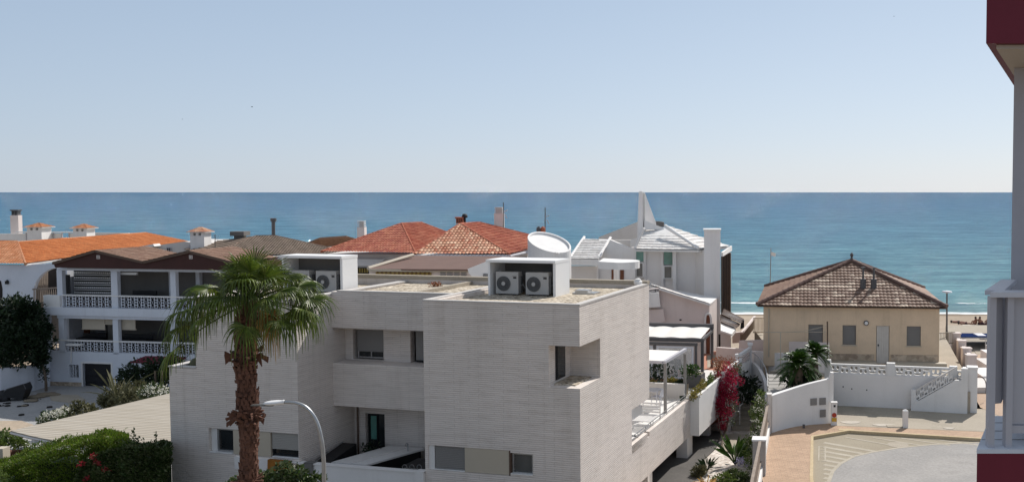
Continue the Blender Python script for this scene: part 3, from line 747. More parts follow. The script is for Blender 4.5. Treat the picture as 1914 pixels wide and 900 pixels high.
def acunit(x, y, z, label):
    w, h, d = .90, .86, .34
    t = froot(Frame(*B.w(x, y, 0)[:2], 14, z), 'air_conditioner', label, 'air conditioner', 'outdoor air conditioner units')
    F_ = B
    m = MB(F_); m.box(x, x + w, y, y + d, z + .05, z + h); m.build('casing', ACW, t)
    m = MB(F_); m.lathe((x + .32, y - .004, z + h * .5), [(.27, 0), (.275, -.02), (.255, -.03), (.25, .0)], 28, 'y'); m.lathe((x + .32, y - .012, z + h * .5), [(.252, 0), (.252, .008)], 28, 'y')
    for rr in (.10, .15, .20): 
        m.tube([(x + .32 + rr * math.cos(k * math.pi / 8), y - .035, z + h * .5 + rr * math.sin(k * math.pi / 8)) for k in range(17)], .006, 5)
    for k in range(12):
        a = k * math.pi / 6; m.tube([(x + .32 + .07 * math.cos(a), y - .035, z + h * .5 + .07 * math.sin(a)), (x + .32 + .25 * math.cos(a), y - .035, z + h * .5 + .25 * math.sin(a))], .005, 4)
    gr = m.build('fan_grille', ACG, t)
    m = MB(F_); m.lathe((x + .32, y - .045, z + h * .5), [(.075, 0), (.075, .02)], 20, 'y'); m.build('fan_hub', ACW, gr)
    m = MB(F_); m.box(x + .70, x + .83, y - .003, y, z + .62, z + .685); m.build('badge', BLACK, t)
    m = MB(F_); m.box(x + .66, x + .84, y - .003, y, z + .70, z + .712); m.build('brand_strip', ACG, t)
    m = MB(F_); m.box(x + w + .001, x + w + .07, y + .05, y + .25, z + .1, z + .70); m.tube([(x + w + .07, y + .1, z + .35), (x + w + .16, y + .05, z + .42), (x + w + .22, y + .1, z + .30), (x + w + .16, y + .2, z + .25)], .03, 6); m.build('valve_cover', BLACK if False else ACG, t)
    for dx in (.12, .70):
        m = MB(F_); m.box(x + dx, x + dx + .06, y - .02, y + d, z, z + .049); m.build('foot', BLACK, t)
acunit(-4.75, 3.68, 6.70, 'left air conditioner unit in the white box on the right hand roof')
acunit(-3.55, 3.68, 6.70, 'right air conditioner unit in the white box on the right hand roof')
acunit(-12.42, 3.70, 6.58, 'air conditioner unit fully visible in the white box beside the palm')
acunit(-13.62, 3.70, 6.58, 'air conditioner unit mostly hidden behind the palm fronds in the left roof box')
# small things on the roof
p = B.hz(636, 531, 6.69)
m = MB(B); m.tube([(p.x + .1 * math.cos(a * .5), p.y + .02 * a, 6.69 + .32 + .3 * math.sin(a * .5)) for a in range(-3, 5)], .03, 6); o = m.build('vent_hose', WHITE2); tag(o, 'short white bent hose on the gravel beside the left roof box', 'hose')
m = MB(B); m.box(-2.1, -1.2, 4.6, 5.2, 6.70, 6.76); m.box(-2.0, -1.5, 4.65, 5.1, 6.761, 6.85); o = m.build('roof_hatch', ALU); tag(o, 'low grey roof hatch on the gravel right of the two unit box', 'roof hatch')
m = MB(B); m.lathe((-.28, 6.95, 6.9), [(.16, 0), (.17, .10), (.10, .16), (.12, .2), (.0, .24)], 14); o = m.build('roof_vent', WHITE2); tag(o, 'small white round vent at the far right corner of the gravel roof', 'vent')
m = MB(B); foliage(m, (-8.6, 6.0, 6.74), (.35, .3, .12), 160, .10); o = m.build('dry_weed', LEAF_RUST); tag(o, 'small rusty brown weed growing in the roof gravel between the two white boxes', 'weed')
# ---- kitchen yard things
t = froot(Frame(*B.w(-8.6, 1.6, 0)[:2], 14, -.15), 'outdoor_counter', 'pale sink counter with taps in the small yard behind the white wall', 'counter')
m = MB(B); m.prism([(-9.70, .62), (-8.28, .62), (-7.42, 3.1), (-8.95, 3.1)], .86, .92); m.build('countertop', WHITE2, t)
m = MB(B); m.prism([(-9.60, .72), (-8.36, .72), (-7.55, 3.0), (-8.85, 3.0)], -.15, .859); m.build('cabinet', BLACK, t)
m = MB(B); m.tube([(-7.85, 2.6, .92), (-7.85, 2.6, 1.18), (-7.85, 2.50, 1.24), (-7.80, 2.36, 1.2)], .018, 6); m.build('tap', STEEL, t)
m = MB(B); m.prism([(-8.95, .64), (-8.85, .64), (-8.10, 2.9), (-8.2, 2.9)], .921, .955); m.build('splash_ledge', WHITE, t)
t = froot(Frame(*B.w(-10.0, 1.6, 0)[:2], 14, -.15), 'barbecue', 'dark covered barbecue against the left wall of the kitchen yard', 'barbecue')
m = MB(B); m.xprism([(.5, -.15), (2.3, -.15), (2.3, 1.15), (.5, .85)], -10.45, -9.80); m.build('cover', BLACK, t)
m = MB(B); m.tube([(-10.3, .6, .92), (-10.3, 2.2, 1.22)], .02, 6); m.build('handle', STEEL, t)
m = MB(B); foliage(m, (-9.4, 2.6, .75), (.35, .3, .5), 260, .12); o = m.build('potted_plant', LEAF_DARK); tag(o, 'dark bushy potted plant beside the glass door of the kitchen yard', 'plant')
m = MB(B); m.box(-10.28, -9.92, -.115, -.095, .62, 1.06); m.box(-10.28, -9.92, -.115, .17, 1.045, 1.065); o = m.build('hanging_mat', GREYIN); tag(o, 'dark square mat hung over the white yard wall beside the lamp pole', 'mat')
m = MB(B); m.box(-7.3, -6.0, 1.2, 2.4, -.15, .75); o = m.build('storage_box', BLACK); tag(o, 'low black storage box right of the sink counter in the kitchen yard', 'box')
m = MB(B)
for k in range(3): m.tube([(-6.95 + k * .25 + .09 * math.cos(a * math.pi / 6), .9 + .3 * k * .2, .85 + .09 * math.sin(a * math.pi / 6)) for a in range(13)], .015, 5)
m.box(-7.1, -6.3, .85, 1.15, .72, .755); o = m.build('coiled_hose', STEEL); tag(o, 'thin pale rings of coiled cable lying on the black box in the kitchen yard', 'cable')
p = B.w(-15.2, 1.0, 4.05)
for i, (dx, r_, lab) in enumerate(((-.25, .26, 'round green cushion cactus on the ledge at the left end of the pale brick house'), (.17, .22, 'smaller brown cushion plant on the ledge, touching the taller brick wall'))):
    m = MB(); m.lathe(p + Vector((dx, -.2, -.05)), [(r_ * .8, 0), (r_, .12), (r_ * .95, .22), (r_ * .6, .36), (.05, .40)], 14); o = m.build('cushion_cactus', LEAF_OLIVE if i == 0 else LEAF_RUST, smooth=True); tag(o, lab, 'cactus')
# ------------------------------------------------------------------ helpers that use the survey
def pxp(mb, pts, y, d):
    """outline at distance y, real depth d"""
    q = [P(u, v, y) for u, v in pts]; return mb.vprism([(p.x, p.z) for p in q], y, y + d)
def hole_cell(mb, x0, x1, z0, z1, y0, y1, rx, rz, n=16, rot=0.0, M=None):
    cx, cz, hw, hh = (x0 + x1) / 2, (z0 + z1) / 2, (x1 - x0) / 2, (z1 - z0) / 2; vs = []
    for yy in (y0, y1):
        for k in range(n):
            a = 2 * math.pi * k / n; c, s = math.cos(a), math.sin(a); m = max(abs(c), abs(s))
            vs.append((cx + hw * c / m, yy, cz + hh * s / m))
        for k in range(n):
            a = 2 * math.pi * k / n; c, s = math.cos(a) * rx, math.sin(a) * rz
            vs.append((cx + c * math.cos(rot) - s * math.sin(rot), yy, cz + c * math.sin(rot) + s * math.cos(rot)))
    if M: vs = [M(p) for p in vs]
    f = []
    for k in range(n):
        l = (k + 1) % n
        f += [(k, l, n + l, n + k), (2 * n + l, 2 * n + k, 3 * n + k, 3 * n + l), (n + k, n + l, 3 * n + l, 3 * n + k)]
    mb.add(vs, f)

# ------------------------------------------------------------------ deck furniture, awning, pergola
p1 = B.hz(1244, 771, .75); p2 = B.hz(1277, 742, .75)
t = root('deck_awning', 'small white fabric awning on two grey posts over the deck beside the brick wall', 'awning', B.w(p1.x, p1.y, .75), B.yaw)
z1 = B.hy(1244, 673, p1.y).z; z2 = B.hy(1277, 656, p2.y).z; xr = p1.x
m = MB(B); m.thick([(-5.2, p1.y - .1, z1), (xr - .1, p1.y - .1, z1), (xr - .1, p2.y + .1, z2), (-5.2, p2.y + .1, z2)], .03); m.build('canopy', FABRIC, t)
m = MB(B); m.box(xr - .09, xr + .05, p1.y - .14, p2.y + .14, z1 - .12, z1 - .0); m.box(-5.2, xr - .1, p1.y - .18, p1.y - .11, z1 - .12, z1); m.build('beam', GREYPAINT, t)
for q, zt in ((p1, z1), (p2, z2)):
    m = MB(B); m.box(xr - .07, xr + .05, q.y - .06, q.y + .06, .75, zt - .121); m.build('post', SHUT, t)
def chair(loc, yaw, mat, name, label, group=None, h=.85):
    t = root(name, label, 'chair', loc, yaw, group); F_ = Frame(loc[0], loc[1], math.degrees(yaw), loc[2])
    m = MB(F_); m.box(-.22, .22, -.22, .22, .42, .46); m.build('seat', mat, t)
    m = MB(F_); m.thick([(-.22, .2, .5), (.22, .2, .5), (.20, .30, h), (-.20, .30, h)], .03); m.build('backrest', mat, t)
    for x in (-.2, .2):
        for y in (-.2, .2):
            m = MB(F_); m.tube([(x, y, .42), (x * 1.15, y * 1.2, 0)], .018, 6); m.build('leg', mat, t)
    for x in (-.24, .24):
        m = MB(F_); m.tube([(x, .22, .66), (x, -.15, .66), (x, -.2, .45)], .015, 6); m.build('armrest', mat, t)
    return t
chair(PZ(1230, 758, .75), R(120), GREYPAINTL, 'metal_chair', 'light metal armchair standing on the white deck just left of the nearer awning post')
t = root('metal_table', 'small metal table on the white deck, cut off by the brick wall', 'table', PZ(1216, 757, .75), B.yaw); q = PZ(1216, 757, .75); F_ = Frame(q.x, q.y, 14, .75)
m = MB(F_); m.box(-.5, .45, -.4, .4, .72, .75); m.build('tabletop', GREYPAINTL, t)
for x in (-.42, .40):
    for y in (-.35, .35): m = MB(F_); m.tube([(x, y, .72), (x, y, 0)], .022, 6); m.build('leg', GREYPAINTL, t)
q = PZ(1205, 797, .75); F_ = Frame(q.x, q.y, 14, .75)
t = root('slatted_bench', 'white slatted bench on the deck between the brick wall and the parapet rail', 'bench', q, B.yaw)
m = MB(F_)
for k in range(9): m.box(-.35, .45, -.6 + k * .15, -.52 + k * .15, .36, .39)
m.build('seat', WHITE2, t)
m = MB(F_)
for k in range(4): m.box(-.35, .45, .8, .83, .42 + k * .12, .50 + k * .12)
m.build('backrest', WHITE2, t)
for x in (-.33, .43):
    for y in (-.55, .8): m = MB(F_); m.box(x - .02, x + .02, y - .02, y + .02, 0, .355 if y < 0 else .9); m.build('leg', WHITE2, t)
q = PZ(1276, 750, .75); t = root('green_bucket', 'small dark green bucket on the deck by the farther awning post', 'bucket', q)
m = MB(); m.lathe(q, [(.12, 0), (.16, .26), (.15, .26), (.11, .03)], 14); m.build('body', LEAF_DARK, t); m = MB(); m.tube([q + Vector((.15 * math.cos(a * .5), 0, .26 + .12 * math.sin(a * .5))) for a in range(7)], .008, 5); m.build('handle', STEEL, t)
# planting in the deck bed
for i, (u, v, s_, mt, lab) in enumerate(((1220, 718, .38, LEAF_YEL, 'yellow green low plant in the deck bed next to the brick wall'), (1256, 717, .34, LEAF_YEL, 'yellow green plant in the deck bed between the two awning posts'), (1272, 718, .26, LEAF_DARK, 'small dark plant in the deck bed behind the farther awning post'), (1232, 697, .75, LEAF_DARK, 'large dark leafy plant under the white awning'), (1292, 692, .55, LEAF_SAGO, 'spiky dark plant in the black planter box'))):
    q = B.hy(u, v, 15.1 if i < 3 else 15.6); m = MB(B); foliage(m, q, (s_, .3, s_ * .75), int(500 * s_) + 120, .16); o = m.build('garden_plant', mt); tag(o, lab, 'plant')
q = PZ(1296, 727, .75); t = root('planter_box', 'black rectangular planter box at the corner of the deck', 'planter', q, B.yaw); F_ = Frame(q.x, q.y, 14, .75)
m = MB(F_); m.box(-.50, .35, .2, 1.0, 0, .68); m.build('box', ANTH, t); m = MB(F_); m.box(-.46, .31, .25, .95, .681, .70); m.build('soil', EARTH, t)
# plants in the long planter
for i, (u, v, mt, lab) in enumerate(((1297, 732, LEAF_YEL, 'yellowish succulent at the near end of the long white planter'), (1312, 716, LEAF_YEL, 'olive yellow shrub in the middle of the long white planter'), (1327, 700, LEAF_LIGHT, 'greener shrub further along the long white planter'), (1343, 688, LEAF_RUST, 'reddish brown shrub at the far end of the long white planter'))):
    q = B.hx(u, v, .14); m = MB(B); foliage(m, (q.x, q.y, 1.15), (.24, .75, .28 + .05 * i), 520, .11); o = m.build('planter_shrub', mt); tag(o, lab, 'plant')
# upper terrace behind the planter
mb = MB(); mb.prism([tuple(PZ(u, v, .75)[:2]) for u, v in ((1306, 712), (1352, 697), (1384, 680), (1384, 655), (1300, 655), (1270, 700))], -1.79, .735); o = mb.build('terrace', REDFLOOR); struct(o)
mb = MB(); mb.prism([tuple(PZ(u, v, .75)[:2]) for u, v in ((1322, 686), (1341, 684), (1352, 663), (1322, 663))], .736, .75); struct(mb.build('terrace_paving', CONC))
mb = MB(); mb.prism([tuple(PZ(u, v, .75)[:2]) for u, v in ((1215, 712), (1300, 712), (1300, 690), (1215, 690))], .751, .757); struct(mb.build('terrace_floor', REDFLOOR))
# pergola
q = PZ(1313, 708, .75); PF = Frame(q.x, q.y, 9, .75)
t = froot(PF, 'pergola', 'dark grey metal pergola with folded white fabric roof behind the deck', 'pergola')
zt = PF.hy(1312, 632, 0).z - .0; zb = zt
m = MB(PF); m.box(-9, .08, -.08, .08, zb - .18, zb); m.build('beam', ANTH, t)
m = MB(PF); m.box(-9, .08, 3.3, 3.5, zb + .02, zb + .30); m.build('beam', ANTH, t)
for x in (-.06, -3.2, -6.4): m = MB(PF); m.box(x, x + .12, .081, 3.29, zb - .15, zb - .02); m.build('rafter', ANTH, t)
for x, y in ((-.08, -.07), (-.08, 3.3), (-4.5, 3.3)): m = MB(PF); m.box(x, x + .15, y, y + .15, -.01, zb - .181 if y < 1 else zb + .02); m.build('post', ANTH, t)
m = MB(PF); n = 60
for i in range(n):
    x0 = -9 + 8.9 * i / n; x1 = -9 + 8.9 * (i + 1) / n; f = lambda x: zb + .05 * abs(math.sin(x * 2.9)) - .02
    m.thick([(x0, .09, f(x0)), (x1, .09, f(x1)), (x1, 3.28, f(x1) + .12), (x0, 3.28, f(x0) + .12)], .015)
m.build('fabric_roof', FABRIC, t)
# glazed frame in front of the pergola
G = Frame(*PZ(1303, 712, .75)[:2], 9, .75); t = froot(G, 'glazed_screen', 'dark framed glass screen with white inner frames below the pergola', 'screen')
zt2 = G.hy(1300, 640, 0).z
m = MB(G); m.box(-8, .02, -.06, .06, zt2 - .16, zt2); m.build('top_rail', ANTH, t)
for x in (-.13, -2.3, -4.6): m = MB(G); m.box(x, x + .13, -.05, .05, 0, zt2 - .161); m.build('post', ANTH, t)
for x0, x1 in ((-2.14, -.18), (-4.44, -2.34)):
    m = MB(G); m.wall(x0, x1, .1, zt2 - .2, -.03, .03, [(x0 + .1, x1 - .1, .2, zt2 - .3)]); w_ = m.build('window', GREYPAINTL, t)
    m = MB(G); m.box(x0 + .1, x1 - .1, -.006, .006, .2, zt2 - .3); m.build('pane', CLEAR, w_)
m = MB(G); m.box(-7.9, -.3, 3.6, 3.8, .02, 2.2); o = m.build('screen_wall', PINKISH); tag(o, 'pinkish wall behind the dark framed glass screen', 'wall')
chair(PZ(1262, 712, .75) + Vector((.2, 1.2, 0)), R(200), BROWNMET, 'garden_chair', 'dark chair right of the dark table under the pergola', 'dark chairs under the pergola', 1.0)
chair(PZ(1250, 710, .75) + Vector((-.5, 1.6, 0)), R(60), BROWNMET, 'garden_chair', 'dark chair behind the dark table, partly behind the awning post', 'dark chairs under the pergola', 1.0)
q = PZ(1252, 708, .75) + Vector((0, 1, 0)); t = root('garden_table', 'dark wooden table between two dark chairs under the pergola', 'table', q); F_ = Frame(q.x, q.y, 9, .75)
m = MB(F_); m.box(-.8, .35, -.4, .4, .70, .74); m.build('tabletop', BROWNMET, t)
for x in (-.72, .27): m = MB(F_); m.box(x, x + .06, -.35, .35, 0, .699); m.build('leg', BROWNMET, t)

# ------------------------------------------------------------------ stairs, retaining walls, garden
t = root('garden_steps', 'pale stone steps rising from the lower garden path beneath the bougainvillea', 'steps', (1.9, 49.5, -1.8))
for i in range(6):
    a = PZ(1375 + i * 1.0, 806, -1.8); y0 = 49.2 + i * .36; m = MB(); m.box(1.35 + .05 * i, 2.75, y0, y0 + 2.4, -1.8 + i * .18, -1.62 + i * .18 - .001); m.build('step', CONC, t)
def ribbon(pts, zb, th, mat, name, parent=None):
    """wall standing on a plan line; pts = top points"""
    m = MB(); pts = [Vector(p) for p in pts]; L = []
    for i, p in enumerate(pts):
        d = (pts[min(i + 1, len(pts) - 1)] - pts[max(i - 1, 0)]); d.z = 0; d.normalize(); s_ = Vector((-d.y, d.x, 0)) * th / 2
        L.append((p + s_, p - s_))
    for i in range(len(pts) - 1):
        a, b = L[i]; c, d = L[i + 1]; z = zb
        lo = [Vector((q.x, q.y, z)) for q in (a, b, d, c)]
        m.add([a, b, d, c] + lo, [(0, 1, 2, 3), (7, 6, 5, 4), (1, 5, 6, 2), (0, 3, 7, 4)] + ([(0, 4, 5, 1)] if i == 0 else []) + ([(3, 2, 6, 7)] if i == len(pts) - 2 else []))
    return m.build(name, mat, parent)
def spline(pts, n=6):
    pts = [Vector(p) for p in pts]; out = []
    for i in range(len(pts) - 1):
        p0 = pts[max(i - 1, 0)]; p1 = pts[i]; p2 = pts[i + 1]; p3 = pts[min(i + 2, len(pts) - 1)]
        for k in range(n):
            s_ = k / n; out.append(.5 * ((2 * p1) + (p2 - p0) * s_ + (2 * p0 - 5 * p1 + 4 * p2 - p3) * s_ ** 2 + (3 * p1 - p0 - 3 * p2 + p3) * s_ ** 3))
    return out + [pts[-1]]
t = root('curved_stair_wall', 'curved white stair wall with a pipe handrail between the balustrade and the meter wall', 'stair wall', P(1420, 740, 50))
top = spline([P(1398, 672, 54), P(1409, 677, 53.2), P(1420, 689, 52), P(1428, 705, 50.5), P(1432, 721, 49), P(1433, 742, 47)])
ribbon(top, -1.8, .16, WHITE, 'wall', t)
m = MB(); hr = spline([P(1400, 657, 54), P(1411, 661, 53.2), P(1422, 672, 52), P(1431, 688, 50.5), P(1434, 704, 49), P(1434, 722, 47)]); m.tube(hr, .03, 8); rl = m.build('handrail', STEEL, t)
m = MB()
for i in range(0, len(hr), 6): m.tube([hr[i], hr[i] - Vector((0, 0, .75))], .018, 6)
m.build('baluster', STEEL, rl)
t = root('stair_railing', 'straight thin white handrail rising over the garden steps', 'railing', PZ(1382, 800, -1.6))
a, b = P(1382, 758, 49.3), P(1424, 728, 51.0); m = MB(); m.tube([a, b], .03, 8); m.build('handrail', WHITE2, t)
for k in (0.02, .5, .95): q = a.lerp(b, k); m = MB(); m.tube([q, q - Vector((0, 0, 1.0))], .02, 6); m.build('baluster', WHITE2, t)
# terrace balustrade, stepped
t = root('terrace_balustrade', 'white stepped balustrade with pierced panels above the bougainvillea', 'balustrade', P(1375, 690, 52))
y0 = 51.5
m = MB(); pxp(m, [(1399, 644), (1405, 644), (1405, 790), (1399, 790)], 53.2, .3); pxp(m, [(1397.5, 641.5), (1407, 641.5), (1407, 645), (1397.5, 645)], 53.1, .45); m.build('pillar', WHITE2, t)
m = MB(); pxp(m, [(1374, 662), (1380, 661), (1380, 700), (1374, 700)], 50.4, .3); m.build('pillar', WHITE2, t)
a, b = P(1380, 660.5, 50.8), P(1399, 648, 53.2); m = MB(); m.thick([a, b, b + Vector((0, 0, -.14)), a + Vector((0, 0, -.14))], .16); m.build('handrail', WHITE2, t)
m = MB()
for k in range(1, 5): dz = Vector((0, 0, -.14 - k * .145)); m.thick([a + dz, b + dz, b + dz + Vector((0, 0, -.06)), a + dz + Vector((0, 0, -.06))], .1)
for k in range(8): q = a.lerp(b, (k + .5) / 8); m.box(q.x - .03, q.x + .03, q.y - .06, q.y + .06, q.z - .85, q.z - .14)
m.build('pierced_panel', PINKISH, t)
a2, b2 = P(1346, 690, 48.5), P(1380, 672, 50.8); m = MB(); m.thick([P(1380, 682, 50.8), P(1399, 671, 53.2), P(1399, 730, 53.2), P(1380, 760, 50.8)], .12); m.build('base_wall', WHITE2, t)
m = MB(); m.thick([P(1356, 688, 49.0), P(1380, 668, 50.8), P(1380, 676, 50.8), P(1356, 696, 49)], .2); m.build('coping', WHITE2, t)
ribbon([P(1352, 694, 48.3), P(1380, 684, 50.8)], -1.8, .2, GREYWALL, 'retaining_wall', t)
# grey retaining wall behind the sago palms
o = ribbon([P(1400, 655, 54.6), P(1545, 664, 50.4)], -1.8, .3, WHITE, 'retaining_wall'); tag(o, 'long grey white retaining wall behind the two sago palms', 'wall')
o = ribbon([P(1341, 648, 56), P(1398, 652, 54.5)], .0, .25, PINKISH, 'terrace_wall'); tag(o, 'mauve pink wall at the end of the upper terrace beside the yellow paving', 'wall')
o = ribbon([P(1383, 636, 57), P(1445, 634, 56)], .0, .25, PINKISH, 'terrace_wall'); tag(o, 'low pink wall in front of the brown fence beside the ochre house', 'wall')
o = ribbon([P(1467, 637, 53.2), P(1548, 640, 51.0)], .0, .2, PINKISH, 'terrace_wall'); tag(o, 'low pink wall directly behind the sago palms', 'wall')
# bed and grey steps behind the meter wall
mb = MB(); mb.prism([(3.1, 42.3), (5.7, 43.9), (6.2, 47.4), (6.3, 49.2), (4.6, 49.4), (4.4, 46.6), (3.3, 44.6)], -2.2, 1.0); struct(mb.build('planting_bed', EARTH))
t = root('grey_steps', 'dark grey steps climbing behind the white meter wall left of the sago palms', 'steps', P(1460, 735, 46))
for i in range(6):
    m = MB(); a = P(1437, 737 - i * 6.5, 45 + i * .75); m.prism([(a.x, a.y), (a.x + 1.35 - .1 * i, a.y + .1), (a.x + 1.35 - .1 * i, a.y + 1.0), (a.x, a.y + .9)], -1.8, a.z); m.build('step', SHUTL, t)
# white meter wall
t = root('meter_wall', 'curving white wall with three meter boxes beside the pink pavement', 'wall', PZ(1500, 800, 0))
tops = spline([P(1440, 738, 41.75), P(1455, 733, 42.2), P(1480, 725, 42.8), P(1510, 716, 43.2), P(1547, 707, 43.5)])
ribbon(tops, -.2, .22, WHITE2, 'wall', t)
ribbon([p + Vector((0, 0, .03)) for p in tops], 1.65, .26, WHITECLEAN, 'coping', t) if False else None
m = MB(); a = P(1548, 706, 43.55); b = P(1556, 694, 43.7)
m.vprism([(a.x - .05, 0), (b.x + .02, 0), (b.x + .02, b.z), (b.x - .12, b.z + .02), (a.x + .03, a.z), (a.x - .05, a.z)], 43.42, 43.66); m.build('end_post', WHITE2, t)
m = MB(); a = P(1437, 736, 41.6); m.box(a.x - .05, a.x + .10, 41.45, 41.75, -.2, a.z); m.box(a.x - .09, a.x + .14, 41.4, 41.8, a.z, a.z + .04); m.build('gate_post', GREYWALL, t)
def on_line(u, pts):
    for i in range(len(pts) - 1):
        a, b = pts[i], pts[i + 1]; d = ray(u, 500); k = d.x / d.y
        fa = a.x - k * a.y; fb = b.x - k * b.y
        if fa * fb <= 0: return a.lerp(b, fa / (fa - fb))
for u0, u1, v0, v1 in ((1514, 1526, 744, 757), (1531, 1543, 743, 756), (1532, 1543, 765, 779)):
    a = on_line(u0, tops); b = on_line(u1, tops); d = (b - a); d.z = 0; n = Vector((d.y, -d.x, 0)).normalized() * .12
    a = a + n; b = b + n; za, zb_ = P(u0, v0, a.y).z, P(u0, v1, a.y).z
    m = MB(); m.thick([Vector((a.x, a.y, zb_)), Vector((b.x, b.y, zb_)), Vector((b.x, b.y, za)), Vector((a.x, a.y, za))], -.02); m.build('meter_box', SHUT, t)
    m = MB(); e = n * .25; m.thick([Vector((a.x, a.y, zb_)) * 1 + e * .3, Vector((b.x, b.y, zb_)) + e * .3, Vector((b.x, b.y, zb_ + .02)) + e * .3, Vector((a.x, a.y, zb_ + .02)) + e * .3], .02); m.build('meter_frame', ALU, t)
a = PZ(1501, 796, 0); o = MB().box(a.x - .05, a.x + .05, a.y - .35, a.y - .25, .0, .16).build('service_valve', ANTH); tag(o, 'tiny dark service valve at the foot of the meter wall', 'valve')
# sticker post at the end of the wall
a = PZ(1559, 793, 0); t = root('sticker_post', 'white post with red disc and yellow sticker at the end of the meter wall', 'post', a)
m = MB(); m.box(a.x - .14, a.x + .12, a.y - .1, a.y + .1, 0, P(1559, 752, a.y).z); m.box(a.x - .16, a.x + .14, a.y - .12, a.y + .12, P(1559, 752, a.y).z, P(1559, 750, a.y).z); m.build('post', WHITE2, t)
m = MB(); m.lathe((a.x - .01, a.y - .105, P(1559, 774, a.y).z), [(.105, 0), (.105, -.012)], 20, 'y'); m.build('red_disc', SIGNRED, t)
m = MB(); m.box(a.x - .12, a.x + .10, a.y - .112, a.y - .101, P(1559, 786, a.y).z, P(1559, 779, a.y).z); m.build('yellow_sticker', SIGNYEL, t)
m = MB(); m.box(a.x - .04, a.x + .05, a.y - .112, a.y - .101, P(1559, 759, a.y).z, P(1559, 755, a.y).z); m.build('dark_plate', BLACK, t)
# bollard
a = PZ(1692, 798, 0); t = root('bollard', 'square white concrete bollard standing alone on the apron', 'bollard', a)
m = MB(); m.box(a.x - .11, a.x + .11, a.y - .11, a.y + .11, 0, .76); m.add([(a.x - .11, a.y - .11, .76), (a.x + .11, a.y - .11, .76), (a.x + .11, a.y + .11, .76), (a.x - .11, a.y + .11, .76), (a.x, a.y, .84)], [(0, 1, 4), (1, 2, 4), (2, 3, 4), (3, 0, 4)]); m.build('post', WHITE2, t)
# pavement fence
FE = Frame(2.04, 34.9, math.degrees(math.atan2(.74, 6.8)))
t = froot(FE, 'pavement_fence', 'low white wall carrying worn wooden palings along the left edge of the pavement', 'fence')
m = MB(FE); m.box(-.17, .02, -6, 6.7, -2.2, .34); m.build('low_wall', WHITE2, t)
m = MB(FE); m.box(-.36, .12, .35, .85, -.1, 1.30); m.build('pillar', PILLAR, t); m = MB(FE); m.box(-.39, .15, .32, .88, 1.301, 1.36); m.build('pillar_cap', WHITE2, t)
for y0, y1 in ((.9, 6.55), (-5.5, .3)):
    n = int((y1 - y0) / .23)
    for k in range(n):
        m = MB(FE); y = y0 + .05 + k * .23; m.box(-.11, -.07, y, y + .11, .341, 1.24 + .02 * math.sin(k * 2.3)); m.build('paling', WOODG, t)
    m = MB(FE); m.box(-.13, -.03, y0, y1, 1.27, 1.33) ; m.build('top_rail', WOODG, t)
    m = MB(FE); m.box(-.069, -.03, y0, y1, .5, .58); m.build('rail', WOODG, t)

# ---- garden planting
def cascade(name, mat, label, cat, blobs, n, ls, **k):
    m = MB()
    for (u, v, y, r_) in blobs: foliage(m, P(u, v, y), (r_, r_ * .7, r_), int(n * r_ * r_), ls, **k)
    o = m.build(name, mat); return tag(o, label, cat)
tb = root('bougainvillea', 'magenta bougainvillea cascading down from the white terrace wall', 'bougainvillea', PZ(1348, 850, -1.8))
def partfol(parent, name, mat, blobs, n, ls):
    m = MB()
    for (u, v, y, r_) in blobs: foliage(m, P(u, v, y), (r_, r_ * .7, r_), int(n * r_ * r_), ls)
    return m.build(name, mat, parent)
partfol(tb, 'blossom', LEAF_MAG, [(1362, 696, 48.6, .55), (1358, 716, 48.2, .62), (1352, 735, 48, .6), (1366, 742, 48.2, .5), (1347, 758, 47.6, .62), (1357, 772, 47.4, .5), (1352, 792, 47.2, .30), (1376, 712, 48.6, .4), (1352, 800, 47.2, .2), (1336, 752, 47.6, .3)], 1700, .11)
partfol(tb, 'rusty_top', LEAF_RUST, [(1352, 680, 49.5, .5), (1366, 682, 49.6, .5), (1340, 680, 49.8, .4)], 1200, .10)
partfol(tb, 'leaves', LEAF_SHRUB, [(1370, 700, 48.7, .5), (1366, 762, 48, .42), (1366, 785, 47.8, .28), (1380, 690, 49.4, .4), (1355, 745, 48.2, .5)], 900, .12)
m = MB(); m.tube(spline([PZ(1348, 845, -1.8), P(1352, 815, 47), P(1360, 790, 47.3), P(1357, 740, 48)]), .06, 8, .03); m.tube(spline([P(1352, 818, 46.9), P(1345, 800, 47), P(1342, 765, 47.5)]), .045, 7, .02); m.build('trunk', BARKG, tb)
cascade('dark_shrub', LEAF_DARK, 'dark green bush inside the curve of the white stair wall', 'shrub', [(1402, 724, 50.2, .62), (1392, 738, 49.8, .55), (1408, 738, 49.6, .45), (1390, 708, 50.6, .4)], 620, .22)
cascade('flowering_shrub', LEAF_LIGHT, 'tall narrow light green shrub with pale flowers beside the pavement fence', 'shrub', [(1418, 752, 43.2, .36), (1415, 772, 43, .46), (1417, 795, 42.6, .5), (1413, 820, 42.2, .5), (1408, 842, 42, .46), (1410, 865, 41.5, .45), (1422, 735, 43.4, .22)], 1500, .12)
m = MB()
for u, v in ((1418, 745), (1413, 765), (1424, 770), (1412, 785), (1420, 800), (1409, 812), (1418, 822), (1405, 835), (1422, 790)): foliage(m, P(u, v, 41.9), (.2, .2, .2), 22, .08)
tag(m.build('pale_blossom', FLOWERW), 'scattered pale flowers over the tall light green shrub', 'flowers')
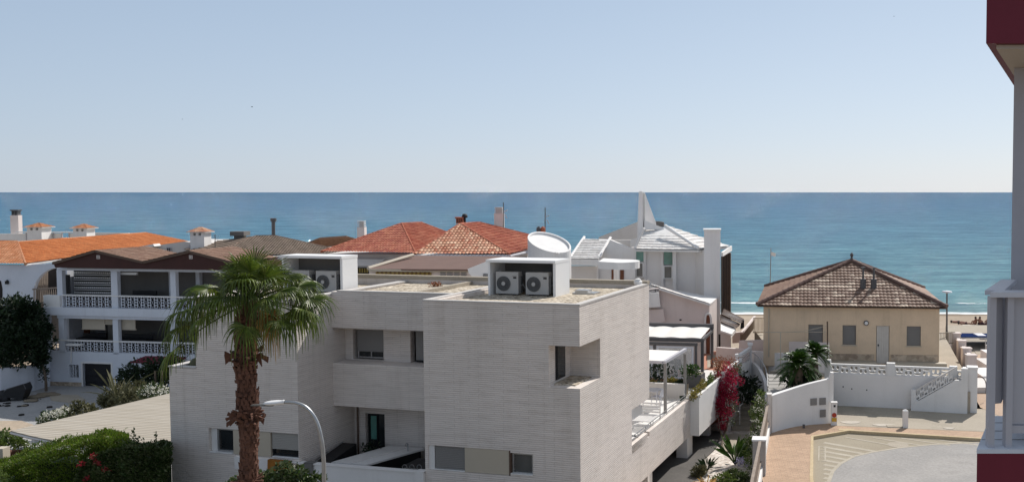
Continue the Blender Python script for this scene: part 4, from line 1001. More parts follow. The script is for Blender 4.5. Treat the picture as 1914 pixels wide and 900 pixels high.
def strap(name, label, c, n, L, w, mat, spread=.55):
    m = MB(); c = Vector(c)
    for i in range(n):
        a = random.uniform(0, 6.28); e = random.uniform(.15, spread); d = Vector((math.cos(a) * e, math.sin(a) * e, 1)).normalized(); l = L * random.uniform(.7, 1.1)
        sd = d.cross(Vector((random.gauss(0, 1), random.gauss(0, 1), .1))).normalized(); pts = []
        for k in range(6):
            t_ = k / 5; q = c + d * l * t_ + Vector((math.cos(a), math.sin(a), -.5)) * (e * .5 * l * t_ ** 2.2)
            ww = w * (.25 if t_ < .45 else (1.0 if t_ < .9 else .1)) * .5
            pts += [q - sd * ww, q + sd * ww]
        b = len(m.v); m.v += pts; m.f += [(b + 2 * k, b + 2 * k + 1, b + 2 * k + 3, b + 2 * k + 2) for k in range(5)]
    return tag(m.build(name, mat), label, 'plant')
strap('bird_of_paradise', 'upright fan of dark paddle leaves growing in the white gravel', PZ(1374, 868, -1.8), 34, 1.45, .15, LEAF_SAGO, .7)
strap('bird_of_paradise', 'dark broad leaved plant under the planter wall left of the bougainvillea trunk', PZ(1322, 880, -1.8), 26, .8, .12, LEAF_DARK, .8)
strap('spiky_plant', 'pale straw coloured spiky plant at the bottom edge of the garden', PZ(1322, 915, -1.8), 26, .65, .07, LEAF_DRY, .9)
for u, v, r_, mt, lab in ((1372, 888, .42, LEAF_SHRUB, 'round green bush below the paddle leaved plant'), (1352, 896, .55, LEAF_LIGHT, 'light green ground shrub at the bottom of the garden'), (1388, 893, .45, LEAF_SHRUB, 'dark green shrub at the foot of the pavement fence'), (1305, 880, .35, LEAF_OLIVE, 'small grey green shrub beside the white pillar')):
    m = MB(); foliage(m, PZ(u, v, -1.55), (r_, r_, r_ * .7), 800, .13); tag(m.build('garden_shrub', mt), lab, 'shrub')
m = MB(); foliage(m, PZ(1386, 862, -1.4), (.35, .3, .25), 160, .10); tag(m.build('lavender_flowers', leafmat('lavender_petal', [(.28, .25, .45), (.40, .37, .60)], .6, .3)), 'pale violet flowers beside the paddle leaved plant', 'flowers')

def sago(name, label, c, rad, n, base_z, trunk_r):
    c = Vector(c); t = root(name, label, 'sago palm', (c.x, c.y, base_z))
    m = MB()
    for i in range(n):
        a = i * 2.39996 + random.uniform(-.2, .2); el = math.radians(random.choice([70, 55, 40, 25, 10, -8, -22]) + random.uniform(-7, 7)); L = rad * random.uniform(.9, 1.15)
        d = Vector((math.cos(a) * math.cos(el), math.sin(a) * math.cos(el), math.sin(el))); pts = []
        for k in range(9):
            s_ = k / 8; pts.append(c + d * L * s_ - Vector((0, 0, 1)) * (.38 * L * s_ ** 2.2))
        m.tube(pts, .012, 4, .004)
        for k in range(1, 33):
            s_ = .12 + .88 * k / 32; j = min(7, int(s_ * 8)); q = pts[j].lerp(pts[j + 1], s_ * 8 - j); dd = (pts[j + 1] - pts[j]).normalized()
            sd = dd.cross(Vector((0, 0, 1))).normalized(); up = sd.cross(dd)
            ll = rad * .24 * math.sin(math.pi * min(.97, s_ * .85 + .12))
            for sg in (-1, 1): 
                v_ = (sd * sg + dd * .5 + up * .35).normalized(); m.leafq(q, v_, ll, .035, up)
    m.build('crown', LEAF_SAGO, t)
    m = MB(); m.lathe((c.x, c.y, base_z - .1), [(trunk_r * 1.1, 0), (trunk_r, .3), (trunk_r * 1.05, (c.z - base_z) * .6), (trunk_r * .8, c.z - base_z + .1)], 12); m.build('trunk', BARKG, t)
sago('sago_palm', 'nearer bright green sago palm behind the white meter wall', P(1492, 681, 46.0), 1.15, 70, 1.0, .24)
sago('sago_palm', 'darker sago palm behind and to the right, against the ochre house', P(1522, 660, 47.4), .95, 55, 1.0, .2)
m = MB(); foliage(m, P(1490, 708, 46.2), (.95, .5, .5), 900, .20); tag(m.build('undergrowth', LEAF_DARK), 'dark undergrowth around the stems of the sago palms', 'shrub')

# ------------------------------------------------------------------ ochre beach house
BH = Frame(3.05, 52.9, 6.6)      # front left corner of the walls; x to the right along the front
BH = Frame(P(1427, 570, 53).x, 53.0, 6.0)
hb = froot(BH, 'beach_house', 'ochre single storey house with brown hipped tile roof at the right by the beach', 'house')
fr_ = BH.hy(1755, 680, 0); WB = fr_.x; DP = 9.6
zE = BH.hy(1590, 571, -.15).z; zF = 1.1
sid = 1.0
def bh(u, v, ly=0): return BH.hy(u, v, ly)
def rect(u0, v0, u1, v1, ly=0): a = bh(u0, v0, ly); b = bh(u1, v1, ly); return (a.x, b.x, b.z, a.z)
wins = [rect(1511, 606, 1538, 645), rect(1575, 607, 1600, 644), rect(1695, 609, 1721, 646)]; door = rect(1638, 608, 1662, 679)
m = MB(BH); m.wall(0, WB, .9, zE, 0, .3, wins + [(door[0], door[1], 1.12, door[3])]); m.box(.0, .3, .301, DP, -1, zE); m.box(WB - .3, WB, .301, DP, -1, zE); m.box(.301, WB - .301, DP - .3, DP, -1, zE)
m.build('wall', OCHRE, hb)
for w in wins:
    m = MB(BH); m.box(w[0], w[1], .12, .16, w[2], w[3]); o = m.build('window', SHUT, hb)
    m = MB(BH); z = w[2] + .03
    while z < w[3] - .03: m.box(w[0] + .02, w[1] - .02, .09, .118, z, z + .035); z += .06
    m.build('shutter', SHUT, o)
    m = MB(BH); m.box(w[0] - .06, w[1] + .06, -.04, .1, w[2] - .06, w[2] - .001); m.build('sill', CREAM, o)
m = MB(BH); m.box(door[0] + .02, door[1] - .02, .06, .11, 1.12, door[3]); 
for k in range(5): x = door[0] + .04 + (door[1] - door[0] - .08) * k / 5; m.box(x, x + (door[1] - door[0]) / 5 - .05, .03, .059, 1.16, door[3] - .04)
o = m.build('door', DOORM, hb)
m = MB(BH); m.box(door[0] + .08, door[0] + .14, -.01, .029, 2.1, 2.2); m.build('handle', BLACK, o)
zs = bh(1600, 661).z
m = MB(BH); m.box(1.75, door[0] - .1, -.07, -.001, 1.3, zs); m.box(door[1] + .1, WB - .02, -.07, -.001, 1.3, zs); m.build('stone_plinth', STONE, hb)
m = MB(BH); m.box(1.75, door[0], -.55, -.001, 1.0, 1.29); m.box(door[1], WB + .35, -.55, -.001, 1.0, 1.29); m.build('ledge', CREAM, hb)
q = bh(1619, 603); m = MB(BH); m.lathe((q.x, -.001, q.z), [(.14, 0), (.14, -.07), (.10, -.08), (.10, -.03)], 18, 'y'); o = m.build('wall_lamp', ANTH, hb); m = MB(BH); m.lathe((q.x, -.02, q.z), [(.1, -.03), (.09, -.09), (.02, -.10)], 18, 'y'); m.build('lamp_globe', WHITE2, o)
# roof
eo = .35; c0 = Vector((-eo, -eo, zE - .03)); c1 = Vector((WB + eo, -eo, zE - .03)); c2 = Vector((WB + eo, DP + eo, zE - .03)); c3 = Vector((-eo, DP + eo, zE - .03))
ap = BH.hy(1592, 489, DP / 2)
for nm, a, b in (('f', c0, c1), ('r', c1, c2), ('b', c2, c3), ('l', c3, c0)):
    m = MB(BH); m.tiles((a, b, ap, ap), .21, .36, .022, .05); m.build('roof', BROWNT if nm == 'f' else BROWNT2, hb)
m = MB(BH); m.prism([(-eo + .03, -eo + .03), (WB + eo - .03, -eo + .03), (WB + eo - .03, DP + eo - .03), (-eo + .03, DP + eo - .03)], zE - .10, zE - .04); m.build('eaves', BROWNMET, hb)
m = MB(BH)
for a in (c0, c1, c2, c3): m.ridge(a + Vector((0, 0, .09)), ap + Vector((0, 0, .10)), .11)
m.build('hip_tiles', ROOFBROWN, hb)
m = MB(BH); m.lathe(ap + Vector((0, 0, .05)), [(.12, 0), (.10, .15), (.05, .22), (.10, .32), (.11, .38), (.03, .50), (.0, .52)], 12); m.build('finial', ANTH, hb)
for u in (1613, 1633):
    k_ = (BH.hy(u, 552, 1.7)); lx = k_.x; zr = zE + (ap.z - zE) * (1.7 + eo) / (DP / 2 + eo)
    m = MB(BH); m.tube([(lx, 1.7, zr - .1), (lx, 1.7, zr + .50)], .17, 10); m.tube([(lx, 1.7, zr + .5), (lx, 1.7, zr + 1.15)], .055, 8); m.tube([(lx, 1.7, zr + 1.12), (lx, 1.7, zr + 1.16)], .12, 8); m.build('vent_pipe', ANTH, hb)
m = MB(BH); m.tube([(.3, -.04, zE - .2), (.3, -.04, 1.4)], .035, 6); m.tube([(2.3 * 1.9, -.04, zE - .9), (2.3 * 1.9, -.04, 1.2)], .03, 6) if False else None; m.build('downpipe', CREAM, hb)
# house yard
mb = MB(); a = BH.w(-1.3, 14, 0); mb.prism([(6.42, 47.75), (12.95, 46.55), tuple(BH.w(WB + .9, -5.6, 0)[:2]), tuple(BH.w(WB + 2.0, 13, 0)[:2]), tuple(BH.w(-1.2, 13, 0)[:2]), (4.2, 52), (3.4, 50.9), (6.35, 49.3)], -2.2, 1.0); struct(mb.build('yard_slab', CONC))
# yard front wall with pierced balustrade
YA = PZ(1558, 757, 0); YB = PZ(1822, 769, 0); yw_ = math.degrees(math.atan2(-(YB.y - YA.y), (YB.x - YA.x))); YW = Frame(YA.x, YA.y, yw_); LW = (YB - YA).length
t = froot(YW, 'yard_wall', 'white wall with pierced balustrade in front of the ochre beach house', 'wall')
zt = YW.hy(1640, 683, 0).z; zb = YW.hy(1640, 700.5, 0).z; zp = YW.hy(1665, 678, 0).z
xs0 = YW.hy(1703, 740, 0).x; xe = YW.hy(1782, 700, 0).x; xg = YW.hy(1808, 720, 0).x
m = MB(YW); m.box(-.35, xe, 0, .2, -.3, zb); m.box(xe, xg, .0, .2, -.3, zb - .05); m.build('wall', WHITE, t)
xm = YW.hy(1665, 690, 0).x
m = MB(YW); m.box(xm - .2, xm + .2, -.04, .24, zb + .001, zp); m.box(xe - .18, xe + .18, -.04, .24, zb + .001, zp - .05); m.box(-.45, -.15, -.04, .24, -.2, zp + .05); m.build('pier', WHITE2, t)
m = MB(YW); m.box(xg - .22, xg + .45, -.25, .25, -.3, YW.hy(1818, 687, 0).z); m.box(xg - .03, xg + .48, -.28, .28, YW.hy(1818, 687, 0).z, YW.hy(1818, 684, 0).z); m.build('end_pillar', WHITE2, t)
def pierced(fr, x0, x1, z0, z1, y0, y1, name, parent, mat=WHITE2):
    m = MB(fr); w = .42; n = max(1, round((x1 - x0) / w)); w = (x1 - x0) / n; h = (z1 - z0)
    m.box(x0, x1, y0, y1, z0, z0 + .03); m.box(x0, x1, y0 - .02, y1 + .02, z1 - .05, z1 + .02); z0 += .031; z1 -= .051; h = z1 - z0
    for i in range(n):
        a = x0 + i * w
        if i % 2 == 0:
            hole_cell(m, a, a + w / 2, z0 + h * .38, z1, y0, y1, w * .15, h * .25); hole_cell(m, a + w / 2, a + w, z0 + h * .38, z1, y0, y1, w * .15, h * .25)
            hole_cell(m, a, a + w, z0, z0 + h * .38, y0, y1, w * .40, h * .12)
        else:
            hole_cell(m, a, a + w / 2, z0, z0 + h * .62, y0, y1, w * .15, h * .25); hole_cell(m, a + w / 2, a + w, z0, z0 + h * .62, y0, y1, w * .15, h * .25)
            hole_cell(m, a, a + w, z0 + h * .62, z1, y0, y1, w * .40, h * .12)
    return m.build(name, mat, parent)
pierced(YW, -.15, xm - .2, zb, zt, .04, .16, 'pierced_panel', t); pierced(YW, xm + .2, xe - .18, zb, zt, .04, .16, 'pierced_panel', t); pierced(YW, xe + .18, xg, zb - .05, zt - .12, .04, .16, 'pierced_panel', t)
for x in (.5, 1.2, 2.1, 2.6, 3.4): pass
m = MB(YW)
for u, v in ((1576, 722), (1620, 728), (1592, 726), (1733, 728)): q = YW.hy(u, v, 0); m.lathe((q.x, -.004, q.z), [(.035, 0), (.035, -.004)], 8, 'y')
m.build('drain_hole', BLACK, t)
# ramp stair wall in front
q0 = PZ(1703, 766, 0); q1 = PZ(1808, 772, 0); RF = Frame(q0.x, q0.y, math.degrees(math.atan2(-(q1.y - q0.y), q1.x - q0.x))); 
t = froot(RF, 'stair_wall', 'white sloping stair parapet with slanted pierced blocks before the yard wall', 'stair wall')
A_ = RF.hy(1703, 727, 0); B_ = RF.hy(1786, 685, 0); C_ = RF.hy(1808, 690, 0); Lr = RF.hy(1808, 772, 0).x
sl = (B_.z - A_.z) / (B_.x - A_.x - .3)
za0 = A_.z - .62
m = MB(RF); m.vprism([(0, -.2), (Lr, -.2), (Lr, B_.z - .62), (B_.x, B_.z - .62), (.35, za0 + .1), (0, za0 + .1)], -.1, .1); m.box(Lr - .3, Lr, -.101, .101, B_.z - .63, B_.z - .05); m.box(0, .22, -.11, .11, za0, A_.z)
m.build('wall', WHITE2, t)
ns = 9; m = MB(RF)
for i in range(ns):
    xa = .22 + (B_.x - .35) * i / ns; xb = .22 + (B_.x - .35) * (i + 1) / ns
    zf = lambda x: A_.z - .0 + (x - .2) * (B_.z - A_.z) / (B_.x - .2)
    za, zb2 = zf(xa), zf(xb)
    sh = lambda p, xa=xa, xb=xb, za=za, zb2=zb2: (p[0], p[1], p[2] + za - .58 + (zb2 - za) * (p[0] - xa) / (xb - xa))
    w = xb - xa
    if i % 2 == 0:
        hole_cell(m, xa, xa + w / 2, .2, .55, -.05, .05, w * .16, .13, M=sh); hole_cell(m, xa + w / 2, xb, .2, .55, -.05, .05, w * .16, .13, M=sh); hole_cell(m, xa, xb, .0, .2, -.05, .05, w * .38, .06, M=sh)
    else:
        hole_cell(m, xa, xa + w / 2, .0, .35, -.05, .05, w * .16, .13, M=sh); hole_cell(m, xa + w / 2, xb, .0, .35, -.05, .05, w * .16, .13, M=sh); hole_cell(m, xa, xb, .35, .55, -.05, .05, w * .38, .06, M=sh)
m.build('pierced_panel', WHITE2, t)
m = MB(RF); m.thick([(.2, -.08, A_.z + .0), (B_.x, -.08, B_.z), (B_.x, .08, B_.z), (.2, .08, A_.z + .0)], .05); m.build('coping', GREYWALL, t)
for i in range(6):
    m = MB(RF); x = .5 + i * .45; m.box(x, Lr, .11, 1.0, -.1, .17 * (i + 1)); m.build('step', CONC, t)
# stepped piers going down to the beach on the right
t = root('stepped_wall', 'cream wall stepping down towards the beach right of the ochre house', 'wall', PZ(1812, 700, .3))
prs = [(1813, 681, 48.6), (1802, 653, 53), (1794, 638, 57.5), (1789, 627, 62), (1785, 621, 66.5)]
prs = [(1817, 664, 50.0), (1808, 651, 54.0), (1799, 637, 58.0), (1789, 623, 62.5)]
for i, (u, v, y) in enumerate(prs):
    a = P(u, v, y); nxt = P(*prs[i + 1]) if i + 1 < len(prs) else a + Vector((.55, 4, -.15))
    m = MB(); m.box(a.x - .30, a.x + .18, a.y - .22, a.y + .22, -2, a.z); m.box(a.x - .34, a.x + .22, a.y - .26, a.y + .26, a.z, a.z + .07); m.build('pier', PINKISH, t)
    zc = a.z - .12; zd = a.z - .45; m = MB(); m.add([(a.x - .1, a.y + .2, -2), (a.x + .1, a.y + .2, -2), (nxt.x + .1, nxt.y - .2, -2), (nxt.x - .1, nxt.y - .2, -2), (a.x - .1, a.y + .2, zc), (a.x + .1, a.y + .2, zc), (nxt.x + .1, nxt.y - .2, zd), (nxt.x - .1, nxt.y - .2, zd)], [(0, 3, 2, 1), (4, 5, 6, 7), (0, 1, 5, 4), (1, 2, 6, 5), (2, 3, 7, 6), (3, 0, 4, 7)]); m.build('panel', PINKISH, t)
# yard side gate (white bars) at the seaward end
t = root('bar_fence', 'short white barred fence between the ochre house and the stepped wall', 'fence', P(1770, 640, 62))
m = MB(); a, b = P(1755, 622, 62), P(1785, 620, 62.4); m.tube([a, b], .03, 6); m.tube([a - Vector((0, 0, .7)), b - Vector((0, 0, .7))], .03, 6)
for k in range(12): q = a.lerp(b, k / 11); m.tube([q, q - Vector((0, 0, .75))], .018, 5)
m.build('bars', CREAM, t)
t = root('bar_fence', 'white barred gate between the white villa and the ochre house', 'gate', P(1419, 620, 64))
m = MB(); a, b = P(1408, 594, 64), P(1428, 594, 64); m.tube([a, b], .04, 6); m.tube([a - Vector((0, 0, .95)), b - Vector((0, 0, .95))], .04, 6)
for k in range(9): q = a.lerp(b, k / 8); m.tube([q, q - Vector((0, 0, 1.0))], .022, 5)
m.build('bars', CREAM, t)
t = root('ramp_fence', 'long pale slatted balustrade sloping down to the beach beside the white villa', 'fence', P(1395, 620, 66))
m = MB(); a, b = P(1384, 620, 60), P(1409, 590, 70); m.thick([a, b, b - Vector((0, 0, .12)), a - Vector((0, 0, .12))], .15); m.build('handrail', PINKISH, t)
for k in range(16): m = MB(); q = a.lerp(b, (k + .5) / 16); m.box(q.x - .05, q.x + .05, q.y - .05, q.y + .05, q.z - .9, q.z - .12); m.build('baluster', WOODG, t)
m = MB(); pxp(m, [(1369, 622), (1384, 620), (1385, 640), (1369, 641)], 60.5, .3); m.build('end_wall', PINKISH, t)
m = MB(); m.tube([P(1352, 648, 58), P(1374, 618, 60)], .09, 6); m.build('lower_rail', WHITE2, t)
# promenade, beach things at the far right
mb = MB(); a = P(1790, 690, 50); mb.prism([(14.0, 46.4), (16.4, 62.6), (19, 76), (45, 76), (45, 46)], -3.4, -.02); struct(mb.build('promenade', CONC)) 
t = root('terrace_steps', 'broad white steps with thin rails behind the near grey balcony', 'steps', PZ(1830, 690, 0))
for i in range(5):
    a = P(1806 + i * 0, 702 - i * 13, 50 + i * 2.6); m = MB(); m.box(a.x + .55 + .35 * i, a.x + 6, a.y, a.y + 2.59, -.2, .30 + .10 * i if i < 4 else .5); m.build('step', WHITE if i % 2 else GREYWALL, t)
t = root('step_railing', 'thin grey metal railing on the white steps below the blue canopy', 'railing', P(1820, 655, 60))
for v0, v1 in ((638, 632), (652, 646)):
    pass
m = MB(); m.tube([P(1795, 631, 61), P(1900, 631, 61)], .03, 6); m.tube([P(1797, 638, 61), P(1900, 638, 61)], .02, 6); m.build('rail', STEEL, t)
for u in (1803, 1842, 1880): m = MB(); m.tube([P(u, 631, 61), P(u, 652, 61)], .025, 6); m.build('baluster', STEEL, t)
t = root('blue_canopy', 'long dark blue canopy at the edge of the sand, behind the stepped wall', 'canopy', P(1825, 632, 67))
m = MB(); a = P(1789, 625, 68); b = P(1900, 626, 68); m.thick([a, b, P(1900, 632, 64), P(1797, 632, 64)], .12); m.build('cover', BLUEP, t)
m = MB(); m.box(P(1830, 628, 65).x, P(1846, 628, 65).x, 64.6, 66.4, P(1835, 629, 65.5).z - .05, P(1835, 629, 65.5).z + .12); m.build('folded_strip', GREYPAINTL, t)
for u in (1800, 1885): m = MB(); a = P(u, 632, 65); m.tube([a, (a.x, a.y, -.1)], .04, 6); m.build('post', STEEL, t)
o = MB().tube(spline([P(1823, 706, 48), P(1830, 703, 48), P(1838, 706, 48), P(1843, 716, 48), P(1843, 735, 48)]), .025, 6).build('bike_hoop', BROWNMET); tag(o, 'brown metal hoop beside the end pillar of the white yard wall', 'hoop')
# poles
a = PZ(1770, 645, .2); a = P(1770, 640, 63); t = root('promenade_lamp', 'thin dark lamp post with flat head standing on the beach side of the ochre house', 'lamp post', (a.x, a.y, -1))
m = MB(); m.tube([(a.x, a.y, -1), P(1770, 547, 63)], .07, 8, .05); m.build('pole', ANTH, t); m = MB(); q = P(1770, 546, 63); m.lathe(q, [(.06, -.05), (.35, .02), (.3, .08), (.05, .12)], 14); m.build('lamp_head', GREYPAINTL, t)
a = P(1437, 600, 66); t = root('flagpole', 'thin pole with a small white streamer standing left of the ochre house', 'pole', (a.x, a.y, -1))
m = MB(); m.tube([(a.x, a.y, -1), P(1441, 463, 66)], .05, 6, .03); m.build('pole', STEEL, t); q = P(1441, 470, 66); m = MB(); m.thick([q, q + Vector((.35, .1, -.12)), q + Vector((.3, .1, -.35)), q + Vector((0, 0, -.25))], .02); m.build('streamer', FABRIC, t)
a = P(1547, 680, 50.4); t = root('clothesline_pole', 'thin brown pole with washing lines strung to the left across the ochre wall', 'pole', (a.x, a.y, 1.0))
m = MB(); m.tube([(a.x, a.y, .9), P(1546.5, 600, 50.4)], .04, 6); m.build('pole', BROWNMET, t)
m = MB(); m.tube(spline([P(1546, 608, 50.4), P(1500, 618, 51), P(1430, 621, 52)]), .012, 4); m.tube([P(1546, 620, 50.4), P(1430, 620, 52)], .012, 4); m.build('line', CREAM, t)
a = P(1459, 655, 52); o = MB().tube([(a.x, a.y, 1.0), P(1459, 621, 52)], .03, 6).build('clothesline_post', CREAM); tag(o, 'short pale post holding the left end of the washing lines', 'post')
# ------------------------------------------------------------------ white villa
vl = root('white_villa', 'white modern villa with slatted white roofs, tall fin and slanted cylinder, behind the brick house', 'villa', P(1250, 700, 64))
m = MB(); pxp(m, [(1180, 462), (1316, 464), (1316, 720), (1180, 720)], 64.0, .4)
for u0, u1, d in ((1203, 1207, .18), (1235, 1240, .22), (1257, 1264, .5), (1264, 1300, .12)): pxp(m, [(u0, 466), (u1, 466), (u1, 700), (u0, 700)], 64 - d, d - .01)
a, b = P(1300, 467, 63.88), P(1317, 467, 62.6); m.add([a, b, (b.x, b.y, -1), (a.x, a.y, -1)], [(0, 1, 2, 3)])
pxp(m, [(1316, 431), (1346.5, 431), (1347, 700), (1316, 700)], 62.4, 1.3)
pxp(m, [(1066, 497), (1187, 497), (1187, 560), (1066, 560)], 63.0, .3)
pxp(m, [(1147, 489), (1155, 489), (1155, 545), (1147, 545)], 60.2, .25); pxp(m, [(1115, 489), (1118, 489), (1118, 545), (1115, 545)], 62.6, .25)
m.build('wall', WHITE, vl)
m = MB(); pxp(m, [(1314.5, 428), (1348, 428), (1348, 431), (1314.5, 431)], 62.3, 1.5); pxp(m, [(1066, 483), (1119, 484), (1119, 496), (1066, 495)], 61.9, .5); m.build('fascia', WHITE2, vl)
zr = 6.75
b_, r2 = PZ(1306, 467, zr), PZ(1364, 460, zr)
tp = [PZ(1187, 465.8, zr), b_, PZ(1241, 424, 8.1), PZ(1204, 423.4, 8.1)]
m = MB(); m.tiles(tp, .5, .46, .018, .05, 3); m.build('roof', WHITET, vl)
m = MB(); m.tiles((b_, r2, PZ(1243, 421, 8.15), PZ(1243, 421, 8.15)), .5, .6, .018, .05, 3); m.build('roof', WHITET, vl)
m = MB(); m.thick([p - Vector((0, 0, .03)) for p in tp], .12); m.thick([p - Vector((0, 0, .03)) for p in (b_, r2, PZ(1243, 421, 8.15))], .12); m.build('roof_slab', WHITE2, vl)
m = MB(); m.tube([b_ + Vector((0, 0, .1)), PZ(1243, 421, 8.25)], .10, 6); m.tube([PZ(1187, 464, zr + .05), PZ(1204, 426, 8.15)], .10, 6); m.build('hip_tiles', WHITE2, vl)
m = MB(); m.tiles((PZ(1066, 484, 6.2), PZ(1119, 484, 6.2), PZ(1141, 447, 7.25), PZ(1092, 446, 7.25)), .5, .46, .018, .055, 3); m.build('roof', WHITET, vl)
m = MB(); q = [PZ(1066, 484, 6.17), PZ(1119, 484, 6.17), PZ(1141, 447, 7.22), PZ(1092, 446, 7.22)]; m.thick(q, .12); m.tube([q[0] + Vector((0, 0, .12)), q[3] + Vector((0, 0, .12))], .1, 6); m.tube([q[1] + Vector((0, 0, .12)), q[2] + Vector((0, 0, .12))], .1, 6); m.build('roof_slab', WHITE2, vl)
m = MB(); pxp(m, [(1140, 448), (1178, 448), (1178, 480), (1135, 480)], 66.0, .3); m.build('parapet', GREYWALL, vl); m = MB(); pxp(m, [(1178, 449), (1200, 442), (1190, 466), (1178, 470)], 65.9, .3); m.build('parapet', WHITE2, vl); m = MB(); pxp(m, [(1119, 443), (1192, 414), (1194, 455), (1119, 452)], 70, .3); m.build('upper_wall', GREYWALL, vl)
m = MB(); pxp(m, [(1194, 358), (1201, 357.5), (1202, 466), (1190, 466)], 66, .6); m.build('fin', WHITE2, vl)
m = MB(); a = [P(1201, 360, 66.3), P(1222, 416, 67.4), P(1222, 430, 67.4), P(1202, 430, 66.3)]; m.thick(a, .2); m.build('sail_wall', WHITE, vl)
m = MB(); a = [P(1204, 411, 66.2), P(1241, 426, 66.4), P(1241, 429, 66.4), P(1204, 429, 66.2)]; m.thick(a, .15); m.build('sail_wall', WHITE2, vl)
m = MB(); pxp(m, [(1223, 413), (1238, 414), (1239, 424), (1223, 422)], 69.5, .6); pxp(m, [(1238, 415), (1241, 415), (1241, 424), (1238, 424)], 69.4, .5); m.build('chimney', GREYIN, vl)
m = MB(); pxp(m, [(1118, 486), (1141, 448), (1180, 464), (1190, 486)], 64.6, .5); m.build('side_wall', WHITE2, vl)
# rounded porch canopy
za = 6.42; a = PZ(1119, 488, za); b = PZ(1185, 490, za); r_ = 1.6
pts = [(a.x, a.y - .2)] + [(b.x - .9 + 1.15 * math.cos(t_), b.y + 1.2 + 1.4 * math.sin(t_)) for t_ in [(-90 + 18 * i) * math.pi / 180 for i in range(11)]] + [(a.x, b.y + 3.6)]
m = MB(); m.prism(pts, za - .42, za); m.build('porch_canopy', WHITE2, vl)
for u0, u1 in ((1143, 1148), (1159, 1166)): m = MB(); pxp(m, [(u0, 502), (u1, 502), (u1, 560), (u0, 560)], 62.93, .06); m.build('door', WOOD, vl)
VW = Frame(0, 64, 0)
for u0, u1, v0, v1, v2, v3 in ((1189, 1203, 465, 488, 490, 518), (1241, 1257, 468, 494, 496, 521)):
    m = MB(); pxp(m, [(u0, v0), (u1, v0), (u1, v1), (u0, v1)], 63.86, .12); m.build('green_window', GLASSGREEN, vl)
    a = P(u0 - 1, v2, 63.8); b = P(u1, v3, 63.8); window(Frame(0, 63.8, 0), vl, a.x, b.x, b.z, a.z, .0, 0, WHITE2, GLASSG, bars=0, t=.07)
# glazed seaward side
a0, a1 = P(1348, 478, 62.6), P(1363, 472, 68.5)
m = MB(); m.add([a0, a1, (a1.x, a1.y, -1), (a0.x, a0.y, -1)], [(0, 3, 2, 1)]); m.build('glazed_side', GLASSD, vl)
m = MB()
for k in (0, .35, .7, 1): q = a0.lerp(a1, k); m.box(q.x - .01, q.x + .10, q.y - .08, q.y + .08, -1, q.z)
m.build('window_frame', BROWNMET, vl)
m = MB(); m.thick([P(1348, 471, 62.5), P(1365, 459, 68.6), P(1365, 468, 68.6), P(1348, 479, 62.5)], .12); m.box(a1.x + .0, a1.x + .14, a1.y - .05, a1.y + .2, -1, a1.z); m.build('side_fascia', WHITE2, vl)
# slanted cylinder
cc = P(1027, 452, 57.5); rr = 1.28
m = MB(); n = 40
def cz(x, y): return cc.z - .30 * x + .34 * y
for ring, (r_, dz) in enumerate(((rr, None), (rr, 0), (rr - .09, 0), (rr - .09, -.13), (0.01, -.13))):
    for k in range(n):
        x, y = r_ * math.cos(2 * math.pi * k / n), r_ * math.sin(2 * math.pi * k / n)
        m.v.append(Vector((cc.x + x, cc.y + y, -1 if dz is None else cz(x, y) + dz)))
for r_ in range(4):
    for k in range(n): m.f.append((r_ * n + k, r_ * n + (k + 1) % n, (r_ + 1) * n + (k + 1) % n, (r_ + 1) * n + k))
m.build('slanted_cylinder', WHITE2, vl)
m = MB(); m.box(cc.x + .55, cc.x + .60, cc.y - 1.3, cc.y - 1.0, cz(.55, -1.2) - .02, cz(.55, -1.2) + .05); m.box(cc.x + .70, cc.x + .75, cc.y - 1.32, cc.y - 1.0, cz(.7, -1.2) - .02, cz(.7, -1.2) + .05); m.build('spout', WHITE2, vl)
# lower wing
m = MB(); pxp(m, [(1205, 541), (1237, 537), (1326, 566), (1327, 720), (1205, 720)], 58, .3)
a, b = P(1326, 566, 58.0), P(1341, 556, 62.3); m.add([a, b, (b.x, b.y, -1), (a.x, a.y, -1)], [(0, 3, 2, 1)]); m.build('wing_wall', PINKISH, vl)
m = MB(); m.tiles((P(1235, 538, 57.6), P(1327, 567, 57.6), P(1341, 554.5, 62.5), P(1208, 528, 62.5)), .5, .5, .018, .045, 3); m.build('roof', WHITET, vl)
m = MB(); m.thick([P(1205, 531, 62.4), P(1235, 539, 57.6), P(1327, 568, 57.6), P(1341, 556, 62.4)], .1); m.build('roof_slab', WHITE2, vl)
m = MB(); pxp(m, [(1205, 548), (1231, 546), (1234, 573), (1205, 575)], 57.2, .7); m.build('parapet', WHITE2, vl)
m = MB(); pxp(m, [(1205, 579), (1240, 577), (1243, 600), (1205, 612)], 57.6, .35); m.build('curved_parapet', PINKISH, vl)
m = MB(); m.tube([P(1205, 543, 57.4), P(1232, 541, 57.4)], .02, 6); m.tube([P(1205, 547, 57.4), P(1232, 544.5, 57.4)], .02, 6); m.tube([P(1225, 540, 57.4), P(1225, 547, 57.4)], .025, 6); m.build('railing', BLACK, vl)
for u in (1229, 1272): m = MB(); pxp(m, [(u - 2, 596), (u + 2, 596), (u + 2, 598.5), (u - 2, 598.5)], 57.97, .04); m.build('wall_vent', BLACK, vl)
m = MB(); pts = [(1319, 660), (1319, 596)] + [(1323.5 + 4.5 * math.cos(t_), 596 - 8 * math.sin(t_)) for t_ in [math.pi - math.pi * i / 8 for i in range(1, 8)]] + [(1328, 596), (1328, 660)]; pxp(m, pts, 57.93, .06); ar = m.build('arched_door', WOOD, vl)
m = MB(); m.tube(spline([P(1318, 660, 57.9), P(1318, 597, 57.9), P(1323, 586, 57.9), P(1329, 597, 57.9), P(1329, 660, 57.9)]), .07, 6); m.build('arch_surround', WHITE2, ar)
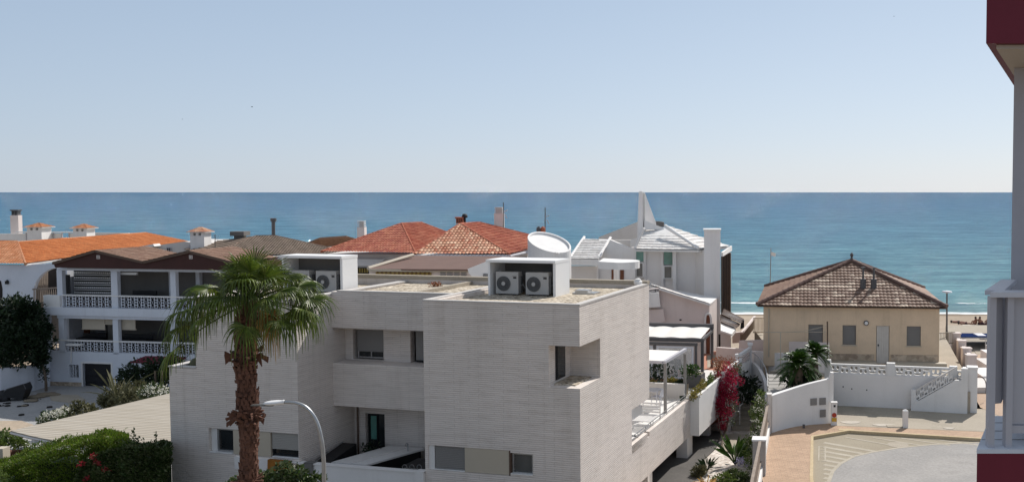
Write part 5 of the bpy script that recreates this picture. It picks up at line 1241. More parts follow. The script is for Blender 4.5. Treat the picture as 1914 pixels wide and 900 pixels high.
m = MB(); a = [P(1347, 606, 60), P(1362, 607, 60), P(1375, 617, 58.5), P(1368, 627, 57), P(1347, 620, 57)]; m.thick(a, .1); m.build('low_roof', WHITE2, vl)
m = MB(); pxp(m, [(1347, 620), (1366, 626), (1366, 690), (1347, 690)], 58, .3); m.build('low_wall', GREYWALL, vl)
# brown louvred blinds on the seaward corner
t = root('louvre_blind', 'pair of folded brown ribbed blinds leaning out from the seaward corner of the white villa', 'blind', P(1368, 612, 60))
for (c_, lab) in (([(1353, 579, 61), (1390, 598, 59.4), (1386, 604, 58.8), (1350, 588, 60.4)], 0), ([(1346, 590, 60.6), (1383, 607, 59), (1376, 613, 58.4), (1346, 601, 59.9)], 1)):
    q = [P(*a) for a in c_]; m = MB(); m.thick(q, .10); o = m.build('panel', BROWNMET, t); m = MB()
    for k in range(6):
        s_ = (k + .5) / 6; a = q[0].lerp(q[3], s_) + Vector((0, -.05, .05)); b = q[1].lerp(q[2], s_) + Vector((0, -.05, .05)); m.tube([a, b], .035, 5)
    m.build('slats', GREYWALL, o)
m = MB(); pxp(m, [(1386, 598), (1391, 598), (1391, 612), (1384, 615)], 59, .4); m.build('end_cap', BLACK, t)
a = PZ(1345, 662, 0); a = P(1345, 646, 59); o = MB().tube([(a.x, a.y, -.2), P(1345, 624, 59)], .07, 8).build('dark_bollard', BLACK); tag(o, 'thin black post standing in front of the white villa wing', 'post')

# ------------------------------------------------------------------ red roofed houses behind
def hip(quadlist, mats, parent, step=.04, slab=True, tw=.22, tl=.38):
    for (q, mt) in zip(quadlist, mats):
        m = MB(); m.tiles(q, tw, tl, .05, step); m.build('roof', mt, parent)
hA = root('red_roofed_house', 'house with a wide red hipped tile roof, further left of the two red roofs', 'house', P(700, 560, 70))
zA, zAr = 6.45, 8.2
a, b, c, d = PZ(600, 470, zA), PZ(777, 473, zA), PZ(787, 416, zAr), PZ(751, 417.5, zAr)
br = RPL(858, 443, b, c, d)
hip([(a, b, d, d), (b, br, c, d)], [REDT, REDT], hA)
m = MB(); m.ridge(a, d); m.ridge(b, d); m.ridge(d, c); m.ridge(c, br); m.build('ridge_tiles', REDT, hA)
m = MB(); pxp(m, [(612, 474), (775, 475), (775, 600), (612, 600)], a.y + .5, 8); m.build('wall', GREYWALL, hA)
m = MB(); pxp(m, [(612, 483), (720, 484), (700, 497), (612, 496)], a.y + .3, .15); m.build('fascia', WHITE2, hA)
m = MB(); pxp(m, [(655, 500), (690, 500), (690, 519), (655, 519)], a.y + .4, .08); o = m.build('window', DARKIN, hA)
m = MB()
for k in range(6): pxp(m, [(662 + k * 4.6, 501), (664.4 + k * 4.6, 501), (664.4 + k * 4.6, 509), (662 + k * 4.6, 509)], a.y + .3, .08)
m.build('striped_blind', YELSTR, o)
q = P(676, 440, 71); m = MB(); m.box(q.x - .27, q.x + .27, 70.8, 71.3, 5, P(676, 424, 71).z); ch = m.build('chimney', PINKISH, hA); m = MB()
for k in range(4): z = P(676, 424, 71).z + .06 + k * .11; m.box(q.x - .24, q.x + .24, 70.83, 71.27, z, z + .05)
m.box(q.x - .12, q.x + .12, 70.9, 71.2, P(676, 424, 71).z, P(676, 414, 71).z); m.build('chimney_cap', GREYWALL, ch)
hB = root('red_roofed_house', 'house with red hipped roof of pale speckled front tiles, right of the other red roof', 'house', P(870, 560, 62))
zB, zBr = 6.76, 8.45
a, b, d, c = PZ(772, 475, zB), PZ(953, 475, zB), PZ(861, 418, zBr), PZ(897, 416, zBr)
br = RPL(1045, 453, b, c, d)
hip([(a, b, d, d), (b, br, c, d)], [REDT2, REDT], hB)
m = MB(); m.ridge(a, d); m.ridge(b, d); m.ridge(d, c); m.ridge(c, br); m.build('ridge_tiles', REDT, hB)
m = MB(); pxp(m, [(776, 478), (950, 478), (950, 600), (776, 600)], a.y + .5, 9); m.build('wall', GREYWALL, hB)
m = MB(); m.tube([a + Vector((0, -.1, -.12)), b + Vector((0, -.1, -.12))], .09, 8); m.tube([b + Vector((0, -.1, -.12)), br + Vector((.1, 0, -.12))], .09, 8); m.build('gutter', GREYPAINT, hB)
q = P(933, 425, 66); m = MB(); m.box(q.x - .30, q.x + .02, 65.8, 66.3, 5, P(933, 398, 66).z); m.box(q.x + .021, q.x + .30, 65.8, 66.3, 5, P(933, 398, 66).z); ch = m.build('chimney', PINKISH, hB); m = MB()
for k in range(4): z = P(933, 398, 66).z + .04 + k * .10; m.box(q.x - .27, q.x + .27, 65.83, 66.27, z, z + .05)
m.box(q.x - .2, q.x + .2, 65.9, 66.2, P(933, 398, 66).z, P(933, 387, 66).z); m.build('chimney_cap', GREYWALL, ch)
q = P(861, 417, 64); m = MB(); m.box(q.x - .28, q.x + .2, 63.8, 64.2, q.z - .4, q.z); ch = m.build('chimney', WHITE2, hB); m = MB()
for k in range(4): m.box(q.x - .26 + k * .13, q.x - .20 + k * .13, 63.8, 64.2, q.z + .001, q.z + .32)
m.box(q.x - .32, q.x + .24, 63.75, 64.25, q.z + .321, q.z + .42); m.build('chimney_cap', REDT, ch)
m = MB(); m.lathe(q + Vector((.28, 0, .0)), [(.07, 0), (.07, .35), (.18, .38), (.2, .5), (.12, .62), (.0, .64)], 12); m.build('cowl', BLACK, hB)
for nm, u, y, v0, v1 in (('roof_antenna', 941, 65.8, 420, 378), ('roof_antenna', 1019, 62, 435, 388)):
    t = root(nm, 'thin antenna mast beside the pink chimney of the red roofed house' if u < 1000 else 'antenna mast with a small crossbar rising behind the slanted white cylinder', 'antenna', P(u, v0, y)); m = MB(); m.tube([P(u, v0 + 20, y), P(u, v1, y)], .035, 5); m.build('mast', ANTH, t)
    m = MB(); m.tube([P(u, v1 + 18, y), P(u + 8, v1 + 14, y)], .03, 5); m.tube([P(u + 3, v1 + 22, y), P(u + 7, v1 + 30, y)], .03, 5); m.build('crossbar', GREYPAINTL, t)
t = root('pot_chimney', 'two small clay vents behind the slanted white cylinder', 'chimney', P(1012, 436, 61.5))
for u in (1007, 1015): m = MB(); q = P(u, 433, 61.5); m.lathe(q - Vector((0, 0, .6)), [(.12, 0), (.12, .6), (.15, .62), (.15, .85), (.05, .95)], 10); m.build('pot', REDT if u > 1010 else ANTH, t)
t = root('roof_antenna', 'small yagi antenna beside the white chimney tower of the pale grey house', 'antenna', P(402, 476, 80)); m = MB(); m.tube([P(402, 480, 80), P(402, 438, 80)], .03, 5); m.build('mast', ANTH, t)
for k in range(4): m = MB(); m.tube([P(396 + k * 3, 446 + k, 80), P(401 + k * 3, 438 + k, 80)], .015, 4); m.build('element', GREYPAINTL, t)
# low annex with brown roof and striped awning
an = root('brown_roofed_annex', 'low annex with a flat brown roof and striped ochre awning below the red roofs', 'house', P(800, 560, 53))
m = MB(); m.thick([PZ(690, 502, 6.35), PZ(883, 503, 6.35), PZ(985, 497, 6.40), PZ(985, 479, 6.75), PZ(752, 477, 6.75)], .08); m.build('roof', ROOFBROWN, an)
m = MB(); m.tube([PZ(688, 501, 6.36), PZ(772, 476, 6.85)], .10, 6); m.build('verge', CREAM, an)
m = MB(); pxp(m, [(690, 504), (915, 504), (915, 600), (690, 600)], 52.3, .3); m.build('wall', PINKISH, an)
m = MB(); pxp(m, [(689, 502.5), (884, 503.5), (884, 508), (689, 507)], 52.05, .15); m.build('fascia', CREAM, an)
aw = MB(); pxp(aw, [(702, 508), (806, 509), (806, 519), (702, 519)], 52.18, .04); o = aw.build('awning', YELSTR, an)
m = MB()
for k in range(13): u = 704 + k * 8; pxp(m, [(u, 507), (u + 3.2, 507), (u + 3.2, 519.5), (u, 519.5)], 52.13, .04)
m.build('stripes', BROWNSTR, o)
m = MB()
for r_ in range(3):
    for k in range(4): u = 822 + k * 13; v = 508 + r_ * 4.4; pxp(m, [(u, v), (u + 11, v), (u + 9.5, v + 2.6), (u + 1.5, v + 2.6)], 52.20, .09)
m.build('block_grille', SHUT, an)
m = MB(); pxp(m, [(874, 502), (912, 487), (914, 530), (884, 530), (881, 515), (876, 510)], 50.5, .3); o = m.build('gable_wall', WHITECLEAN); tag(o, 'small bright white gable wall at the left of the right hand roof box', 'wall')
m = MB()
for k in range(4): pxp(m, [(903 + k * 2.4, 511), (904 + k * 2.4, 511), (904 + k * 2.4, 522), (903 + k * 2.4, 522)], 50.40, .05)
m.build('grille', ANTH, o)

# grey brown roofs on the left
def simplehouse(label, quads, mts, wallpx, y, wm=GREYWALL, name='tiled_house', wd=8):
    h = root(name, label, 'house', P(sum(u for u, v in wallpx) / len(wallpx), 520, y)); hip(quads, mts, h); m = MB(); pxp(m, wallpx, y, wd); m.build('wall', wm, h); return h
a, b, d = PZ(385, 478, 5.5), PZ(668, 474, 5.5), PZ(478, 441, 6.7); c = RPL(515, 440.5, a, b, d)
hC = simplehouse('wide house with a faded grey brown tile roof behind the palm', [(a, b, c, d), (PZ(330, 462, 5.5), a, d, d)], [GREYT, GREYT], [(400, 480), (655, 476), (655, 560), (400, 560)], a.y + .6)
m = MB(); m.ridge(d, c); m.ridge(a, d, .07); m.ridge(b, c, .07); m.build('ridge_tiles', BROWNT2, hC)
q = P(449, 444, 84); m = MB(); m.box(q.x - .35, q.x + .35, 83.6, 84.4, 5.6, P(449, 440, 84).z); m.box(q.x - .6, q.x + .6, 83.4, 84.6, P(449, 440, 84).z, P(449, 432, 84).z); m.build('chimney', GREYIN, hC)
q = P(511, 442, 88); m = MB(); m.tube([(q.x, q.y, 6), P(511, 414, 88)], .16, 10); m.tube([P(511, 414, 88), P(511, 407.5, 88)], .26, 10); m.build('flue', ANTH, hC)
a, b, d = PZ(556, 462, 5.3), PZ(712, 462, 5.3), PZ(598, 445, 6.3); c = RPL(648, 441.5, a, b, d)
hD = simplehouse('small house with a faded reddish brown tile roof between the palm and the red roofs', [(a, b, c, d)], [BROWNT2], [(575, 464), (690, 464), (690, 540), (575, 540)], a.y + .6)
m = MB(); m.ridge(d, c); m.ridge(a, d, .08); m.build('ridge_tiles', BROWNT2, hD)
a, b, c, d = PZ(455, 500, 5.2), PZ(560, 497, 5.2), PZ(548, 483, 5.9), PZ(460, 464, 6.2)
hE = simplehouse('low brown roofed outhouse right behind the palm crown', [(a, b, PZ(545, 478, 5.9), PZ(465, 466, 5.9))], [BROWNT2], [(455, 502), (600, 500), (600, 580), (455, 580)], a.y + .5)
# pale building with small dark windows
hF = root('grey_white_house', 'pale grey white house with small dark windows and a little white chimney tower', 'house', P(300, 560, 84))
m = MB(); pxp(m, [(205, 466), (290, 459), (345, 451), (352, 452), (390, 452), (412, 458), (430, 470), (430, 560), (205, 560)], 84, 5); m.build('wall', GREYWALL, hF)
m = MB(); pxp(m, [(225, 467), (286, 456), (289, 460), (232, 470)], 83, 1); m.build('parapet', WHITE2, hF)
for u0, u1, v0, v1 in ((311, 320, 462, 472), (354, 363, 457, 467), (366, 375, 457, 466)):
    a = P(u0, v0, 83.9); b = P(u1, v1, 83.9); window(Frame(0, 83.9, 0), hF, a.x, b.x, b.z, a.z, 0, 0, GREYPAINT, GLASSD, bars=1)
def chim(u, v0, v1, w, y, cap, label, slots=True):
    t = root('roof_chimney', label, 'chimney', P(u, v1, y)); x = P(u, v0, y).x; z1 = P(u, v0, y).z; z0 = P(u, v1, y).z; hw = w * y / 1800 / 2
    m = MB(); m.box(x - hw, x + hw, y - hw, y + hw, z0 - 1.5, z1 - .30); m.box(x - hw, x - hw * .55, y - hw, y + hw, z1 - .299, z1); m.box(x + hw * .55, x + hw, y - hw, y + hw, z1 - .299, z1); m.box(x - hw * .2, x + hw * .2, y - hw, y + hw, z1 - .299, z1); m.build('stack', WHITE2, t)
    e = hw * 1.35; A = [Vector((x - e, y - e, z1)), Vector((x + e, y - e, z1)), Vector((x + e, y + e, z1)), Vector((x - e, y + e, z1))]; T = Vector((x, y, z1 + .42))
    for k in range(4): m = MB(); m.tiles((A[k], A[(k + 1) % 4], T, T), .2, .25, .04, .03); m.build('cap', cap, t)
    m = MB(); m.prism([(p.x, p.y) for p in A], z1 - .05, z1 - .001); m.build('cap_slab', WHITE2, t)
    return t
chim(375, 433, 455, 26, 83, REDT2, 'small white chimney tower with a red tile cap on the pale grey house')
chim(73, 424, 437, 27, 100, ORANGEL, 'white tile capped chimney on the roof terrace, second from the left')
chim(157, 426, 442, 25, 98, ORANGEL, 'white tile capped chimney standing at the right end of the terrace railing')
t = root('tall_chimney', 'tall narrow brown chimney at the far left above the white terrace', 'chimney', P(30, 440, 103))
q = P(30, 402, 103); m = MB(); m.box(q.x - .43, q.x + .02, 102.7, 103.3, 4, q.z); m.box(q.x + .021, q.x + .43, 102.7, 103.3, 4, q.z); m.build('stack', BROWNT2 if False else PINKISH, t)
m = MB(); 
for x in (-.3, .0, .26): m.box(q.x + x, q.x + x + .07, 102.75, 103.25, q.z, P(30, 394, 103).z)
m.box(q.x - .43, q.x + .45, 102.7, 103.3, P(30, 394, 103).z, P(30, 391.5, 103).z); m.build('cap', ANTH, t)
t = root('roof_terrace', 'white roof terrace with framed railing panels behind the orange roof', 'terrace', P(60, 450, 101))
m = MB(); pxp(m, [(-60, 437), (60, 436), (60, 470), (-60, 470)], 101, .3); pxp(m, [(29, 432.5), (140, 433), (140, 435), (29, 434.5)], 100.8, .3); m.build('parapet', WHITE2, t)
m = MB(); pxp(m, [(170, 434.5), (240, 435), (240, 450), (170, 450)], 104, .3); m.build('rear_parapet', GREYWALL, t)
m = MB()
for u in (49, 60, 75, 88, 100, 116, 129, 140): m.box(P(u, 435, 100.9).x - .04, P(u, 435, 100.9).x + .04, 100.85, 100.98, P(u, 450, 100.9).z, P(u, 434, 100.9).z)
m.build('post', GREYPAINT, t)
for u0, u1 in ((50, 59), (89, 99), (101, 115), (130, 139)): m = MB(); pxp(m, [(u0, 436), (u1, 436), (u1, 450), (u0, 450)], 100.95, .04); m.build('panel', FABRIC, t)
m = MB(); pxp(m, [(61, 436), (74, 436), (74, 450), (61, 450)], 101.1, .04); m.build('panel', LEAF_OLIVE, t); m = MB(); pxp(m, [(76, 436), (87, 436), (87, 450), (76, 450)], 101.1, .04); m.build('panel', LEAF_OLIVE, t)
# ------------------------------------------------------------------ orange roofed house
hO = root('orange_roofed_house', 'white house with a large bright orange tile roof at the far left', 'house', P(60, 600, 58))
zo, zor = 5.2, 6.43
a, b, d = PZ(48, 493, zo), PZ(352, 451, zo), PZ(33, 452, zor); c = RPL(272, 434.5, a, b, d)
hip([(a, b, c, d), (PZ(-150, 492, zo), a, d, PZ(-150, 452, zor))], [ORANGE, ORANGEL], hO)
m = MB(); m.ridge(d, c, .07); m.ridge(a, d, .10); m.ridge(b, c, .07); m.build('ridge_tiles', ORANGEL, hO)
m = MB(); nn_ = (b - a).cross(d - a).normalized(); m.thick([a - nn_ * .03, b - nn_ * .03, c - nn_ * .03, d - nn_ * .03], .12, nn_); m.build('roof_slab', WHITE2, hO)
yo = a.y + .45
arch = [(62 + 48 * (1 - math.cos(t_)), 548 - 48 * math.sin(t_)) for t_ in [math.pi / 2 * i / 8 for i in range(9)]]
m = MB(); pxp(m, [(46, 495), (130, 489), (130, 500)] + [(110, 500)] + arch[::-1][1:] + [(62, 640), (46, 640)], yo, .35)
pxp(m, [(-160, 495), (46, 495), (46, 640), (-160, 640)], yo + .01, .35); m.build('wall', BLUEWHITE, hO)
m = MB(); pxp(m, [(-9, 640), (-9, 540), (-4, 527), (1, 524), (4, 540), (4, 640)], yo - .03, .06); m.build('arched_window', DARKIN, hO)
m = MB(); pxp(m, [(46, 496), (140, 490), (140, 640), (46, 640)], yo + 2.6, .3); m.build('back_wall', GREYIN, hO)
m = MB()
for k in range(9): u = 64 + k * 3.2; pxp(m, [(u, 505), (u + 2.2, 505), (u + 2.2, 575), (u, 575)], yo + 1.2, .06)
m.build('slatted_shutter', WOODG, hO)
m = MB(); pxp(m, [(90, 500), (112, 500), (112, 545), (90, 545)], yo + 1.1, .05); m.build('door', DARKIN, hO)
m = MB(); pxp(m, [(60, 539), (112, 536), (112, 538.5), (60, 541.5)], yo - .1, .08)
for k in range(12): u = 63 + k * 4; pxp(m, [(u, 540), (u + 1, 540), (u + 1, 565), (u, 565)], yo - .1, .04)
m.build('balcony_railing', WOODG, hO)
m = MB(); q = P(13, 527, yo - .1); m.box(q.x - .09, q.x + .09, q.y - .1, q.y + .08, q.z - .14, q.z + .1); m.box(q.x - .02, q.x + .02, q.y - .05, q.y + .1, q.z + .1, q.z + .17); m.build('wall_lantern', BLACK, hO)

# ------------------------------------------------------------------ white house with two tiers of balconies
q = P(105, 560, 65.2); BF = Frame(q.x, q.y, 8.5)
hG = froot(BF, 'balcony_house', 'white two tier balcony house with maroon gables and pierced balustrades', 'house')
def g(u, v, ly=0): return BF.hy(u, v, ly)
XL = g(86, 570).x; XR = g(420, 570).x
m = MB(BF)
zb0, zb1 = g(160, 501).z, g(160, 505.5).z
m.box(g(106, 500).x, XR, 0, .3, zb1, zb0)
zsl1, zsl0 = g(160, 574).z, g(160, 592).z
m.box(XL, XR, -.25, 6, zsl0 + .12, zsl1); m.box(g(106, 500).x, XR, -.10, .3, zsl0 - .10, zsl0 + .119)
for u0, u1 in ((106, 116), (207, 219), (318, 328)): m.box(g(u0, 520).x, g(u1, 520).x, 0, .3, zsl1, zb1 - .001)
for u0, u1 in ((110, 120), (211, 221), (318, 328)): m.box(g(u0, 620).x, g(u1, 620).x, 0, .3, g(160, 660).z, zsl0 - .101)
m.box(XL, g(90, 600).x, -.2, .3, -2.7, zsl0 + .119); m.box(XL, XL + .25, 1.6, 5, -2.7, zb0)
for lx in (g(272, 520).x, g(324, 520).x): m.box(lx - .15, lx + .15, 2.4, 2.7, -2.7, zb1)
zl = g(160, 657).z
gd = (g(155, 700).x, g(208, 700).x, -2.9, g(180, 679).z)
g1 = (g(129, 690).x, g(147, 690).x, g(138, 705).z, g(138, 681).z); g2 = (g(234, 690).x, g(254, 690).x, g(244, 708).z, g(244, 681).z)
m.wall(g(90, 700).x, XR, -2.9, zl, 0, .3, [gd, g1, g2])
m.box(XL, g(90, 700).x - .001, 0.01, .3, -2.9, zl)
m.build('wall', BLUEWHITE, hG)
m = MB(BF); m.box(XL, XR, .301, 6, zl - .12, zl - .002); m.box(XL, XR, 5, 5.3, -2.7, zb0); m.box(g(130, 500).x, XR, 2.71, 2.9, zsl1, zb0); m.box(g(130, 620).x + .9, XR, 3.2, 3.4, zl, zsl0); m.box(XL + .6, XR, .31, 5.2, zb0 - .05, zb0 + .05); m.build('inner_wall', GREYIN, hG); m = MB(BF); m.box(XL + .3, XR, .301, 4.99, zsl1 + .001, zsl1 + .02); m.box(XL + .3, XR, .301, 4.99, zl + .001, zl + .02); m.build('shade_floor', BROWNMET, hG)  # dark floor sheets added as the shade seen through the pierced panels
m = MB(BF); m.box(gd[0] - .0, gd[1], .2, .28, -2.9, gd[3])
for k in range(5): z = -2.8 + k * .42; m.box(gd[0] + .02, gd[1] - .02, .17, .199, z, z + .38)
m.build('garage_door', BLACK, hG)
m = MB(BF); m.box(gd[0] - .12, gd[0], -.02, .2, -2.9, gd[3] + .12); m.box(gd[1], gd[1] + .12, -.02, .2, -2.9, gd[3] + .12); m.box(gd[0] - .001, gd[1] + .001, -.02, .2, gd[3], gd[3] + .12); m.build('door_surround', WHITE2, hG)
def lattice(x0, x1, z0, z1, y0, y1, w, name='pierced_panel', mat=BLUEWHITE, rows=None):
    m = MB(BF); nx = max(1, round((x1 - x0) / w)); nz = rows or max(1, round((z1 - z0) / w)); dx = (x1 - x0) / nx; dz = (z1 - z0) / nz
    for i in range(nx):
        for j in range(nz):
            a, b = x0 + i * dx, z0 + j * dz
            if (i % 2) == 0: hole_cell(m, a, a + dx, b, b + dz, y0, y1, dx * .44, dz * .46, 4)
            else:
                for k in range(2):
                    hole_cell(m, a, a + dx, b + k * dz / 2, b + (k + 1) * dz / 2, y0, y1, dx * .38, dz * .22, 8)
    return m.build(name, mat, hG)
for (ua, ub) in ((116, 207), (219, 318), (328, 400)):
    lattice(g(ua, 560).x, g(ub, 560).x, g(160, 573).z, g(160, 553).z, .06, .085, .24, rows=2)
for (ua, ub) in ((97, 110), (120, 211), (221, 318), (328, 400)):
    lattice(g(ua, 650).x, g(ub, 650).x, g(160, 656).z, g(160, 637.5).z, .06, .085, .24, rows=2)
lattice(g1[0], g1[1], g1[2], g1[3], .05, .075, .26, rows=4); lattice(g2[0], g2[1], g2[2], g2[3], .05, .075, .26, rows=4)
m = MB(BF); m.box(g(116, 550).x, XR, -.02, .16, g(160, 553).z, g(160, 550.5).z); m.box(g(92, 640).x, XR, -.02, .16, g(160, 637.5).z, g(160, 635).z); m.box(XL, g(116, 560).x, -.2, .14, zsl1, g(100, 551).z); m.build('balcony_rail', WHITE2, hG)
m = MB(BF); m.box(g(92, 720).x, gd[0] - .13, -.08, -.001, -2.9, g(120, 713).z); m.box(gd[1] + .13, XR, -.08, -.001, -2.9, g(230, 719).z); m.build('plinth', BROWNT2 if False else STONE, hG)
# gables: fascia and tiled roofs
fy = -.55; pk = [(100, 492), (180, 469), (270, 490), (356, 470), (442, 492)]; bt = [(444, 505), (103, 499.5)]
pts = [BF.hy(u, v, fy) for u, v in pk]; bb = [BF.hy(u, v, fy) for u, v in bt]
m = MB(BF); m.vprism([(p.x, p.z) for p in pts + bb], fy, fy + .1); m.vprism([(p.x, p.z) for p in pts + bb], .05, .15); m.build('gable_board', MAROON, hG)
for i in range(4):
    a, b = pts[i], pts[i + 1]; lo, hi = (a, b) if a.z < b.z else (b, a); e = Vector((0, 4.6, 0)); up = Vector((0, 0, .06)); f0 = Vector((0, -.12, 0))
    W_ = lambda p: BF.M @ p
    m = MB(); q = (W_(lo + up + f0), W_(lo + up + e), W_(hi + up + e), W_(hi + up + f0))
    if lo is a: q = (q[1], q[0], q[3], q[2])
    m.tiles(q, .22, .38, .03, .03); m.build('roof', BROWNT2, hG)
    m = MB(); m.thick([W_(lo + f0), W_(hi + f0), W_(hi + e), W_(lo + e)], .05); m.build('roof_boards', MAROON, hG)
m = MB(BF)
for i in range(4): a, b = pts[i], pts[i + 1]; m.thick([a + Vector((0, -.14, .08)), b + Vector((0, -.14, .08)), b + Vector((0, -.02, .08)), a + Vector((0, -.02, .08))], .16)
m.build('verge_board', BROWNMET, hG)
for u in (184, 357):
    q = BF.hy(u, 480, fy); m = MB(BF); m.box(q.x - .12, q.x + .12, fy - .03, fy - .001, q.z - .12, q.z + .12); o = m.build('gable_vent', PINKISH, hG)
    m = MB(BF)
    for i in (-1, 1):
        for j in (-1, 1): m.box(q.x + i * .05 - .03, q.x + i * .05 + .03, fy - .035, fy - .031, q.z + j * .05 - .03, q.z + j * .05 + .03)
    m.build('vent_holes', BLACK, o)
m = MB(BF); q = BF.hy(270, 477, 3); m.box(q.x - .35, q.x + .35, 2.6, 3.4, q.z - .6, q.z + .2); m.box(q.x - 1.2, q.x - .36, 2.7, 3.3, q.z - .5, q.z - .1); m.build('chimney', CREAM, hG)
# inside the balconies
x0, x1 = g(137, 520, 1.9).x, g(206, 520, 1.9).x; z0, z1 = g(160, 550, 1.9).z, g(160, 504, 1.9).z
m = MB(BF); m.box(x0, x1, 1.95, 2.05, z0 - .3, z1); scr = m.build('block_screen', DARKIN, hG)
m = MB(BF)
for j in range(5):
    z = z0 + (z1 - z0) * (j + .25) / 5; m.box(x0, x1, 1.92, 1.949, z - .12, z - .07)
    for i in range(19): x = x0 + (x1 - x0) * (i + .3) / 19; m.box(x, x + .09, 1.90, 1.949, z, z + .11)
m.build('sunlit_hole_dots', WHITECLEAN, scr)  # white blocks stand in for sunlight coming through the screen's holes
m = MB(BF)
for k in range(5): u = 119 + k * 2.4; m.box(g(u, 530, 1.2).x, g(u + 1.7, 530, 1.2).x, 1.2, 1.26, zsl1, g(125, 513, 1.2).z)
m.build('shutter', BLACK, hG)
m = MB(BF); m.box(g(219, 510, .5).x, g(256, 510, .5).x, .45, .6, g(240, 513, .5).z, g(240, 508.5, .5).z); m.build('rolled_blind', WHITE2, hG)
for ua, ub, vb in ((154, 196, 614), (187, 212, 604), (222, 253, 613)):
    m = MB(BF); m.box(g(ua, 600, .4).x, g(ub, 600, .4).x, .38 + (.05 if ua == 187 else 0), .42 + (.05 if ua == 187 else 0), g(200, vb, .4).z, zsl0 - .1); m.box(g(ua, 600, .4).x - .03, g(ub, 600, .4).x + .03, .36, .48, g(200, vb, .4).z - .07, g(200, vb, .4).z); m.build('blind', CREAM, hG)
m = MB(BF)
for k in range(7): x = g(202 + k * 2.2, 625, 2.5).x; m.box(x, x + .06, 2.5, 2.55, zl, zsl0)
m.build('window_bars', SHUTL, hG)
m = MB(BF); m.box(g(135, 620, 2).x, g(146, 620, 2).x, 2.9, 3.1, zl, zsl0 - .2); m.build('door', WOOD, hG)
for i, (u, v, lab, w) in enumerate(((168, 628, 'dark table on the lower balcony between the two left columns', .9), (262, 548, 'dark sofa back on the upper balcony right of the middle column', .9), (250, 630, 'dark bench behind the lower balcony rail right of the middle column', 1.1))):
    q = g(u, v, 1.2); m = MB(BF); zf = zsl1 if v < 600 else zl; m.box(q.x - w, q.x + w, 1.0, 1.6, zf, q.z - .1); m.box(q.x - w, q.x + w, 1.601, 1.7, zf, q.z + .15); o = m.build('balcony_furniture', BLACK); tag(o, lab, 'furniture')
m = MB(BF); a = g(250, 671, -.6); m.thick([(a.x, -1.0, a.z - .1), (a.x + 3.4, -1.0, a.z - .1), (a.x + 3.4, 0, a.z + .15), (a.x + .4, 0, a.z + .15)], .08); m.build('door_canopy', DARKRED, hG)
m = MB(BF); m.box(g(126, 640, -.2).x, g(152, 640, -.2).x, -.35, -.02, g(140, 644).z, g(140, 641).z); m.tube([g(133, 645, -.1), g(133, 678, -.1)], .03, 5); m.build('meter_shelf', WHITE2, hG)

# ------------------------------------------------------------------ left yard
mb = MB(); mb.prism([(-62, 52), (-62, 70), (-20, 64.5), (-20, 44), (-30, 41)], -3.2, -2.66); struct(mb.build('yard', YARDM))
o = ribbon([P(-160, 700, 59), P(0, 688, 61.5), P(60, 681, 63.5), P(89, 676, 65)], -3.2, .25, BLUEWHITE, 'boundary_wall'); tag(o, 'white garden wall at the far left under the dark tree', 'wall')
t = root('dark_tree', 'very dark dense tree overhanging the white wall at the left edge', 'tree', P(40, 740, 63.5))
m = MB()
for (u, v, y, r_) in ((30, 610, 64, 2.1), (-5, 640, 63, 2.0), (62, 640, 63.5, 1.35), (10, 590, 64.5, 1.6), (48, 590, 64.3, 1.2), (20, 655, 62.6, 1.5), (72, 665, 63.4, .8), (-25, 600, 64, 2), (80, 615, 64.2, .5)): foliage(m, P(u, v, y), (r_, r_ * .8, r_), int(1300 * r_), .26)
m.build('crown', LEAF_DARK, t)
m = MB()
foliage(m, P(84, 690, 63.2), (.3, .3, .9), 200, .2); m.build('hanging_ivy', LEAF_DARK, t)
m = MB(); m.tube(spline([P(86, 730, 63), P(84, 700, 63), P(70, 660, 63.4), P(40, 620, 64)]), .09, 7, .05); m.build('trunk', BARKG, t)
def bag(name, c, s, mat, label, cat='rubbish bag'):
    bm_ = bmesh.new(); bmesh.ops.create_icosphere(bm_, subdivisions=3, radius=1)
    for v in bm_.verts:
        n_ = mnoise.noise(v.co * 1.7 + Vector(c)); v.co *= 1 + .28 * n_; v.co.z = max(v.co.z, -.72)
        v.co = Vector((v.co.x * s[0], v.co.y * s[1], v.co.z * s[2])) + Vector(c)
    m = MB(); m.v = [v.co.copy() for v in bm_.verts]; m.f = [tuple(x.index for x in f.verts) for f in bm_.faces]; bm_.free()
    return tag(m.build(name, mat), label, cat)
q = P(34, 738, 60.6)
t = root('skip_container', 'large dark tilted sheet metal container against the white garden wall', 'container', (q.x, q.y, -2.6))
m = MB(Frame(q.x, q.y, -12, 0)); m.vprism([(-.55, -2.4), (.40, -2.55), (.62, -1.95), (.50, -1.6), (-.45, -1.9), (-.6, -2.05)], -.4, .5); m.build('body', BLACK, t)
m = MB(Frame(q.x, q.y, -12, 0)); m.tube([(-.6, -.42, -2.0), (-.42, -.42, -1.86), (.5, -.42, -1.58), (.62, -.42, -1.9)], .03, 6); m.build('rim', ANTH, t)
bag('rubbish_bag', P(4, 742, 60.3), (.5, .4, .42), BLACK, 'black rubbish sack at the very left edge of the photo')
for i, (u, v, s_, lab) in enumerate(((58, 748, .28, 'small dark stone right of the tilted container'), (66, 741, .35, 'low brown rubble heap right of the dark container'), (88, 737, .45, 'rubble and dry leaves at the foot of the garden wall corner'), (45, 757, .12, 'small dark stone lying on the grey yard'))):
    q = PZ(u, v, -2.6); bag('rubble', q, (s_ * 1.6, s_, s_ * .35), EARTH, lab, 'rubble')
m = MB()
for i in range(26):
    u = random.uniform(-5, 110); v = 757 - u * .2 + random.gauss(0, 3) if i < 18 else random.uniform(755, 780); q = PZ(u, v, -2.65); r_ = random.uniform(.05, .2); m.lathe(q, [(r_, 0), (r_ * .8, r_ * .4), (.01, r_ * .5)], 6)
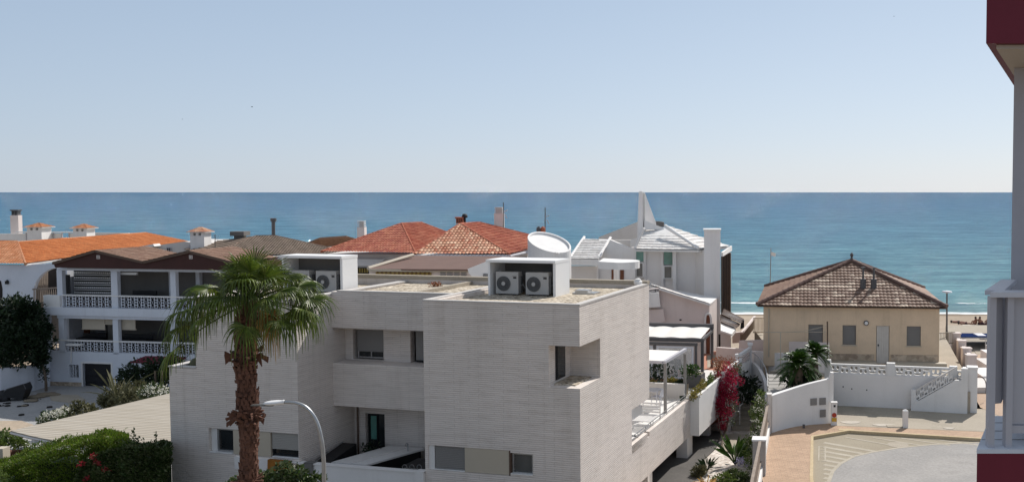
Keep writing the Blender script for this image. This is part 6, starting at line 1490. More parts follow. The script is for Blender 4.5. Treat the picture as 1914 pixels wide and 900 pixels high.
o = m.build('loose_stones', DARKIN); struct(o, 'stuff'); o['label'] = 'loose stones and debris scattered on the grey yard'
mb = MB(); mb.prism([tuple(PZ(u, v, -2.65)[:2]) for u, v in ((92, 737), (145, 738), (162, 748), (130, 752), (96, 748))], -2.659, -2.62); struct(mb.build('broken_slab', CONC))
mb = MB(); mb.prism([tuple(PZ(u, v, -2.65)[:2]) for u, v in ((-40, 790), (0, 786), (40, 786), (62, 793), (66, 806), (-40, 815))], -2.659, -2.63); struct(mb.build('sunlit_patch', SUNPATCHM))  # pool of sunlight on the yard, painted as a warmer, paler sheet
for i, (bl, n, ls, mt, nm, lab) in enumerate((
    ([(222, 738, 56, 1.0), (245, 745, 55, .9), (205, 748, 56.5, .7), (260, 728, 56.5, .6)], 500, .28, LEAF_OLIVE, 'dry_bush', 'sprawling grey olive bush in front of the black garage door'),
    ([(150, 768, 52, .7), (125, 775, 51.5, .6), (170, 765, 52.5, .5)], 420, .25, LEAF_OLIVE, 'dry_bush', 'low grey olive bush along the near edge of the grey yard'),
    ([(285, 730, 52, .65), (300, 735, 51.5, .6), (270, 738, 52, .4)], 600, .18, LEAF_SHRUB, 'flower_bush', 'green bush with white flowers at the edge of the beige canopy'),
    ([(92, 778, 50, .5), (110, 775, 50.2, .45), (78, 785, 50, .35)], 600, .16, LEAF_SHRUB, 'flower_bush', 'low bush with white flowers at the left corner of the beige canopy'),
    ([(250, 700, 60, .9), (275, 690, 60, 1.1), (300, 690, 59.5, 1.2), (325, 680, 60, .9), (235, 705, 60.5, .5), (300, 710, 59.5, .9)], 420, .28, LEAF_DARK, 'dark_vine', 'dark green creeper over a pergola in front of the balcony house'),
    ([(5, 815, 42, .45), (22, 822, 41.5, .5), (40, 828, 41.2, .35), (0, 835, 41, .5)], 700, .16, LEAF_LIGHT, 'yellow_green_shrub', 'leafy yellow green shrub at the left end of the beige canopy'),
    )):
    m = MB()
    for (u, v, y, r_) in bl: foliage(m, P(u, v, y), (r_, r_ * .8, r_ * .75), int(n * r_), ls)
    tag(m.build(nm, mt), lab, 'bush')
for bl, lab in (([(285, 725, 51.4), (300, 731, 51), (275, 733, 51.4), (310, 728, 51)], 'white flower heads scattered over the bush beside the pale brick house'), ([(92, 774, 49.6), (105, 771, 49.6), (80, 782, 49.6), (118, 770, 49.8)], 'white flower heads over the low bush at the canopy corner')):
    m = MB()
    for (u, v, y) in bl: foliage(m, P(u, v, y), (.4, .3, .3), 45, .13)
    tag(m.build('white_flowers', FLOWERW), lab, 'flowers')
strap('dry_agave', 'pale spiky stalks growing out of the olive bush by the garage', P(218, 752, 55), 12, 2.2, .1, LEAF_OLIVE, .9)
for u in (290, 302): 
    a = P(u, 700, 59); o = MB().tube([(a.x, a.y, -2.7), (a.x, a.y, P(u, 692, 59).z)], .06, 6).build('creeper_post', BARKG); tag(o, 'slim post under the dark creeper, %s one' % ('left' if u == 290 else 'right'), 'post')
# beige slatted canopy
zc = .5
t = root('carport_canopy', 'large flat beige slatted canopy filling the left foreground beside the brick house', 'canopy', PZ(180, 810, -2.6))
t.location = (PZ(180, 810, zc).x, PZ(180, 810, zc).y, -2.6); PM[t.name] = Matrix.Translation(t.location) @ Matrix.Rotation(-R(14), 4, 'Z'); t.rotation_euler = (0, 0, -R(14))
cq = [PZ(20, 804, zc), PZ(60, 814, zc), PZ(230, 848, zc), PZ(322, 860, zc), PZ(317.5, 734, zc)]
m = MB(); m.prism([(p.x, p.y) for p in cq], zc - .06, zc); m.build('cover', CANVAS, t)
m = MB()
for a, b in zip(cq, cq[1:] + cq[:1]): m.tube([a - Vector((0, 0, .1)), b - Vector((0, 0, .1))], .05, 5)
m.build('edge_frame', GREYWALL, t)
for u, v in ((79, 821), (160, 838), (300, 745)):
    q = PZ(u, v, zc); m = MB(); m.box(q.x - .07, q.x + .07, q.y, q.y + .14, -2.7, zc - .16); m.build('post', CREAM, t)
o = ribbon([PZ(-40, 842, -.2), P(8, 842, 38.5), PZ(60, 838, -.3), PZ(135, 842, -.3)], -2.8, .25, plain('russet_wall', (.13, .06, .04), .9, .2, 1), 'low_wall'); tag(o, 'low russet wall under the left end of the beige canopy', 'wall')
q = P(5, 840, 38); o = MB().box(q.x - .2, q.x + .15, q.y - .2, q.y + .2, -2.8, q.z + .1).build('wall_pier', CREAM); tag(o, 'pale square pier at the left edge beyond the green hedge', 'pier')

# ------------------------------------------------------------------ hedge and flowering shrub in the foreground
def bank(name, mat, top, y0, dep, n, ls, label, cat, wr=.4, up=.9, zb=-.6, kind=None):
    """leafy bank: dense front face and top following a skyline of pixels"""
    m = MB()
    for _ in range(n):
        k = random.random() * (len(top) - 1); i = int(k); u = top[i][0] + (top[i + 1][0] - top[i][0]) * (k - i); v = top[i][1] + (top[i + 1][1] - top[i][1]) * (k - i)
        s_ = random.random(); y = y0 + random.random() * dep; q = P(u, v, y if s_ < .45 else y0)
        lump = .34 * mnoise.noise(Vector((q.x * 1.1, y * 1.1, 0))) + .08 * mnoise.noise(Vector((q.x * 4, y * 4, 5)))
        if s_ < .45: z = P(u, v, y0 + dep * .5).z + lump - .25 * abs((y - y0) / dep - .6); p = Vector((q.x, y, z)); d = Vector((0, -.1, 1))
        else: z = zb + (q.z - zb) * random.random(); bul = .35 * math.sin(math.pi * (z - zb) / (q.z - zb + .01)) ; p = Vector((q.x, y0 - bul + .25 * mnoise.noise(Vector((q.x * 1.4, z * 1.4, 9))) + random.random() * .2, z)); d = Vector((0, -1, .5))
        m.leafq(p, (d + rv() * .9 + Vector((0, 0, up * .4))), ls * random.uniform(.6, 1.3), ls * wr * random.uniform(.7, 1.2))
    for _ in range(60):      # long shoots breaking the outline
        i = random.randrange(len(top) - 1); k = random.random(); u = top[i][0] + (top[i + 1][0] - top[i][0]) * k; v = top[i][1] + (top[i + 1][1] - top[i][1]) * k
        a = P(u, v + 6, y0 + dep * .4); b = a + Vector((random.gauss(0, .12), random.gauss(0, .1), random.uniform(.15, .45)))
        for j in range(9): m.leafq(a.lerp(b, j / 8), (b - a).normalized() + rv() * .9, ls * .8, ls * wr * .8)
    return tag(m.build(name, mat), label, cat)
topH = [(-160, 900), (-60, 886), (0, 874), (50, 852), (110, 836), (160, 822), (200, 815), (240, 822)]
bank('green_hedge', LEAF_HEDGE, topH, 33.4, 2.2, 30000, .13, 'bright green feathery hedge rising from the bottom left corner', 'hedge', .28, 1.2)
topS = [(150, 862), (190, 845), (240, 832), (270, 836), (300, 842), (319, 846)]
bank('flowering_hedge', LEAF_SHRUB, topS, 32.8, 1.9, 30000, .12, 'dark glossy leaved hedge with red blossoms touching the brick house corner', 'hedge', .55, .3)
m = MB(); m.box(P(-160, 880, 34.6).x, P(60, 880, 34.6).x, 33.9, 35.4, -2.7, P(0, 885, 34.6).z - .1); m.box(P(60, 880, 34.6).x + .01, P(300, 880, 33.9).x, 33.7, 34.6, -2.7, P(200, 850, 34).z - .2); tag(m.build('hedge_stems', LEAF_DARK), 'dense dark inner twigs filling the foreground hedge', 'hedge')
for i, (u, v, lab) in enumerate(((182, 863, 'red blossom cluster, upper of the group in the middle of the dark hedge'), (196, 876, 'small red blossom cluster, lower right of the group in the dark hedge'), (150, 868, 'small red blossom cluster nearest the green hedge'), (163, 894, 'crimson blossom cluster at the bottom edge of the photo'), (172, 851, 'pinkish new growth above the red blossoms'))):
    m = MB(); foliage(m, P(u, v, 32.3), (.15, .12, .10), 34, .075); tag(m.build('red_blossom', LEAF_RED), lab, 'blossom')
for u, v, lab in ((250, 800, 'single leafy shoot standing above the hedge before the beige canopy'), (292, 805, 'arching leafy shoot beside the brick house corner')):
    a = P(u, v + 30, 33.2); b = P(u, v, 33.2); m = MB(); m.tube([a, b], .012, 4)
    for k in range(26): q = a.lerp(b, random.random()); m.leafq(q, rv() + Vector((0, 0, .4)), .12, .06)
    tag(m.build('leafy_shoot', LEAF_SHRUB), lab, 'shoot')
m = MB(); foliage(m, P(2, 893, 31), (.3, .25, .2), 200, .1); tag(m.build('lime_shoot', LEAF_LIGHT), 'bright lime green tuft in the bottom left corner', 'plant')
# shrub behind the palm trunk
m = MB()
for (u, v, y, r_) in ((505, 898, 27.5, .55), (535, 890, 27.3, .5), (560, 897, 27.2, .5), (585, 905, 27, .4), (470, 905, 27.5, .5), (440, 912, 27.5, .45)): foliage(m, P(u, v, y), (r_, r_ * .7, r_ * .8), int(700 * r_) + 100, .13, wr=.8)
tag(m.build('garden_bush', LEAF_SHRUB), 'round leaved bush behind the foot of the palm trunk and the lamp pole', 'bush')

# ------------------------------------------------------------------ palm
PX = P(470, 560, 18.0); BX = P(466, 900, 18.0)
pt = root('fan_palm', 'tall fan palm with shaggy brown trunk in front of the pale brick house', 'palm tree', (BX.x, 18, 0))
random.seed(5)
cen = [P(466, 1250, 18), P(465, 900, 18), P(466, 830, 18), P(463, 760, 18), P(459, 680, 18), P(460, 620, 18), P(466, 585, 18), P(470, 560, 18)]
cen[0].z = 0.0; cen = spline(cen, 10)
def cat_(z):
    for a, b in zip(cen, cen[1:]):
        if a.z <= z <= b.z: return a.lerp(b, (z - a.z) / (b.z - a.z))
    return cen[0] if z < cen[0].z else cen[-1]
m = MB(); m.tube(cen, .145, 14, .145)
z = 4.0; row = 0; ztop = cen[-1].z
while z < ztop - .22:
    c = cat_(z); rr_ = .150 + .02 * math.sin(z * 3.1) + (.035 if z > ztop - 1.6 else 0) - (.03 if 7.15 > z > 6.75 else 0)
    ring = abs(z - 6.32) < .12 or abs(z - 7.42) < .10 or abs(z - 5.08) < .06
    n = 13
    for k in range(n):
        a = 2 * math.pi * (k + .5 * (row % 2)) / n + random.uniform(-.12, .12); o_ = Vector((math.cos(a), math.sin(a), 0)); s_ = Vector((-math.sin(a), math.cos(a), 0))
        L = random.uniform(.10, .17); out = random.uniform(.012, .045); w = random.uniform(.035, .055)
        if ring: L *= random.uniform(1.1, 1.8); out = random.uniform(.05, .16)
        b0 = c + o_ * (rr_ - .03); tip = c + o_ * (rr_ + out) + Vector((0, 0, L * (random.uniform(.3, .9) if not ring else random.uniform(-.3, .6)))) + s_ * random.uniform(-.04, .04)
        th = .03
        m.add([b0 + s_ * w, b0 - s_ * w, b0 + s_ * w * .8 + o_ * .055 + Vector((0, 0, -.02)), b0 - s_ * w * .8 + o_ * .055 + Vector((0, 0, -.02)), tip + s_ * w * .4, tip - s_ * w * .5, tip + s_ * w * .4 + Vector((0, 0, -th)), tip - s_ * w * .5 + Vector((0, 0, -th))],
              [(0, 1, 5, 4), (2, 6, 7, 3), (0, 4, 6, 2), (1, 3, 7, 5), (4, 5, 7, 6)])
    z += .082; row += 1
m.build('trunk', BARK, pt)
# stub fans: the long broken leaf bases around 6.3 m and 7.4 m
m = MB()
for i in range(26):
    zz = 6.32 + random.gauss(0, .07) if i < 18 else 7.42 + random.gauss(0, .05); c = cat_(zz); a = random.uniform(0, 6.28)
    if i < 9: a = random.uniform(2.7, 4.0)
    o_ = Vector((math.cos(a), math.sin(a), 0)); L = random.uniform(.08, .24); m.thick([c + o_ * .18 + Vector((0, 0, .02)), c + o_ * .18 + Vector((-o_.y * .06, o_.x * .06, .02)), c + o_ * (.2 + L) + Vector((0, 0, random.uniform(-.22, .14))), c + o_ * (.19 + L) + Vector((o_.y * .02, -o_.x * .02, random.uniform(-.18, .12)))], .018)
m.build('leaf_stub', BARK, pt)
HC = cen[-1] + Vector((0, 0, -.05))
def frond(az, el, pl, br, droop, mat, fold=.25, name='frond'):
    m = MB(); az = math.radians(az); el = math.radians(el)
    d0 = Vector((math.cos(az) * math.cos(el), math.sin(az) * math.cos(el), math.sin(el)))
    pts = [HC + d0 * .12 + d0 * pl * k / 6 - Vector((0, 0, 1)) * (.22 * pl * (k / 6) ** 2) for k in range(7)]
    m.tube(pts, .017, 5, .009)
    hub = pts[-1]; d1 = (pts[-1] - pts[-2]).normalized(); sd = d1.cross(Vector((0, 0, 1)))
    sd = sd.normalized() if sd.length > .05 else Vector((1, 0, 0)); up = sd.cross(d1).normalized()
    rl_ = random.uniform(-.55, .55); sd, up = sd * math.cos(rl_) + up * math.sin(rl_), up * math.cos(rl_) - sd * math.sin(rl_)
    N = 27; span = math.radians(118); K = 9
    for i in range(N):
        a = -span + 2 * span * (i + .5) / N; L = br * (1.0 - .32 * (abs(a) / span) ** 2) * random.uniform(.93, 1.05)
        dd = (d1 * math.cos(a) + sd * math.sin(a) - up * fold * (1 - math.cos(a)) * .35 - up * .0).normalized()
        wv_ = (sd * math.cos(a) - d1 * math.sin(a)).normalized(); row = []
        tw_ = random.uniform(-.25, .25); dr = droop * random.uniform(.5, 1.5)
        for k in range(K):
            t_ = k / (K - 1); p = hub + dd * L * t_
            fall = max(0, t_ - .42) / .58
            p -= Vector((0, 0, 1)) * (dr * L * fall ** 1.5) ; p -= dd * (min(.85, dr) * L * .42 * fall ** 2)
            wmax = L * t_ * (span / N) * (1.0 if t_ < .3 else .85) if t_ < .42 else L * .40 * (span / N) * .85 * max(0, 1 - (t_ - .42) / .58) ** .9 + .003
            nrm = dd.cross(wv_).normalized(); ww = (wv_ * math.cos(tw_ * fall) + nrm * math.sin(tw_ * fall)) * wmax
            zig = nrm * wmax * .55
            row += [p - ww + zig, p - zig * .2, p + ww + zig]
        b = len(m.v); m.v += row
        for k in range(K - 1):
            j = b + 3 * k; m.f += [(j, j + 1, j + 4, j + 3), (j + 1, j + 2, j + 5, j + 4)]
    return m.build(name, mat, pt)
fr = []
for i in range(12): fr.append((i * 137.5 + random.uniform(-12, 12), random.uniform(50, 84), random.uniform(.45, .72), random.uniform(.48, .60), random.uniform(.10, .35)))
for i in range(15): i % 5 != 4 and fr.append((i * 137.5 + 40 + random.uniform(-10, 10), random.uniform(14, 46), random.uniform(.60, .85), random.uniform(.56, .68), random.uniform(.35, .7)))
for i in range(9): fr.append((i * 137.5 + 90 + random.uniform(-10, 10), random.uniform(-16, 12), random.uniform(.55, .85), random.uniform(.52, .62), random.uniform(.6, .9)))
fr += [(2, 16, 1.0, .66, .6), (-12, 6, .98, .62, .7), (182, -8, 1.15, .62, .7), (176, 16, .95, .72, .65), (190, 6, 1.0, .66, .8), (200, -22, 1.25, .55, .7), (14, 30, .85, .62, .6), (160, 24, .9, .68, .6), (90, 80, .75, .5, .2), (260, 74, .7, .5, .25),
       (-90, 34, .40, .50, .8), (-115, 28, .45, .52, .8), (-68, 36, .45, .52, .8), (-140, 16, .6, .6, .8), (-45, 22, .6, .6, .8), (-98, 52, .5, .6, .7)]
for f_ in fr: frond(*f_, LEAF_PALM)
for az, el, pl, br in ((-30, -28, .34, .42), (-12, -38, .34, .40)): frond(az, el, pl, br, 1.1, LEAF_DRY, name='dry_frond')
m = MB()
q = HC + Vector((.42, -.22, -.22))
for i in range(150):
    a = random.uniform(0, 6.28); d = Vector((math.cos(a) * .6 + .1, math.sin(a) * .5, random.uniform(-.6, .5))).normalized(); p1_ = q + d * random.uniform(.08, .24); m.tube([q, p1_, p1_ + Vector((random.uniform(-.05, .05), 0, -random.uniform(.1, .32)))], .006, 3, .003)
m.build('flower_cluster', LEAF_DRY, pt)
for az, el, L in ((150, 38, 1.5), (165, 30, 1.3), (35, 55, 1.0), (60, 62, .9), (10, 15, 1.4), (-5, 5, 1.3)):
    a, e = math.radians(az), math.radians(el); d = Vector((math.cos(a) * math.cos(e), math.sin(a) * math.cos(e), math.sin(e))); m = MB(); m.tube([HC + d * L * k / 6 - Vector((0, 0, .3 * L * (k / 6) ** 2)) for k in range(7)], .014, 5, .004); m.build('flower_stalk', BARKG, pt)

# ------------------------------------------------------------------ street lamp
lt = root('street_lamp', 'curved galvanised street lamp reaching left in front of the palm trunk', 'street lamp', (P(605, 890, 16).x, 16, 0))
b = P(605, 880, 16); pts = [Vector((P(605.5, 900, 16).x, 16, 0)), Vector((P(605.5, 900, 16).x, 16, 3.5))]
arm = spline([P(605.5, 900, 16), P(605, 860, 16), P(601, 820, 16), P(591, 785, 16), P(574, 762, 16), P(553, 752, 16), P(531, 750.5, 16)], 6)
m = MB(); m.tube(pts, .05, 12, .04); m.tube([pts[1]] + arm, .036, 12, .026); m.build('pole', STEEL, lt, smooth=True)
a, b = P(532, 750.5, 16), P(493, 753, 16); ax = (b - a); m = MB(); base = len(m.v); n = 14; K = 9; u_ = ax.normalized(); w_ = Vector((0, 1, 0)); z_ = Vector((0, 0, 1))
prof = [(0, .03, .03), (.04, .045, .04), (.10, .04, .035), (.18, .055, .036), (.4, .085, .04), (.65, .095, .038), (.85, .075, .03), (.97, .035, .018), (1, .01, .008)]
for t_, ry, rz in prof:
    for k in range(n): an_ = 2 * math.pi * k / n; m.v.append(a + ax * t_ + w_ * ry * math.cos(an_) + z_ * rz * math.sin(an_))
for i in range(len(prof) - 1):
    for k in range(n): m.f.append((i * n + k, i * n + (k + 1) % n, (i + 1) * n + (k + 1) % n, (i + 1) * n + k))
m.build('lamp_head', WHITECLEAN, lt, smooth=True)
m = MB(); m.box(a.x - .55, a.x - .18, 15.95, 16.05, a.z - .06, a.z - .042); m.build('lens', GLASSG, lt)

# ------------------------------------------------------------------ neighbouring apartment block at the right
nb = root('apartment_block', 'near apartment block at the right edge with dark red slabs and grey balcony panels', 'building', (3.2, 7.5, 8.5))
e0, e1 = P(1843, 82, 6.8), P(1896, 163, 9.6)
ze = 11.54
A_ = PZ(1843, 81, ze); B2 = PZ(1897, 163, ze)
dv = (B2 - A_); dv.z = 0
m = MB(); m.prism([(A_.x, A_.y), (A_.x + 4, A_.y - .1), (A_.x + 6, 14), (A_.x + dv.x * 1.9, A_.y + dv.y * 1.9)], ze, 11.86); m.build('roof_slab', DARKRED, nb)
m = MB(); m.prism([(A_.x + .09, A_.y + .06), (A_.x + 3.9, A_.y + .06), (A_.x + 5, 13), (A_.x + .10 + dv.x * 1.7, A_.y + dv.y * 1.7)], ze - .03, ze - .002); m.build('soffit', SOFFIT, nb)
dn = dv.normalized()
wx = P(1893, 300, 7.9).x
m = MB(); m.prism([(wx, 7.9), (wx + 5, 7.9), (wx + 7, 13), (wx + 5.1 * .46, 13)], 6, ze - .031); m.build('wall', GREYPAINT, nb)
zc_ = P(1850, 545, 6.8).z; zs_ = P(1822, 836, 6.8).z
c0 = P(1850, 545, 6.8)
def lean(t): return Vector((c0.x + dn.x * t, 6.8 + dn.y * t, 0))
m = MB(); m.prism([(c0.x - .01, 6.76), (c0.x + 4, 6.76), (c0.x + 4, 6.92), (c0.x + .08, 6.92)], zc_ - .035, zc_ + .0)
p0, p1_ = lean(.0), lean(1.05); m.prism([(p0.x - .0, p0.y + .121), (p1_.x, p1_.y), (p1_.x + .12, p1_.y), (p0.x + .14, p0.y + .121)], zc_ - .034, zc_ - .001); m.build('rail_cap', GREYPAINTL, nb)
m = MB(); x0 = c0.x + .005
m.box(x0, x0 + .045, 6.80, 6.87, zs_ + .0, zc_ - .036); m.box(x0 + .125, x0 + .17, 6.80, 6.88, zs_, zc_ - .036); m.build('post', GREYPAINT, nb)
m = MB(); m.box(x0 + .175, x0 + 4, 6.84, 6.86, zs_ + .16, zc_ - .036); m.box(x0 + .171, x0 + 4, 6.82, 6.88, zs_ + .10, zs_ + .155); m.build('front_panel', GREYPAINT, nb)
q0, q1 = lean(.55), lean(1.05); m = MB(); m.prism([(x0 + .05, 6.87), (x0 + .12, 6.90), (q1.x + .09, q1.y), (q1.x + .05, q1.y)], zs_ + .30, zc_ - .036); m.build('side_panel', GREYPAINT, nb)
for k in range(6):
    m = MB(); m.box(x0 + .9 + k * .0, x0 + .93, 6.80, 6.835, zs_ + .16, zc_ - .036) if k == 0 else None
    if k == 0: m.build('panel_joint', GREYPAINTL, nb)
for dx in (.30, .62, .94):
    m = MB(); m.box(x0 + dx, x0 + dx + .012, 6.832, 6.839, zs_ + .16, zc_ - .037); m.build('panel_seam', ANTH, nb)
for dx in (.33, .80):
    for z in (zs_ + .125, zc_ - .018): m = MB(); m.lathe((x0 + dx, 6.752 if z > zs_ + .5 else 6.815, z), [(.008, 0), (.008, -.006)], 8, 'y'); m.build('screw', STEEL, nb)
sl = P(1822.5, 836, 6.8); zl_ = sl.z
s0 = Vector((sl.x, 6.76, 0)); s1 = s0 + dn * 1.1
m = MB(); m.prism([(s0.x, s0.y), (s0.x + 4, s0.y + .0), (s0.x + 5, 7.85), (s1.x + .0, s1.y)], zl_ - .03, zl_ + .0); m.build('ledge', BLUEWHITE, nb)
m = MB(); m.prism([(s0.x + .004, s0.y + .004), (s0.x + 4, s0.y + .004), (s0.x + 5, 7.85), (s1.x + .0, s1.y)], zl_ - 1.6, zl_ - .031); m.build('red_fascia', DARKRED, nb)
for k in range(1, 4): m = MB(); q = s0 + dn * (k * .28); m.box(q.x + .01, q.x + 1.2, q.y, q.y + .008, zl_ + .001, zl_ + .003); m.build('tile_joint', ANTH, nb)

# ------------------------------------------------------------------ people on the beach
def person(name, label, joints, edges, radii, mat, hair, loc, yaw=0, scale=1.0, parts=()):
    me = bpy.data.meshes.new(name); me.from_pydata(joints, edges, []); o = bpy.data.objects.new(name, me); COL.objects.link(o)
    o.modifiers.new('skin', 'SKIN'); 
    for v, r_ in zip(me.skin_vertices[0].data, radii): v.radius = (r_, r_)
    me.skin_vertices[0].data[0].use_root = True
    sb = o.modifiers.new('sub', 'SUBSURF'); sb.levels = 1; sb.render_levels = 2
    dg = bpy.context.evaluated_depsgraph_get(); ev = o.evaluated_get(dg); nm = bpy.data.meshes.new_from_object(ev); o.modifiers.clear(); o.data = nm
    nm.materials.clear(); nm.materials.append(mat); nm.polygons.foreach_set('use_smooth', [True] * len(nm.polygons))
    o.location = loc; o.rotation_euler = (0, 0, yaw); PM[o.name] = Matrix.Translation(Vector(loc)) @ Matrix.Rotation(yaw, 4, 'Z'); o['label'] = label; o['category'] = 'person'
    Fp = Frame(loc[0], loc[1], -math.degrees(yaw), loc[2])
    hd = Vector(joints[3]); m = MB(Fp); m.lathe(hd + Vector((0, .02, -.09)), [(.05, -.05), (.115, .05), (.12, .12), (.09, .20), (.02, .235)], 10); m.build('hair', hair, o)
    for (nm_, mt, bx) in parts: m = MB(Fp); m.box(*bx); m.build(nm_, mt, o)
    return o
# sitting: knees up, arms around the knees, facing the sea (+y)
SJ = [(0, 0, .12), (0, -.06, .36), (0, -.02, .58), (0, .04, .80), (.10, .05, .12), (.13, .38, .46), (.12, .60, .05), (.12, .76, .04), (-.10, .05, .12), (-.13, .38, .46), (-.12, .60, .05), (-.12, .76, .04), (.19, -.01, .54), (.24, .20, .40), (.10, .44, .42), (-.19, -.01, .54), (-.24, .20, .40), (-.10, .44, .42)]
SE = [(0, 1), (1, 2), (2, 3), (0, 4), (4, 5), (5, 6), (6, 7), (0, 8), (8, 9), (9, 10), (10, 11), (2, 12), (12, 13), (13, 14), (2, 15), (15, 16), (16, 17)]
SR = [.15, .13, .13, .10, .10, .075, .05, .04, .10, .075, .05, .04, .06, .045, .035, .06, .045, .035]
HAIRD = plain('dark_hair', (.015, .011, .009), .7, .2, 6)
def gz(p): return Vector((p.x, p.y, terr(p.x, p.y)))
def onbeach(u, v):
    p = P(u, v, 100)
    for _ in range(6): p = PZ(u, v, terr(p.x, p.y))
    return p
pA, pB, pC = onbeach(1824, 607), onbeach(1831, 607), onbeach(1848, 606)
person('person', 'left seated person with knees up among the group at the water’s edge', SJ, SE, SR, SKIN, HAIRD, pA, .5)
person('person', 'right seated person, taller in view, leaning beside the first on the sand', SJ, SE, SR, SKIN, HAIRD, pB, -.7, parts=(('swimwear', CLOTHD, (-.17, .17, -.17, .15, .02, .25)),))
person('person', 'seated person half hidden behind the grey balcony edge', SJ, SE, SR, SKIN, HAIRD, pC, 2.2, parts=(('swimwear', CLOTHD, (-.17, .17, -.17, .15, .02, .25)),))
LJ = [(0, 0, .12), (0, .28, .13), (0, .50, .13), (0, .74, .16), (.10, -.08, .11), (.13, -.48, .10), (.13, -.88, .07), (.13, -.95, .16), (-.10, -.08, .11), (-.13, -.46, .16), (-.14, -.86, .07), (-.14, -.93, .16), (.2, .46, .11), (.26, .20, .08), (.24, -.02, .06), (-.2, .46, .11), (-.30, .24, .08), (-.22, .02, .06)]
for u, v, yw2, lab in ((1791, 603, 1.5, 'person lying flat on the sand, leftmost of the sunbathers'), (1805, 606, 1.45, 'person lying on the sand between the leftmost sunbather and the pale towel'), (1842, 607, 1.6, 'person lying on the sand right of the seated pair')):
    person('person', lab, LJ, SE, SR, SKIN, HAIRD, onbeach(u, v), yw2, parts=(('swimwear', CLOTHD, (-.17, .17, -.14, .08, .03, .24)),))
p = onbeach(1816, 608); m = MB(); n = 12
for i in range(n + 1):
    for j in range(7): x = p.x - .9 + 1.8 * i / n; y = p.y - .45 + .9 * j / 6; m.v.append(Vector((x, y, p.z + .04 + .04 * mnoise.noise(Vector((x * 4, y * 4, 0))))))
for i in range(n):
    for j in range(6): k = i * 7 + j; m.f.append((k, k + 7, k + 8, k + 1))
tag(m.build('beach_towel', TOWEL), 'pale towel spread on the sand beside the seated pair', 'towel')
bag('beach_bag', onbeach(1836, 608) + Vector((0, 0, .15)), (.28, .2, .22), CLOTHD, 'dark beach bag on the sand right of the seated pair', 'bag')

# ------------------------------------------------------------------ birds
def bird(u, v, y, s, yaw, label):
    p = P(u, v, y); t = root('bird', label, 'bird', p, yaw, None); F_ = Frame(p.x, p.y, math.degrees(yaw), p.z)
    m = MB(F_); m.lathe((0, 0, 0), [(.005, -.32 * s), (.04 * s, -.22 * s), (.075 * s, 0), (.06 * s, .18 * s), (.045 * s, .26 * s), (.01 * s, .36 * s)], 10, 'y')
    for sg in (-1, 1):
        for (x0, x1, z0, z1, c0_, c1_) in ((.04, .30, .02, .16, .10, .10), (.30, .62, .16, .06, .10, .015)):
            m.add([(sg * x0 * s, -c0_ * s, z0 * s), (sg * x0 * s, c0_ * s, z0 * s), (sg * x1 * s, c1_ * s, z1 * s), (sg * x1 * s, -c1_ * s - .04 * s, z1 * s), (sg * x0 * s, -c0_ * s, (z0 + .02) * s), (sg * x0 * s, c0_ * s, (z0 + .02) * s), (sg * x1 * s, c1_ * s, (z1 + .01) * s), (sg * x1 * s, -c1_ * s - .04 * s, (z1 + .01) * s)], [(0, 1, 2, 3), (7, 6, 5, 4), (0, 4, 5, 1), (1, 5, 6, 2), (2, 6, 7, 3), (3, 7, 4, 0)])
    m.add([(-.02 * s, -.3 * s, 0), (.02 * s, -.3 * s, 0), (.07 * s, -.42 * s, .01), (-.07 * s, -.42 * s, .01)], [(0, 1, 2, 3)])
    m.build('body', BLACK, t)
bird(471, 200, 110, .34, .6, 'small dark bird in the open sky, the darkest one, above the palm')
bird(341, 223, 170, .32, 1.0, 'tiny faint dark bird lower left of the darker one')
bird(1671, 31, 120, .26, -.5, 'tiny dark bird high in the sky above the ochre house')
bird(1071, 422, 130, .30, .3, 'tiny dark bird flying low over the water near the white villa')

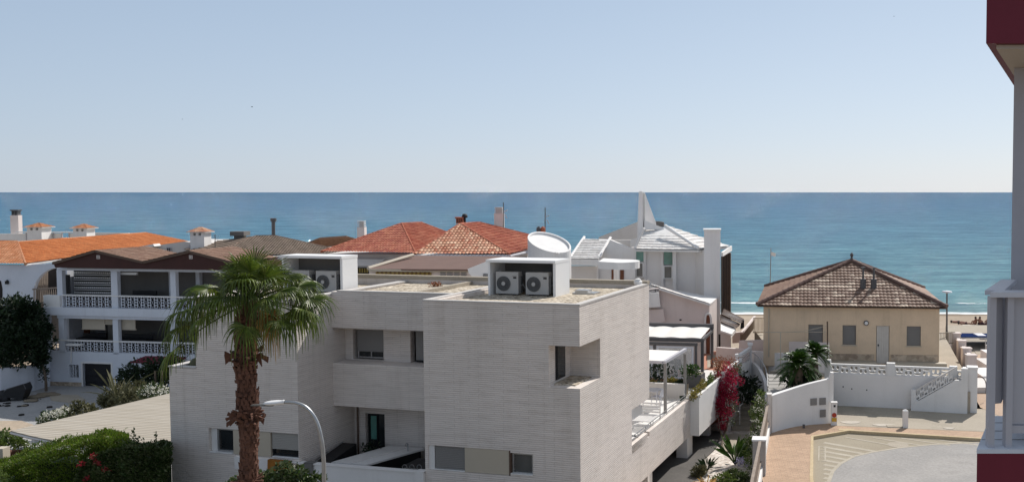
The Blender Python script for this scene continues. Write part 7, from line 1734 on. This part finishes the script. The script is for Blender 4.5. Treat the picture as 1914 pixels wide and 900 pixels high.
# ------------------------------------------------------------------ camera, sun, sky
cam = bpy.data.cameras.new('camera'); co = bpy.data.objects.new('camera', cam); COL.objects.link(co)
co.location = (0, 0, H); co.rotation_euler = (math.pi / 2 - PT, 0, 0)
cam.sensor_fit = 'HORIZONTAL'; cam.sensor_width = 36; cam.lens = 36 * FX / 1914; cam.shift_x = -(CX - 957) / 1914; cam.shift_y = 0
cam.clip_start = .1; cam.clip_end = 200000; sc.camera = co
AZ, EL = R(33), R(44)
sd_ = Vector((math.sin(AZ) * math.cos(EL), math.cos(AZ) * math.cos(EL), math.sin(EL)))
sl_ = bpy.data.lights.new('sun', 'SUN'); so = bpy.data.objects.new('sun', sl_); COL.objects.link(so)
so.rotation_euler = sd_.to_track_quat('Z', 'Y').to_euler(); so.location = (0, 0, 50)
sl_.energy = 3.8; sl_.angle = R(.5); sl_.color = (1.0, .955, .90)
w = bpy.data.worlds.new('World'); sc.world = w; w.use_nodes = True; nt = w.node_tree
sk = nt.nodes.new('ShaderNodeTexSky'); sk.sky_type = 'NISHITA'; sk.sun_disc = False; sk.sun_elevation = EL; sk.sun_rotation = AZ
sk.altitude = 0; sk.air_density = 1.0; sk.dust_density = .6; sk.ozone_density = 3.0
bg = nt.nodes['Background']
# hazy seaside air: the blue sky whitens towards the horizon and towards the sun
tc = nt.nodes.new('ShaderNodeTexCoord'); sp = nt.nodes.new('ShaderNodeSeparateXYZ'); nt.links.new(tc.outputs['Generated'], sp.inputs[0])
hz = ramp(nt, sp.outputs[2], [(0.0, (5.35, 5.85, 6.55)), (.05, (4.85, 5.5, 6.5)), (.20, (3.85, 4.65, 5.75)), (.6, (3.5, 3.8, 4.3)), (1.0, (3.3, 3.5, 3.8))])
dt = nt.nodes.new('ShaderNodeVectorMath'); dt.operation = 'DOT_PRODUCT'; nt.links.new(tc.outputs['Generated'], dt.inputs[0]); dt.inputs[1].default_value = (math.sin(R(48)), math.cos(R(48)), .35)
sunside = ramp(nt, dt.outputs['Value'], [(.1, (.80, .84, .88)), (.55, (.93, .95, .97)), (1.0, (1.15, 1.12, 1.08))])
hz = mixc(nt, 1.0, hz, sunside, 'MULTIPLY')
skyc = mixc(nt, .82, sk.outputs[0], hz)
nt.links.new(skyc, bg.inputs[0]); bg.inputs[1].default_value = .10
sc.view_settings.view_transform = 'Standard'; sc.view_settings.look = 'None'; sc.view_settings.exposure = .32; sc.view_settings.gamma = 1
sc.render.engine = 'CYCLES'
